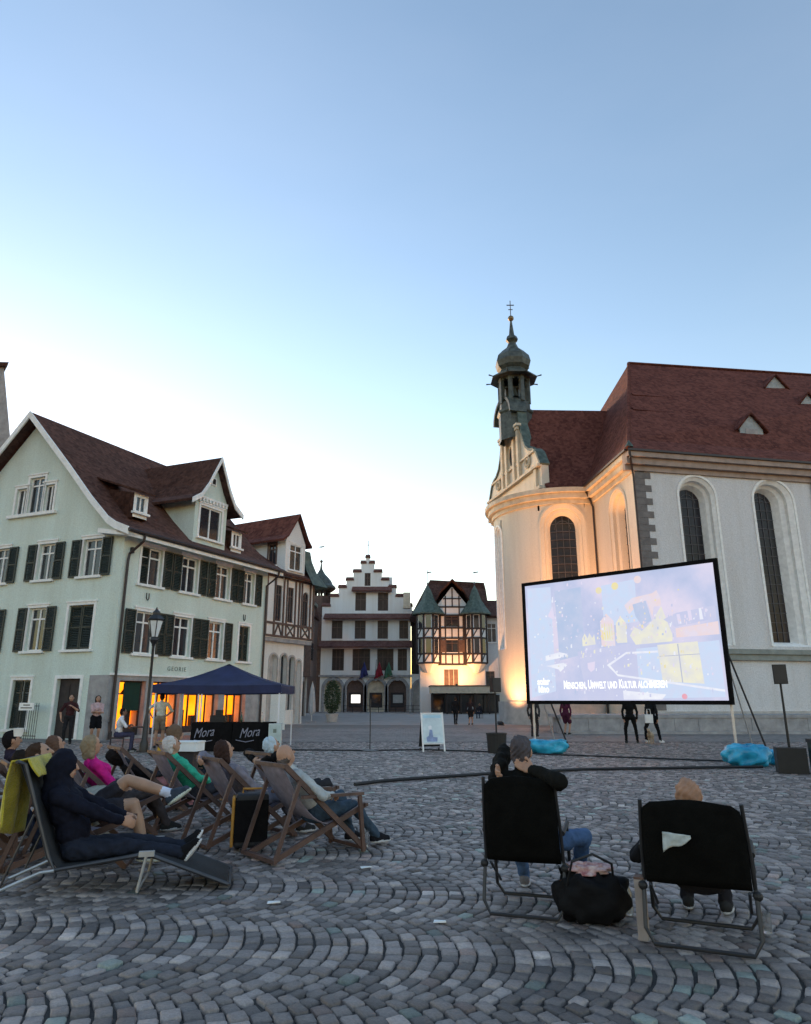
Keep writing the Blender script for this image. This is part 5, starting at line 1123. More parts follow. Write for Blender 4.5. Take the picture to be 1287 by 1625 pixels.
m = MB(); ycm = mat('yellow_plastic',(.45,.26,.02),.5,.2,4)
for a in ((-7.5,-7.1,22.1,22.13),(-7.5,-7.1,22.5,22.53),(-7.5,-7.47,22.13,22.5),(-7.13,-7.1,22.13,22.5)): m.box(*a,.02,.32)
m.box(-7.47,-7.13,22.13,22.5,.02,.05); m.build('body', ycm, yb)
# small table and chair under the tent
tb_ = root('cafe_table', (-8.35,22.3,0), 'small dark round table beside the seated person in a white top', 'table')
m = MB(); m.lathe([(.0,.70),(.33,.70),(.33,.73),(0,.73)],(-8.35,22.3,0),18); m.build('table_top', M['timber'], tb_); m = MB(); m.tube([(-8.35,22.3,.02),(-8.35,22.3,.7)],.03,8); m.build('stem', M['metal_dark'], tb_); m = MB(); m.lathe([(.24,0),(.24,.02),(.03,.05)],(-8.35,22.3,0),16); m.build('base', M['metal_dark'], tb_)
# white door leaf / panel behind the tent
wp = root('notice_stand', (-6.9,39.0,0), 'tall white blank notice stand at the corner between the mint house and the arched house', 'notice stand'); m = MB(); m.box(-7.25,-6.45,38.6,38.7,.0,2.2); m.build('panel', M['white'], wp); m = MB(); m.box(-7.2,-6.5,38.7,39.2,0,.06); m.build('foot', M['steel'], wp)
# ------------------------------------------------------------------ street lamp
lp = root('street_lamp', (-7.95,22.2,0), 'black post street lamp with glass lantern in front of the mint house', 'street lamp')
lx,ly = -7.95,22.2
m = MB(); m.lathe([(.13,0),(.13,.25),(.09,.35),(.075,.9),(.06,1.0),(.045,1.1),(.04,3.15),(.06,3.2)],(lx,ly,0),14); m.build('post', M['metal_dark'], lp, smooth=True)
m = MB(); m.lathe([(.05,3.2),(.14,3.35),(.12,3.42),(.1,3.45)],(lx,ly,0),6); m.lathe([(.26,3.95),(.28,4.0),(.16,4.12),(.13,4.14),(.13,4.22),(.05,4.3),(.02,4.38)],(lx,ly,0),6)
for i in range(6):
    a = 2*math.pi*i/6; m.bar((lx+.12*math.cos(a),ly+.12*math.sin(a),3.44),(lx+.24*math.cos(a),ly+.24*math.sin(a),3.96),.025)
m.build('lantern_frame', M['metal_dark'], lp)
for i in range(6):
    a = 2*math.pi*i/6; b = 2*math.pi*(i+1)/6; g = MB(); g.quad((lx+.115*math.cos(a),ly+.115*math.sin(a),3.45),(lx+.115*math.cos(b),ly+.115*math.sin(b),3.45),(lx+.235*math.cos(b),ly+.235*math.sin(b),3.95),(lx+.235*math.cos(a),ly+.235*math.sin(a),3.95))
    o = g.build('lantern_pane', mat('frosted_lantern_glass',(.75,.78,.78),.3,.1), lp); o.modifiers.new('thick','SOLIDIFY').thickness = .004
for i,(x_,y_,l_) in enumerate(((-7.75,51.6,'left of two folded pale grey parasols before the carved bay house'),(-6.75,51.9,'right of two folded pale grey parasols before the carved bay house'))):
    pr_ = root('folded_parasol', (x_,y_,0), l_, 'parasol', 'folded parasols'); m = MB()
    prof_ = [(.05,.5),(.24,.75),(.22,1.2),(.18,1.8),(.12,2.4),(.03,2.75)]; n_ = 24
    m.add([(x_+r_*(1+.18*math.cos(k*2*math.pi*6/n_))*math.cos(2*math.pi*k/n_), y_+r_*(1+.18*math.cos(k*2*math.pi*6/n_))*math.sin(2*math.pi*k/n_), z_) for r_,z_ in prof_ for k in range(n_)],[[j*n_+k,j*n_+(k+1)%n_,(j+1)*n_+(k+1)%n_,(j+1)*n_+k] for j in range(5) for k in range(n_)]); m.build('cloth', mat('pale_grey_parasol_cloth',(.45,.46,.48),.9,.15,4), pr_, smooth='all')
    m = MB(); m.tube([(x_,y_,0),(x_,y_,2.85)],.025,8); m.build('pole', M['alu'], pr_); m = MB(); m.box(x_-.3,x_+.3,y_-.3,y_+.3,0,.08); m.build('base', M['greystone'], pr_)
# thin mast with a foot on the square, cables
ms = root('thin_mast', (-1.1,22.6,0), 'thin dark mast standing alone on the square left of the poster stand', 'mast')
m = MB(); m.tube([(-1.1,22.6,0),(-1.1,22.6,1.55)],.018,6); m.build('pole', M['metal_dark'], ms); m = MB(); m.lathe([(.28,0),(.28,.02),(.04,.05)],(-1.1,22.6,.003),14); m.build('foot', M['metal_dark'], ms)
def cable(pts, r_, label):
    m = MB(); P = []; pts = [Vector(p) for p in pts]
    for a,b in zip(pts,pts[1:]):
        for k in range(10): p = a.lerp(b,k/10); P.append((p.x+.02*math.sin(p.y*3+p.x*5),p.y+.02*math.sin(p.x*4),r_+.004))
    P.append((pts[-1].x,pts[-1].y,r_+.004)); m.tube(P,r_,6); return tag(m.build('cable', M['blackplastic'], smooth=True), label, 'cable')
cable([(-.9,13.4,0),(-.5,13.95,0),(1.5,15.2,0),(4.0,16.3,0),(8.2,16.9,0)],.035,'thick black cable running across the cobbles towards the right screen foot')
cable([(-3.8,22.8,0),(-1.2,22.5,0),(.6,22.9,0),(2.6,21.9,0),(3.9,21.0,0),(8.3,18.5,0)],.022,'thin black cable from the tent past the poster stand')
# ------------------------------------------------------------------ deckchairs
M['deckwood'] = mat('brown_deckchair_wood', (.10,.055,.042), .6, .35, 6, .2, 40)
M['sling'] = mat('plum_grey_canvas', (.24,.205,.24), .85, .2, 14, .3, 90)
def make_deckchair():
    r_ = root('deckchair', (0,0,0), 'deckchair', 'deckchair', 'wooden deckchairs facing the screen', world=False)
    for s_ in (-1,1):
        x_ = s_*.28
        m = MB(); m.bar((x_,-.46,.88),(x_,.52,.03),.03,.05); m.build('back_rail', M['deckwood'], r_)
        m = MB(); x2 = s_*.245; m.bar((x2,.55,.44),(x2,-.52,.03),.03,.05); m.build('seat_rail', M['deckwood'], r_)
        m = MB(); x3 = s_*.315; m.bar((x3,-.30,.74),(x3,-.55,.03),.025,.04); m.build('prop', M['deckwood'], r_)
    for nm,y_,z_,wd_ in (('top_bar',-.46,.88,.60),('front_bar',.55,.44,.56),('foot_bar',.52,.03,.60),('rear_bar',-.52,.03,.56),('prop_bar',-.55,.035,.66)):
        m = MB(); m.bar((-wd_/2,y_,z_),(wd_/2,y_,z_),.035,.035); m.build(nm, M['deckwood'], r_)
    m = MB(); P = []
    for k in range(17):
        t_ = k/16; b0,b1,b2,b3 = (-.46,.885),(-.16,.36),(.08,.10),(.55,.455); u = 1-t_
        P.append((u**3*b0[0]+3*u*u*t_*b1[0]+3*u*t_*t_*b2[0]+t_**3*b3[0], u**3*b0[1]+3*u*u*t_*b1[1]+3*u*t_*t_*b2[1]+t_**3*b3[1]))
    m.strip([(-.225,y_,z_) for y_,z_ in P],[(.225,y_,z_) for y_,z_ in P]); sl = m.build('sling', M['sling'], r_, smooth='all'); md = sl.modifiers.new('thick','SOLIDIFY'); md.thickness = .008
    return r_
def arm(r_):
    for s_ in (-1,1): m = MB(); m.bar((s_*.30,-.26,.58),(s_*.30,.48,.56),.05,.03); m.build('armrest', M['deckwood'], r_)
    for s_ in (-1,1): m = MB(); m.bar((s_*.30,.44,.54),(s_*.30,.50,.0),.03,.04); m.build('arm_post', M['deckwood'], r_)
proto = make_deckchair()
DECK = [(-1.01,7.74,50,'nearest deckchair with wooden armrests under the bald man'),
 (-1.83,8.44,50,'deckchair under the brown haired woman beside the black and yellow bag'),
 (-1.45,9.25,48,'deckchair under the person in black with both arms behind the head'),
 (-2.73,9.39,50,'deckchair under the white haired person in green'),
 (-3.62,10.3,52,'deckchair under the person with patterned pink trousers'),
 (-3.45,8.55,52,'deckchair under the blond woman in the pink top'),
 (-4.15,9.25,52,'deckchair under the reclining person with ruffled brown hair'),
 (-4.85,9.3,50,'deckchair under the dark haired person at the left edge'),
 (-3.3,11.3,50,'deckchair under the brown haired person in dark green near the bar'),
 (-3.75,7.85,55,'deckchair under the person in beige trousers'),
 (-3.15,7.2,80,'deckchair under the man in shorts with crossed legs')]
for i,(x_,y_,h_,l_) in enumerate(DECK):
    d_ = proto if i == 0 else copy_tree(proto)
    d_.location = (x_,y_,0); d_.rotation_euler = (0,0,-R(h_)); d_['label'] = l_
arm(proto)
# ------------------------------------------------------------------ tube lounger with yellow towel
lg = root('sun_lounger', (-2.62,6.42,0), 'low tubular sun lounger with dark mesh at the left front under the hooded person', 'lounger', world=False, rz=-R(78))
M['mesh'] = mat('dark_lounger_mesh', (.016,.017,.02), .8, .2, 20, .3, 120); M['tube'] = mat('pale_grey_tube', (.42,.44,.45), .35, .15, 6, metal=.5)
rail = [(-.62,1.02),(-.56,1.0),(-.30,.30),(-.24,.20),(.45,.29),(1.12,.03)]
for s_ in (-1,1):
    m = MB(); m.tube([(s_*.31,y_,z_) for y_,z_ in rail],.017,8); m.build('side_rail', M['steel'], lg)
    m = MB(); m.tube([(s_*.33,-.24,.2),(s_*.33,-.34,.19),(s_*.33,-.75,.02)],.013,8); m.build('rear_leg', M['tube'], lg)
    m = MB(); m.tube([(s_*.33,.45,.29),(s_*.33,.40,.02)],.013,8); m.build('front_leg', M['tube'], lg)
    m = MB(); m.tube([(s_*.32,-.44,.62),(s_*.32,-.62,.1)],.010,6); m.build('back_strut', M['steel'], lg)
    m = MB(); m.box(s_*.33-.02,s_*.33+.02,.39,.51,.275,.315); m.build('hinge', M['tube'], lg)
for nm,y_,z_ in (('top_tube',-.62,1.02),('rear_foot_tube',-.75,.02),('front_foot_tube',.40,.02),('end_tube',1.12,.03)):
    m = MB(); m.tube([(-.33,y_,z_),(.33,y_,z_)],.013,8); m.build(nm, M['tube'] if 'foot' in nm else M['steel'], lg)
m = MB(); Pm = [(-.6,1.0),(-.44,.64),(-.30,.30),(-.22,.20),(.1,.22),(.45,.28),(.8,.16),(1.1,.04)]
m.strip([(-.3,y_,z_) for y_,z_ in Pm],[(.3,y_,z_) for y_,z_ in Pm]); o = m.build('mesh_cloth', M['mesh'], lg, smooth='all'); o.modifiers.new('thick','SOLIDIFY').thickness = .008
# towel: draped over the back
yt = MB(); rows_ = []
rg = np.random.default_rng(2)
for i in range(18):
    a = i/17; row = []
    for k in range(23):
        t_ = k/22; fold = .022*math.sin(a*13+1.2*math.sin(t_*4))*min(1,abs(t_-.42)*3+.3)
        if t_ < .42: y_ = -.58+.10*(1-t_/.42)*1.0+.035; z_ = 1.05-(.42-t_)*.35
        else: y_ = -.66-.06*math.sin((t_-.42)*2)-fold; z_ = 1.06-(t_-.42)*.95-.04*math.sin(a*3)
        row.append((.28-.66*a+.02*math.sin(t_*6), y_-fold*.5, z_-.10*a*(t_ > .42)))
    rows_.append(row)
for r0,r1 in zip(rows_,rows_[1:]): yt.strip(r0,r1)
tw_ = yt.build('towel', mat('yellow_towel', (.48,.40,.02), .95, .25, 6, .6, 60, c2=(.62,.52,.05), sheen=.3), smooth='all'); tw_.modifiers.new('thick','SOLIDIFY').thickness = .012
tag(tw_, 'mustard yellow towel draped over the back of the front left lounger', 'towel'); tw_.location = (-2.62,6.42,0); tw_.rotation_euler = (0,0,-R(78))
# ------------------------------------------------------------------ folding camp chairs at right front
M['chairblack'] = mat('black_camp_chair_cloth', (.006,.006,.0055), .95, .3, 10, .3, 80, spec=.08)
def rsheet(mb_, pts2, z0, z1, yf, n=14, rad=.08, top_round=True):
    pass
def camp_chair(loc, h, label, back_h, lean, W2_=.27):
    r_ = root('camp_chair', loc, label, 'folding chair', 'black folding camp chairs', world=False, rz=-R(h))
    W2 = W2_; zb = .36; yb = -.16
    def bp(x_,t_): return (x_, yb-lean*t_, zb+(back_h-zb)*t_)
    m = MB(); n_ = 12; rows_ = []
    for j in range(n_+1):
        t_ = j/n_; hw_ = W2*(1-.06*t_); c_ = max(0,(t_-.88)/.12); hw_ -= .05*c_*c_; row = []
        for k in range(13):
            x_ = -hw_+2*hw_*k/12; p = bp(x_,t_); row.append((p[0],p[1]-.045*(1-(x_/hw_)**2)*math.sin(math.pi*min(1,t_*1.05)),p[2]+.012*math.cos(x_*11)*c_))
        rows_.append(row)
    for a,b in zip(rows_,rows_[1:]): m.strip(a,b)
    o = m.build('back_panel', M['chairblack'], r_, smooth='all'); o.modifiers.new('thick','SOLIDIFY').thickness = .022
    m = MB(); A_ = [(-W2+.02,yb+.02,zb+.02),(-W2+.02,yb+.25,zb-.02),(-W2+.02,yb+.5,zb+.06)]; B_ = [(-x_,y_,z_) for x_,y_,z_ in A_]; m.strip(A_,B_); o = m.build('seat_panel', M['chairblack'], r_, smooth='all'); o.modifiers.new('thick','SOLIDIFY').thickness = .02
    for s_ in (-1,1):
        m = MB(); m.tube([bp(s_*(W2-.01),1.0),bp(s_*(W2+.01),.4),bp(s_*(W2+.015),0)],.013,8); m.build('back_tube', M['metal_dark'], r_)
        m = MB(); m.tube([(s_*(W2+.02),yb+.34,zb+.22),(s_*(W2+.02),yb-.02,zb+.20)],.018,8); m.build('armrest', M['blackplastic'], r_)
        m = MB(); m.sphere((s_*(W2+.025),yb-.03,zb-.03),.03,8,6); m.build('hinge', M['blackplastic'], r_)
    m = MB(); m.tube([(-W2-.02,yb-.02,zb),(-W2-.02,yb-.10,.10),(-W2+.03,yb-.13,.022),(W2-.03,yb-.13,.022),(W2+.02,yb-.10,.10),(W2+.02,yb-.02,zb)],.013,8); m.build('rear_leg_frame', M['metal_dark'], r_)
    m = MB(); m.tube([(-W2-.02,yb+.30,zb+.20),(-W2-.02,yb+.42,.10),(-W2+.03,yb+.45,.022),(W2-.03,yb+.45,.022),(W2+.02,yb+.42,.10),(W2+.02,yb+.30,zb+.20)],.013,8); m.build('front_leg_frame', M['metal_dark'], r_)
    for s_ in (-1,1): m = MB(); m.tube([(s_*(W2-.02),yb-.02,zb-.02),(s_*(W2-.02),yb+.36,.14)],.010,6); m.build('cross_brace', M['metal_dark'], r_)
    return r_
camp_chair((.93,5.78,0), 18, 'left of the two black folding camp chairs, under the grey haired person', .95, .16)
camp_chair((1.95,5.08,0), 24, 'right of the two black folding camp chairs, under the bald person', .87, .13, .315)
# bag between the chairs, shawl, plank, paper
sack('shoulder_bag','soft black shoulder bag on the cobbles between the two camp chairs','bag',(1.33,5.50,0),(.50,.34,.36),mat('black_soft_leather',(.005,.005,.006),.75,.3,6,.6,8,spec=.2),11,R(-10),None,.25,.12)
sack('folded_shawl','red and white shawl lying on top of the black bag','shawl',(1.33,5.52,.30),(.30,.2,.07),mat('red_white_shawl',(.35,.02,.03),.9,.2,16,.5,20,c2=(.75,.62,.58)),13,R(-15),None,.1,.2)
m = MB(); m.tube([(1.14,5.42,.24),(1.16,5.30,.42),(1.3,5.28,.47),(1.44,5.32,.40),(1.48,5.44,.22)],.009,6); tag(m.build('bag_strap', M['blackplastic'], smooth=True), 'thin black carrying strap standing up from the black bag', 'strap')
pl = root('wooden_plank', (1.56,5.1,0), 'short pale wooden plank standing upright beside the right camp chair', 'plank', world=False, rz=-R(26)); m = MB(); m.box(-.03,.03,-.05,.05,0,.36); m.build('board', mat('pale_wood',(.30,.25,.22),.7,.2,5,.2,30), pl); m = MB(); m.box(-.032,.032,-.052,.052,.362,.375); m.build('end_cap', M['deckwood'], pl)
# papers and glasses on the ground
def paper(x_,y_,s_,rz,label):
    m = MB(); m.hexa([(-s_,-s_*.6,.002),(s_,-s_*.5,.004),(s_*.8,s_*.6,.003),(-s_*.9,s_*.5,.002),(-s_,-s_*.6,.004),(s_,-s_*.5,.016),(s_*.8,s_*.6,.006),(-s_*.9,s_*.5,.009)]); o = m.build('paper_scrap', M['white_trim']); o.location = (x_,y_,.006); o.rotation_euler = (0,0,rz); tag(o,label,'paper','paper scraps on the cobbles')
paper(-1.01,5.91,.05,.2,'white paper scrap on the cobbles right of the lounger end'); paper(.24,5.43,.045,-.1,'white paper scrap on the cobbles left of the camp chairs'); paper(-.37,7.07,.05,.4,'white paper scrap below the nearest deckchair')
def glass(x_,y_,label,h_=.13):
    m = MB(); m.lathe([(.028,0),(.034,h_),(.036,h_),(.031,.008),(.0,.008)],(0,0,0),16); o = m.build('drinking_glass', mat('clear_cup',(.75,.75,.75),.05,.02,trans=.9), smooth=True); o.location = (x_,y_,.008); tag(o,label,'glass','drinking glasses on the cobbles')
glass(2.40,5.17,'empty drinking glass on the cobbles right of the camp chairs'); glass(-.42,8.0,'empty clear glass on the cobbles at the front of the nearest deckchair',.16)
m = MB(); m.lathe([(.033,0),(.036,.02),(.036,.14),(.014,.19),(.014,.22)],(1.62,5.62,.005),14); tag(m.build('water_bottle', mat('clear_bottle',(.6,.62,.62),.1,.1,trans=.6), smooth=True),'small clear bottle standing left of the right camp chair','bottle')
m = MB(); rows_ = []; rg = np.random.default_rng(9)
for j in range(8):
    row = []
    for k in range(10):
        u,v = k/9,j/7; row.append((-.085+.17*u, .006+.012*math.sin(u*9+v*4)*(1-u)+rg.uniform(-.003,.003), (.055-.012*u)*(1-v)+(-.065+.085*u+.012*math.sin(u*7))*v))
    rows_.append(row)
for a_,b_ in zip(rows_,rows_[1:]): m.strip(a_,b_)
o = m.build('folded_paper', mat('greyish_paper',(.46,.50,.48),.8,.3,14), smooth='all'); o.modifiers.new('thick','SOLIDIFY').thickness = .004
tag(o,'crumpled pale paper tucked behind the right camp chair','paper'); o.location = (1.72,4.79,.635); o.rotation_euler = (0,0,-R(24))
# rolling bag, black with yellow sides
rb_ = root('travel_bag', (-1.62,7.88,0), 'boxy black bag with orange yellow side panels standing behind the nearest deckchair', 'bag', world=False, rz=R(12))
m = MB(); m.box(-.17,.17,-.12,.12,.04,.56); o = m.build('body', mat('black_bag_nylon',(.008,.009,.012),.6,.3,8,.3,60), rb_); bv = o.modifiers.new('bev','BEVEL'); bv.width = .03; bv.segments = 3
ym = mat('orange_yellow_nylon',(.42,.20,.03),.6,.25,8,.3,50)
m = MB(); m.box(-.205,-.172,-.11,.11,.05,.53); o = m.build('side_panel', ym, rb_); bv = o.modifiers.new('bev','BEVEL'); bv.width = .012; bv.segments = 2
m = MB(); m.box(-.17,.17,-.128,-.121,.10,.5); m.build('front_pocket', M['blackcloth'], rb_)
m = MB(); m.tube([(-.1,0,.555),(-.1,0,.60),(.1,0,.60),(.1,0,.555)],.012,6); m.build('handle', ym, rb_)
for x_ in (-.13,.13): m = MB(); m.sphere((x_,.06,.03),.03,8,6); m.build('wheel', M['blackplastic'], rb_)
bxw = root('white_box', (-3.25,10.9,0), 'white lidded box lying on a low stand among the deckchairs', 'box', world=False, rz=R(-8)); m = MB(); m.box(-.2,.2,-.15,.15,.78,.90); m.build('box', M['white_trim'], bxw); m = MB(); m.box(-.21,.21,-.16,.16,.902,.92); m.build('lid', M['white_trim'], bxw); m = MB(); m.box(-.14,.14,-.1,.1,0,.778); m.build('stand', M['timber'], bxw)
# white cups in the audience
for i,(p,l_) in enumerate((((-4.25,8.45,.88),'white paper cup held beside the person with ruffled brown hair'),((-4.74,8.9,1.08),'white round paper fan held up among the left deckchairs'))):
    r_ = .05 if i == 0 else .06; m = MB(); m.lathe([(r_*.75,0),(r_,.09),(r_*1.05,.095),(r_*.9,.09),(0,.01)],p,14); tag(m.build('paper_cup', M['white_trim'], smooth=True), l_, 'cup')
# ------------------------------------------------------------------ people
V3 = lambda *a: Vector(a)
def ik(a, b, l1, l2, pole):
    d = b-a; L_ = d.length; mx_ = (l1+l2)*.995
    if L_ > mx_: b = a+d*(mx_/L_); d = b-a; L_ = mx_
    x_ = (L_*L_+l1*l1-l2*l2)/(2*L_); h_ = math.sqrt(max(1e-6,l1*l1-x_*x_)); n = d.normalized(); p = pole-n*pole.dot(n)
    p = p.normalized() if p.length > 1e-5 else V3(0,1,0)
    return a+n*x_+p*h_, b
FAB = {}
def fab(c, skin=False, rough=.92):
    k = (tuple(round(x_,3) for x_ in c),skin)
    if k not in FAB: FAB[k] = mat('skin' if skin else 'clothing_%d'%len(FAB), c, .5 if skin else rough, .12 if skin else .22, 9 if skin else 12, .12 if skin else .35, 45 if skin else 26, spec=.35 if skin else .12)
    return FAB[k]
class Body:
    def __init__(b): b.p = []; b.mb = MB()
    def cap(b, p, q, r1, r2, c):
        p = Vector(p); q = Vector(q); d = q-p; L_ = d.length
        if L_ < 1e-5: d = V3(0,0,1); q = p+d*1e-3; L_ = 1e-3
        d = d.normalized(); x_ = d.cross(V3(0,0,1)); x_ = d.cross(V3(1,0,0)) if x_.length < .1 else x_; x_.normalize(); y_ = d.cross(x_); n = 14; pr = []
        for k in range(5): t_ = math.pi/2*k/4; pr.append((r1*math.sin(t_),-r1*math.cos(t_)))
        for k in range(5): t_ = math.pi/2*k/4; pr.append((r2*math.cos(t_),L_+r2*math.sin(t_)))
        pr[0] = (r1*.02,pr[0][1]); pr[-1] = (r2*.02,pr[-1][1]); vs_ = []
        for r_,h_ in pr:
            for i in range(n): a = 2*math.pi*i/n; vs_.append(p+d*h_+(x_*math.cos(a)+y_*math.sin(a))*r_)
        fs = [[j*n+i,j*n+(i+1)%n,(j+1)*n+(i+1)%n,(j+1)*n+i] for j in range(len(pr)-1) for i in range(n)]
        fs += [list(range(n))[::-1],[(len(pr)-1)*n+i for i in range(n)]]; b.mb.add(vs_,fs); b.p.append(('c',np.array(p),np.array(q),r1,r2,c))
    def ell(b, c, ax, r, cl):
        c = Vector(c); ax = [Vector(a).normalized() for a in ax]; vs_ = []; nu,nv = 18,12
        for j in range(nv+1):
            t_ = math.pi*j/nv; t_ = min(max(t_,.02),math.pi-.02)
            for i in range(nu):
                a = 2*math.pi*i/nu; vs_.append(c+ax[0]*r[0]*math.sin(t_)*math.cos(a)+ax[1]*r[1]*math.sin(t_)*math.sin(a)-ax[2]*r[2]*math.cos(t_))
        fs = [[j*nu+i,j*nu+(i+1)%nu,(j+1)*nu+(i+1)%nu,(j+1)*nu+i] for j in range(nv) for i in range(nu)]+[list(range(nu))[::-1],[nv*nu+i for i in range(nu)]]
        b.mb.add(vs_,fs); b.p.append(('e',np.array(c),np.array([list(a) for a in ax]),np.array(r),None,cl))
    def dist(b, X):
        D = np.zeros((len(b.p),len(X)))
        for i,q in enumerate(b.p):
            if q[0] == 'c':
                d = q[2]-q[1]; t_ = np.clip(((X-q[1])@d)/(d@d),0,1); D[i] = np.linalg.norm(X-q[1]-t_[:,None]*d,axis=1)-(q[3]+(q[4]-q[3])*t_)
            else:
                Y_ = (X-q[1])@q[2].T; k = np.linalg.norm(Y_/q[3],axis=1); D[i] = (k-1)*np.linalg.norm(Y_,axis=1)/np.maximum(k,1e-6)
        return D
def person(label, loc, heading, P, U=(0,0,1), feet=None, knee_pole=((0,.3,1),(0,.3,1)), hands=None, elbow=((-1,-.4,-.3),(1,-.4,-.3)), head_up=(0,0,1), head_fwd=(0,1,0),
           hair='short', hairc=(.05,.03,.02), skin=(.42,.24,.16), top=(.3,.3,.3), bot=(.03,.04,.07), shoe=(.03,.03,.03), sole=(.5,.5,.5), sleeve='long', legs='long', sock=None, bulk=1.0, scale=1.0, vox=.013,
           foot_dir=None, foot_down=None, palm=None, skirt=False, sh=.18, group=None, extra=None, fat=1.0, female=False, fingers=True):
    B = Body(); P = V3(*P); U = V3(*U).normalized(); X = V3(1,0,0); F = U.cross(X).normalized(); F = F if F.y > 0 or abs(F.y) < .2 else -F
    Hu = V3(*head_up).normalized(); Hf = V3(*head_fwd); Hf = (Hf-Hu*Hf.dot(Hu)).normalized(); Hx = Hf.cross(Hu).normalized()
    ax = (X,F,U)
    B.cap(P-X*.065, P+X*.065, .112*fat, .112*fat, 'bot')
    B.ell(P+U*.15+F*.01*fat, ax, (.142*bulk*fat,.11*bulk*fat,.15), 'top'); B.ell(P+U*.33, ax, (.16*bulk,.118*bulk,.19), 'top')
    B.cap(P+U*.455-X*(sh-.045), P+U*.455+X*(sh-.045), .064*bulk, .064*bulk, 'top')
    B.cap(P+U*.47, P+U*.535+F*.008, .085*bulk, .058, 'top')
    if female: B.ell(P+U*.33+F*.085, ax, (.125,.065,.085), 'top')
    nb = P+U*.545+F*.01; Hc = nb+Hu*.13+Hf*.02
    B.cap(P+U*.50, Hc-Hu*.06-Hf*.015, .050, .050, 'skin' if hair != 'hood' else 'top')
    hax = (Hx,Hf,Hu)
    B.ell(Hc, hax, (.073,.092,.106), 'skin'); B.ell(Hc-Hu*.055+Hf*.03, hax, (.054,.058,.062), 'skin')
    B.cap(Hc+Hf*.088+Hu*.012, Hc+Hf*.108-Hu*.03, .010, .014, 'skin'); B.ell(Hc+Hf*.084-Hu*.068, hax, (.024,.010,.009), 'lip')
    for s_ in (-1,1): B.ell(Hc+Hx*s_*.076-Hu*.012-Hf*.005, hax, (.011,.02,.032), 'skin')
    if hair in ('short','long','bob','bun','fringe'):
        if hair == 'fringe': B.ell(Hc-Hu*.035-Hf*.03, hax, (.080,.075,.05), 'hair')
        else:
            B.ell(Hc+Hu*.016-Hf*.02, hax, (.082,.093,.104), 'hair'); B.ell(Hc-Hu*.03-Hf*.045, hax, (.072,.055,.075), 'hair')
        if hair == 'long': B.cap(Hc-Hf*.055-Hu*.02, P+U*.40-F*.08, .075, .055, 'hair')
        if hair == 'bob':
            for s_ in (-1,1): B.cap(Hc+Hx*s_*.055-Hf*.02+Hu*.03, Hc+Hx*s_*.062-Hf*.02-Hu*.11, .05, .035, 'hair')
            B.cap(Hc-Hf*.05, Hc-Hf*.055-Hu*.11, .075, .05, 'hair')
        if hair == 'bun': B.ell(Hc-Hf*.115-Hu*.01, hax, (.045,.04,.045), 'hair')
    if hair == 'hood':
        B.ell(Hc+Hu*.012-Hf*.025, hax, (.118,.118,.138), 'top'); B.cap(Hc-Hf*.05-Hu*.02, P+U*.44-F*.05, .115, .13, 'top')
    if hair == 'cap':
        B.ell(Hc+Hu*.03-Hf*.008, hax, (.084,.10,.09), 'hair'); B.ell(Hc+Hu*.045+Hf*.11, hax, (.06,.06,.01), 'hair')
    # legs
    feet = feet or ((-.11,.02,.085),(.11,.02,.085)); gr = 1.0 if legs != 'wide' else 1.25
    for i,s_ in enumerate((-1,1)):
        h_ = P+X*s_*.09-U*.015; k_,a_ = ik(h_, V3(*feet[i]), .43, .43, V3(*knee_pole[i]))
        if legs == 'shorts':
            m_ = h_.lerp(k_,.70); B.cap(h_,m_,.092*fat,.082,'bot'); B.cap(h_.lerp(k_,.6),k_,.068,.054,'skin'); B.cap(k_,k_.lerp(a_,.35),.052,.058,'skin'); B.cap(k_.lerp(a_,.35),a_,.056,.038,'skin')
        elif legs == 'bare': B.cap(h_,k_,.08,.054,'skin'); B.cap(k_,a_,.054,.036,'skin')
        else: B.cap(h_,k_,.088*fat*gr,.064*gr,'bot'); B.cap(k_,a_,.062*gr,.048*gr,'bot')
        if skirt: B.cap(h_+U*.03,h_.lerp(k_,.75),.105,.10,'bot')
        if sock: B.cap(k_.lerp(a_,.78),a_,.044,.043,'sock')
        fd = V3(*foot_dir[i]).normalized() if foot_dir else V3(s_*.12,1,0).normalized(); dn = V3(*foot_down[i]).normalized() if foot_down else V3(0,0,-1)
        dn = (dn-fd*dn.dot(fd)).normalized(); lx_ = fd.cross(dn)
        B.cap(a_-fd*.035+dn*.03, a_+fd*.14+dn*.045, .043, .034, 'shoe'); B.cap(a_, a_+fd*.09+dn*.03, .042, .036, 'shoe')
        B.ell(a_+fd*.055+dn*.068, (lx_,fd,dn), (.047,.14,.020), 'sole')
    # arms
    hands = hands or ((-.23,.03,P.z-.085),(.23,.03,P.z-.085))
    for i,s_ in enumerate((-1,1)):
        S_ = P+U*.45+X*s_*sh; e_,w_ = ik(S_, V3(*hands[i]), .29, .26, V3(*elbow[i]))
        B.cap(S_,e_,.055*bulk,.046*bulk,'top')
        if sleeve == 'long': B.cap(e_,e_.lerp(w_,.93),.046*bulk,.036*bulk,'top'); B.cap(e_.lerp(w_,.85),w_,.030,.028,'skin')
        else: B.cap(S_.lerp(e_,.6),e_,.046,.041,'skin'); B.cap(e_,w_,.042,.028,'skin')
        d = (w_-e_).normalized(); n = V3(*palm[i]).normalized() if palm else V3(-s_,.2,-.3); n = (n-d*n.dot(d)).normalized(); lt = d.cross(n).normalized()
        B.ell(w_+d*.05, (lt,d,n), (.042,.055,.018), 'skin')
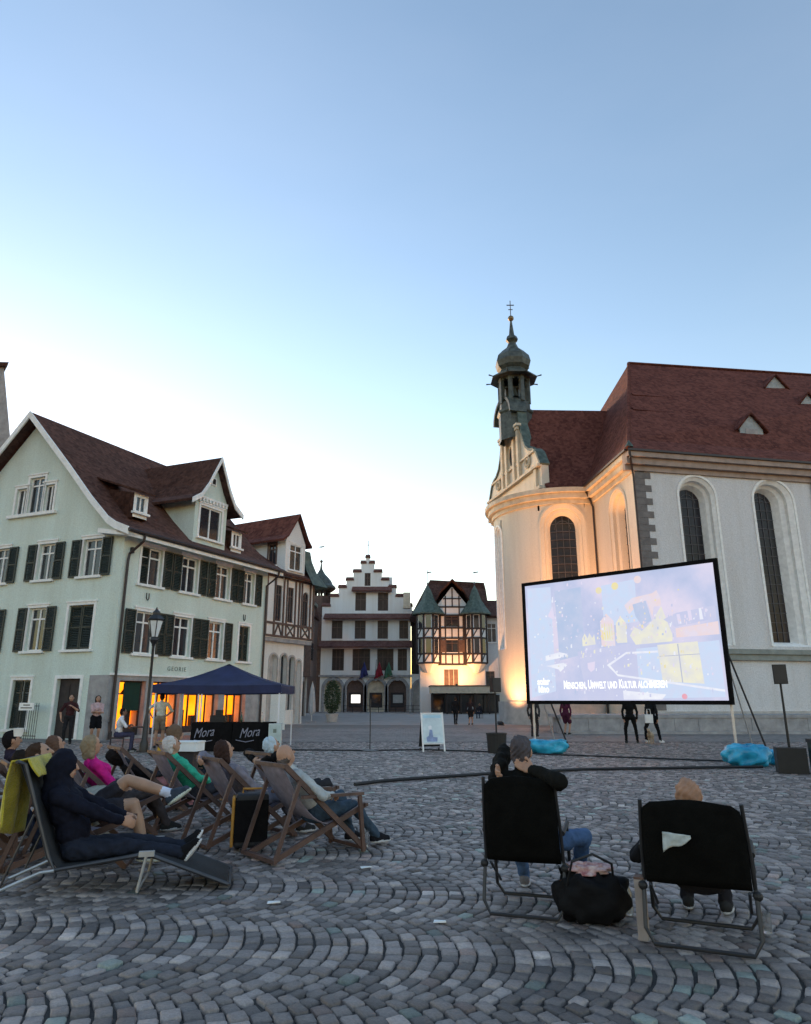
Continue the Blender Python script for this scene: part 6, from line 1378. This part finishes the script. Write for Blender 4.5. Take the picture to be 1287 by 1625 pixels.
        if fingers:
            for j in range(4):
                b0 = w_+d*.085+lt*(j-1.5)*.021; l_ = (.036,.042,.040,.030)[j]; m_ = b0+(d*.86+n*.5)*l_; t_ = m_+(d*.4+n*.9)*l_*.85
                B.cap(b0,m_,.0098,.009,'skin'); B.cap(m_,t_,.009,.0075,'skin')
            q_ = w_+d*.03+lt*.034*(-s_ if False else 1); B.cap(q_,q_+d*.03+lt*.022+n*.01,.012,.010,'skin'); B.cap(q_+d*.03+lt*.022+n*.01,q_+d*.058+lt*.024+n*.022,.010,.008,'skin')
    if extra: extra(B,dict(P=P,U=U,F=F,Hc=Hc,Hu=Hu,Hf=Hf,Hx=Hx,X=X))
    # one continuous skin by voxel remesh
    me = bpy.data.meshes.new('person'); me.from_pydata(B.mb.v,[],B.mb.f); me.validate()
    t = bpy.data.objects.new('tmp',me); col.objects.link(t)
    r_ = t.modifiers.new('r','REMESH'); r_.mode = 'VOXEL'; r_.voxel_size = vox; r_.use_smooth_shade = True
    s_ = t.modifiers.new('s','SMOOTH'); s_.factor = .5; s_.iterations = 3 if vox < .011 else 2
    bpy.context.view_layer.update(); dg = bpy.context.evaluated_depsgraph_get()
    nm = bpy.data.meshes.new_from_object(t.evaluated_get(dg)); bpy.data.objects.remove(t); bpy.data.meshes.remove(me); nm.name = 'person'
    n = len(nm.polygons); cen = np.zeros(n*3); nm.polygons.foreach_get('center',cen); D = B.dist(cen.reshape(-1,3)); cls = np.argmin(D,axis=0)
    names = ['top','bot','skin','hair','shoe','sole','lip','sock','white']; lut = np.array([names.index(q[5]) for q in B.p])
    nm.materials.clear()
    for c_,sk in ((top,0),(bot,0),(skin,1),(hairc,0),(shoe,0),(sole,0),(tuple(x_*y_ for x_,y_ in zip(skin,(.8,.55,.55))),1),(sock or (.7,.7,.75),0),((.6,.62,.65),0)): nm.materials.append(fab(c_,bool(sk)))
    # folds in cloth and strands in hair: push the skin along its normals
    nv = len(nm.vertices); co = np.zeros(nv*3); nm.vertices.foreach_get('co',co); co = co.reshape(-1,3); no = np.zeros(nv*3); nm.vertices.foreach_get('normal',no); no = no.reshape(-1,3)
    vc = lut[np.argmin(B.dist(co),axis=0)]; sd_ = (hash(label)%97)*.37 if False else (sum(map(ord,label))%97)*.37; dsp = np.zeros(nv)
    fs_ = lambda f,ph: np.sin(co[:,0]*f+ph)*np.sin(co[:,1]*f*1.1+ph*1.7)+np.sin(co[:,2]*f*.9+ph*2.3+2*np.sin(co[:,0]*f*.5))*np.sin(co[:,1]*f*.7-ph)
    cl_ = (vc == 0)|(vc == 1); wr = .0045*fs_(34,sd_)+.0035*np.sin(co[:,2]*62+6*np.sin(co[:,0]*11+sd_)+5*np.sin(co[:,1]*9))+.002*fs_(80,sd_+1)
    dsp[cl_] = wr[cl_]; hr = .004*np.sin(co[:,0]*150+8*np.sin(co[:,2]*22+sd_))+.003*fs_(120,sd_)+.004*fs_(45,sd_+2); dsp[vc == 3] = hr[vc == 3]
    nm.vertices.foreach_set('co',(co+no*dsp[:,None]).reshape(-1))
    nm.polygons.foreach_set('material_index', lut[cls].astype(np.int32)); nm.polygons.foreach_set('use_smooth', np.ones(n,bool)); nm.update()
    o = bpy.data.objects.new('person',nm); col.objects.link(o); o.location = loc; o.rotation_euler = (0,0,-R(heading)); o.scale = (scale,)*3
    tag(o,label,'person',group)
    if hair != 'hood':
        for s_ in (-1,1):
            g = MB(); c_ = Hc+Hf*.082+Hx*s_*.031+Hu*.012; g.sphere(tuple(c_),.011,8,6); g.build('eye', M['metal_dark'], o, smooth='all')
    return o
LB = lambda deg: (0,-math.sin(R(deg)),math.cos(R(deg)))     # torso leaning back
def recliner(label, loc, h, lean=38, **k):
    d = dict(P=(0,.07,.40), U=LB(lean), feet=((-.13,.74,.10),(.13,.70,.10)), hands=((-.10,.18,.50),(.10,.20,.52)), elbow=((-1,-.3,-.4),(1,-.3,-.4)), head_up=LB(lean*.55), head_fwd=(0,math.cos(R(lean*.55)),math.sin(R(lean*.55))), palm=((.3,.1,-1),(-.3,.1,-1)), group='people watching from the deckchairs')
    d.update(k); return person(label, loc, h, **d)
dk = lambda i: ((DECK[i][0],DECK[i][1],0),DECK[i][2])
# bald man nearest
l_,h_ = dk(0); recliner('bald man in a pale patterned shirt and jeans lying in the nearest deckchair', l_, h_, lean=38, hair='fringe', hairc=(.10,.08,.07), top=(.42,.44,.44), bot=(.045,.07,.10), sleeve='long', feet=((-.16,.66,.10),(.12,.80,.10)), hands=((-.12,.22,.55),(.20,.16,.56)), vox=.009, fat=1.1, shoe=(.015,.015,.018), head_up=LB(28), head_fwd=(0,.88,.45))
l_,h_ = dk(1); recliner('brown haired woman resting a hand behind her head in the second deckchair', l_, h_, hair='bob', hairc=(.045,.026,.022), top=(.22,.20,.23), bot=(.10,.10,.13), hands=((-.14,-.50,.86),(.10,.2,.5)), elbow=((-1,-.2,.5),(1,-.3,-.4)), palm=((1,0,0),(-.3,.1,-1)), vox=.010, female=True)
l_,h_ = dk(2); recliner('person in black with pale blue cap and both arms behind the head', l_, h_, hair='short', hairc=(.45,.55,.62), top=(.008,.008,.009), bot=(.03,.03,.035), hands=((-.10,-.46,.80),(.10,-.46,.80)), elbow=((-1,.1,.3),(1,.1,.3)), palm=((0,1,0),(0,1,0)), vox=.011, bulk=1.15)
l_,h_ = dk(3); recliner('white haired person in a bright green shirt in a deckchair', l_, h_, hair='short', hairc=(.55,.52,.50), top=(.05,.42,.27), bot=(.05,.05,.06), vox=.011)
l_,h_ = dk(4); recliner('person with raised knee in patterned pink trousers in a deckchair', l_, h_, lean=55, P=(0,.10,.38), hair='bob', hairc=(.02,.015,.015), top=(.02,.02,.025), bot=(.38,.17,.17), feet=((-.12,.52,.10),(.12,.62,.10)), head_up=LB(60), vox=.012)
l_,h_ = dk(5); recliner('blond woman in a bright pink top in a deckchair', l_, h_, lean=30, P=(0,.05,.40), hair='bob', hairc=(.26,.20,.13), top=(.62,.02,.22), bot=(.06,.05,.05), sleeve='short', head_up=(0,-.15,1), head_fwd=(0,1,.1), female=True, vox=.011, feet=((-.12,.72,.1),(.12,.7,.1)))
l_,h_ = dk(6); recliner('person with ruffled brown hair leaning back in a deckchair', l_, h_, lean=36, hair='bob', hairc=(.12,.07,.05), top=(.09,.04,.05), bot=(.05,.04,.05), hands=((-.12,.2,.5),(.24,.02,.72)), vox=.012)
l_,h_ = dk(7); recliner('dark haired person in a dark jacket at the left edge of the audience', l_, h_, lean=26, hair='short', hairc=(.012,.01,.012), top=(.035,.025,.04), bot=(.03,.03,.04), vox=.012, head_up=(0,-.1,1), head_fwd=(0,1,.0))
l_,h_ = dk(8); recliner('person with bushy light brown hair and dark green jacket near the bar', l_, h_, lean=30, P=(0,0,.40), hair='bob', hairc=(.14,.09,.06), top=(.015,.035,.03), bot=(.03,.03,.04), vox=.013, head_up=(0,-.2,1), extra=lambda B,J: B.ell(J['Hc']+J['Hu']*.03-J['Hf']*.03,(J['Hx'],J['Hf'],J['Hu']),(.12,.12,.12),'hair'))
l_,h_ = dk(9); recliner('person in beige trousers with raised knees behind the hooded person', l_, h_, lean=45, hair='short', hairc=(.02,.015,.012), top=(.03,.03,.035), bot=(.34,.33,.28), legs='wide', feet=((-.13,.50,.10),(.15,.56,.10)), P=(0,.12,.38), vox=.011)
l_,h_ = dk(10); recliner('man in dark shorts with bare crossed legs and blue sneakers', l_, h_, lean=48, P=(.0,.05,.44), scale=1.06, hair='short', hairc=(.05,.03,.02), top=(.02,.02,.03), bot=(.03,.028,.035), legs='shorts', sleeve='short', skin=(.40,.24,.16), feet=((.02,.80,.58),(.06,.62,.10)), knee_pole=((0,.1,1),(0,.5,1)), foot_dir=((.25,.75,.55),(.1,1,0)), foot_down=((.1,.6,-.75),(0,0,-1)), shoe=(.05,.065,.09), sole=(.62,.68,.60), sock=(.62,.66,.78), vox=.009)
# hooded person on the lounger
person('person in a dark navy hooded jacket lying on the front left lounger', (-2.62,6.42,0), 78, P=(0,-.16,.31), U=LB(20), feet=((-.12,.98,.26),(.10,.95,.24)), knee_pole=((-.1,0,1),(.1,0,1)), hands=((-.08,.22,.52),(.10,.25,.50)), head_up=(0,-.05,1), head_fwd=(.15,1,-.15), hair='hood', top=(.010,.011,.020), bot=(.018,.022,.035), shoe=(.010,.010,.012), sole=(.62,.62,.62), bulk=1.22, vox=.009, foot_dir=((-.15,.55,.85),(.2,.6,.8)), foot_down=((0,.85,-.5),(0,.85,-.5)))
# bald head beyond the towel at the very left edge
recliner('bald person at the very left edge behind the yellow towel', (-4.35,7.35,0), 60, lean=30, hair='none', top=(.05,.05,.05), vox=.012)
dc = copy_tree(proto); dc.location = (-4.35,7.35,0); dc.rotation_euler = (0,0,-R(60)); dc['label'] = 'deckchair under the bald person at the very left edge'
# two people in the camp chairs
person('grey haired person in black coat, hands behind neck, in the left camp chair', (.93,5.78,0), 18, P=(0,-.01,.46), U=LB(13), feet=((-.13,.62,.09),(.30,.46,.09)), knee_pole=((-.2,.5,1),(1.0,.5,.7)), hands=((-.17,-.15,1.0),(.10,-.24,1.00)), elbow=((-.15,1,-.2),(1,.2,-.6)), palm=((.8,.4,.3),(-.6,.3,.2)), head_up=(0,-.03,1), head_fwd=(.12,1,0), hair='short', hairc=(.085,.075,.08), top=(.009,.009,.008), bot=(.075,.13,.24), shoe=(.16,.15,.15), bulk=1.28, vox=.007, sh=.20, scale=1.0, group='people in the camp chairs')
person('bald person in dark clothes slumped in the right camp chair', (1.95,5.08,0), 24, P=(0,.22,.33), U=LB(36), feet=((-.13,.70,.09),(.13,.66,.09)), hands=((-.33,.18,.50),(.20,.30,.56)), elbow=((-.6,-.3,-.6),(.3,-.3,-1)), head_up=(-.05,-.62,1), head_fwd=(0,1,.6), hair='short', hairc=(.36,.21,.14), skin=(.46,.27,.18), top=(.012,.012,.014), bot=(.02,.02,.025), bulk=1.1, vox=.009, group='people in the camp chairs')
# standing and seated people around the square
SK = dict(vox=.016, fingers=True)
person('man in a dark maroon shirt standing before the door of the mint house', (-11.9,25.6,0), 165, P=(0,0,.93), top=(.05,.02,.022), bot=(.02,.02,.022), sleeve='short', hands=((-.10,.24,1.30),(.26,.05,.88)), elbow=((-1,-.2,-1),(1,-.3,-.3)), **SK)
person('dark haired woman in a pale pink top with folded arms by the stone pillar', (-11.3,26.4,0), 150, P=(0,0,.90), hair='bob', hairc=(.015,.012,.012), top=(.52,.36,.36), bot=(.008,.008,.010), sleeve='short', female=True, skirt=True, legs='bare', hands=((.08,.2,1.12),(-.08,.22,1.10)), elbow=((-1,-.1,-.6),(1,-.1,-.6)), **SK)
person('man in a white shirt and khaki shorts standing with his back turned under the tent', (-8.0,23.6,0), -10, P=(0,0,.95), hair='short', hairc=(.03,.02,.02), top=(.62,.62,.55), bot=(.24,.20,.15), legs='shorts', sleeve='short', hands=((-.30,.10,1.02),(.18,.25,1.05)), elbow=((-1,-.4,0),(1,-.4,0)), **SK)
person('person in a white top sitting at the small table under the tent', (-8.75,22.1,0), 70, P=(0,0,.50), U=LB(-8), feet=((-.12,.42,.09),(.12,.40,.09)), hands=((-.08,.34,.78),(.1,.36,.78)), hair='short', hairc=(.015,.012,.012), top=(.70,.68,.68), bot=(.05,.05,.09), sleeve='short', skin=(.22,.12,.08), **SK)
cc = root('cafe_chair', (-8.75,22.1,0), 'dark cafe chair under the person in a white top', 'chair', world=False, rz=-R(70))
m = MB(); m.box(-.2,.2,-.2,.2,.39,.43); m.build('seat', M['timber'], cc); m = MB(); m.hexa([(-.2,-.24,.55),(.2,-.24,.55),(.2,-.22,.55),(-.2,-.22,.55),(-.2,-.3,.88),(.2,-.3,.88),(.2,-.28,.88),(-.2,-.28,.88)]); m.build('backrest', M['timber'], cc)
for a,b in ((-1,-1),(1,-1),(-1,1),(1,1)): m = MB(); m.bar((a*.18,b*.18,0),(a*.18,b*.18,.39 if b > 0 else .6),.03); m.build('leg', M['timber'], cc)
person('man in dark clothes walking in the left of the pair before the pavilion', (3.25,47.0,0), 20, P=(0,0,.95), top=(.015,.014,.016), bot=(.015,.015,.018), feet=((-.09,.14,.09),(.09,-.12,.10)), group='couple walking on the square', **SK)
person('woman in a dark dress walking in the right of the pair before the pavilion', (4.15,46.2,0), 20, P=(0,0,.90), top=(.03,.022,.025), bot=(.02,.018,.02), hair='long', hairc=(.05,.03,.025), skirt=True, legs='bare', feet=((-.07,-.10,.09),(.07,.14,.09)), group='couple walking on the square', female=True, **SK)
for i,(x_,y_,c_,l_) in enumerate(((5.6,62,(.45,.42,.40),'person in a pale top sitting outside the pavilion'),(6.5,63,(.03,.03,.04),'person in dark clothes sitting outside the pavilion'))):
    person(l_, (x_,y_,0), 190+20*i, P=(0,0,.50), feet=((-.12,.42,.09),(.12,.40,.09)), hands=((-.1,.3,.62),(.1,.3,.62)), top=c_, vox=.022, fingers=False)
    m = MB(); m.box(-.2,.2,-.2,.2,.40,.44); m.box(-.2,.2,-.24,-.2,.40,.85)
    st = root('cafe_chair', (x_,y_,0), 'cafe chair under the '+l_[0:l_.index(' sitting')].replace('person','sitter'), 'chair', world=False, rz=-R(190+20*i)); m = MB(); m.box(-.2,.2,-.2,.2,.37,.41); m.build('seat', M['timber'], st); m = MB(); m.box(-.2,.2,-.25,-.22,.41,.85); m.build('backrest', M['timber'], st)
    for a,b in ((-1,-1),(1,-1),(-1,1),(1,1)): m = MB(); m.bar((a*.18,b*.18,0),(a*.18,b*.18,.37),.03); m.build('leg', M['timber'], st)
person('person in a burgundy dress standing at the terrace wall behind the screen', (7.3,32.9,0), 40, P=(0,0,.90), top=(.085,.02,.045), bot=(.07,.02,.04), skirt=True, legs='bare', hair='long', hairc=(.03,.02,.02), **SK)
person('slim person in grey standing far behind the left screen leg', (5.5,31.0,0), 30, P=(0,0,.93), top=(.05,.045,.045), bot=(.035,.03,.03), **SK)
person('person in black trousers with legs apart behind the lower edge of the screen', (8.2,26.4,0), 10, P=(0,0,.93), top=(.012,.012,.012), bot=(.010,.010,.010), feet=((-.19,.0,.085),(.20,.02,.085)), **SK)
person('person in black walking with a white bag behind the lower edge of the screen', (9.05,26.6,0), 60, P=(0,0,.92), top=(.014,.016,.018), bot=(.010,.011,.013), feet=((-.09,-.26,.12),(.09,.28,.09)), shoe=(.6,.6,.6), **SK)
# small dog between them
def dog(loc, h):
    B = Body(); c_ = 'top'
    B.cap((0,-.16,.33),(0,.10,.34),.085,.10,c_); B.cap((0,.12,.36),(0,.22,.47),.06,.05,c_); B.ell((0,.26,.50),((1,0,0),(0,1,0),(0,0,1)),(.052,.07,.05),c_); B.cap((0,.30,.485),(0,.37,.475),.03,.022,c_)
    for s_ in (-1,1):
        B.ell((s_*.045,.235,.53),((1,0,.3),(0,1,0),(0,0,1)),(.014,.025,.045),c_)
        B.cap((s_*.055,.11,.30),(s_*.055,.10,.15),.036,.022,c_); B.cap((s_*.055,.10,.15),(s_*.055,.11,.03),.02,.022,c_)
        B.cap((s_*.055,-.17,.30),(s_*.06,-.12,.18),.045,.026,c_); B.cap((s_*.06,-.12,.18),(s_*.06,-.20,.11),.024,.018,c_); B.cap((s_*.06,-.20,.11),(s_*.06,-.18,.025),.018,.022,c_)
    B.cap((0,-.23,.36),(0,-.34,.46),.022,.012,c_)
    t = bpy.data.objects.new('dog', bpy.data.meshes.new('dog')); t.data.from_pydata(B.mb.v,[],B.mb.f); col.objects.link(t)
    r_ = t.modifiers.new('r','REMESH'); r_.mode = 'VOXEL'; r_.voxel_size = .012; r_.use_smooth_shade = True; t.modifiers.new('s','SMOOTH').iterations = 2
    bpy.context.view_layer.update(); nm = bpy.data.meshes.new_from_object(t.evaluated_get(bpy.context.evaluated_depsgraph_get())); bpy.data.objects.remove(t); nm.materials.clear(); nm.materials.append(fab((.36,.28,.2)))
    o = bpy.data.objects.new('dog',nm); col.objects.link(o); o.location = loc; o.rotation_euler = (0,0,-R(h)); tag(o,'small pale dog standing between the two people in black','dog')
dog((8.75,26.0,0),-150)
hb = root('hand_bag', (8.86,26.75,.62), 'small white bag hanging from the arm of the walking person in black', 'bag'); m = MB(); m.box(8.72,9.0,26.28,26.36,.72,1.02); m.build('body', M['white_trim'], hb); m = MB(); m.tube([(8.78,26.32,1.02),(8.8,26.32,1.2),(8.92,26.32,1.2),(8.94,26.32,1.02)],.01,6); m.build('handle', M['white_trim'], hb)
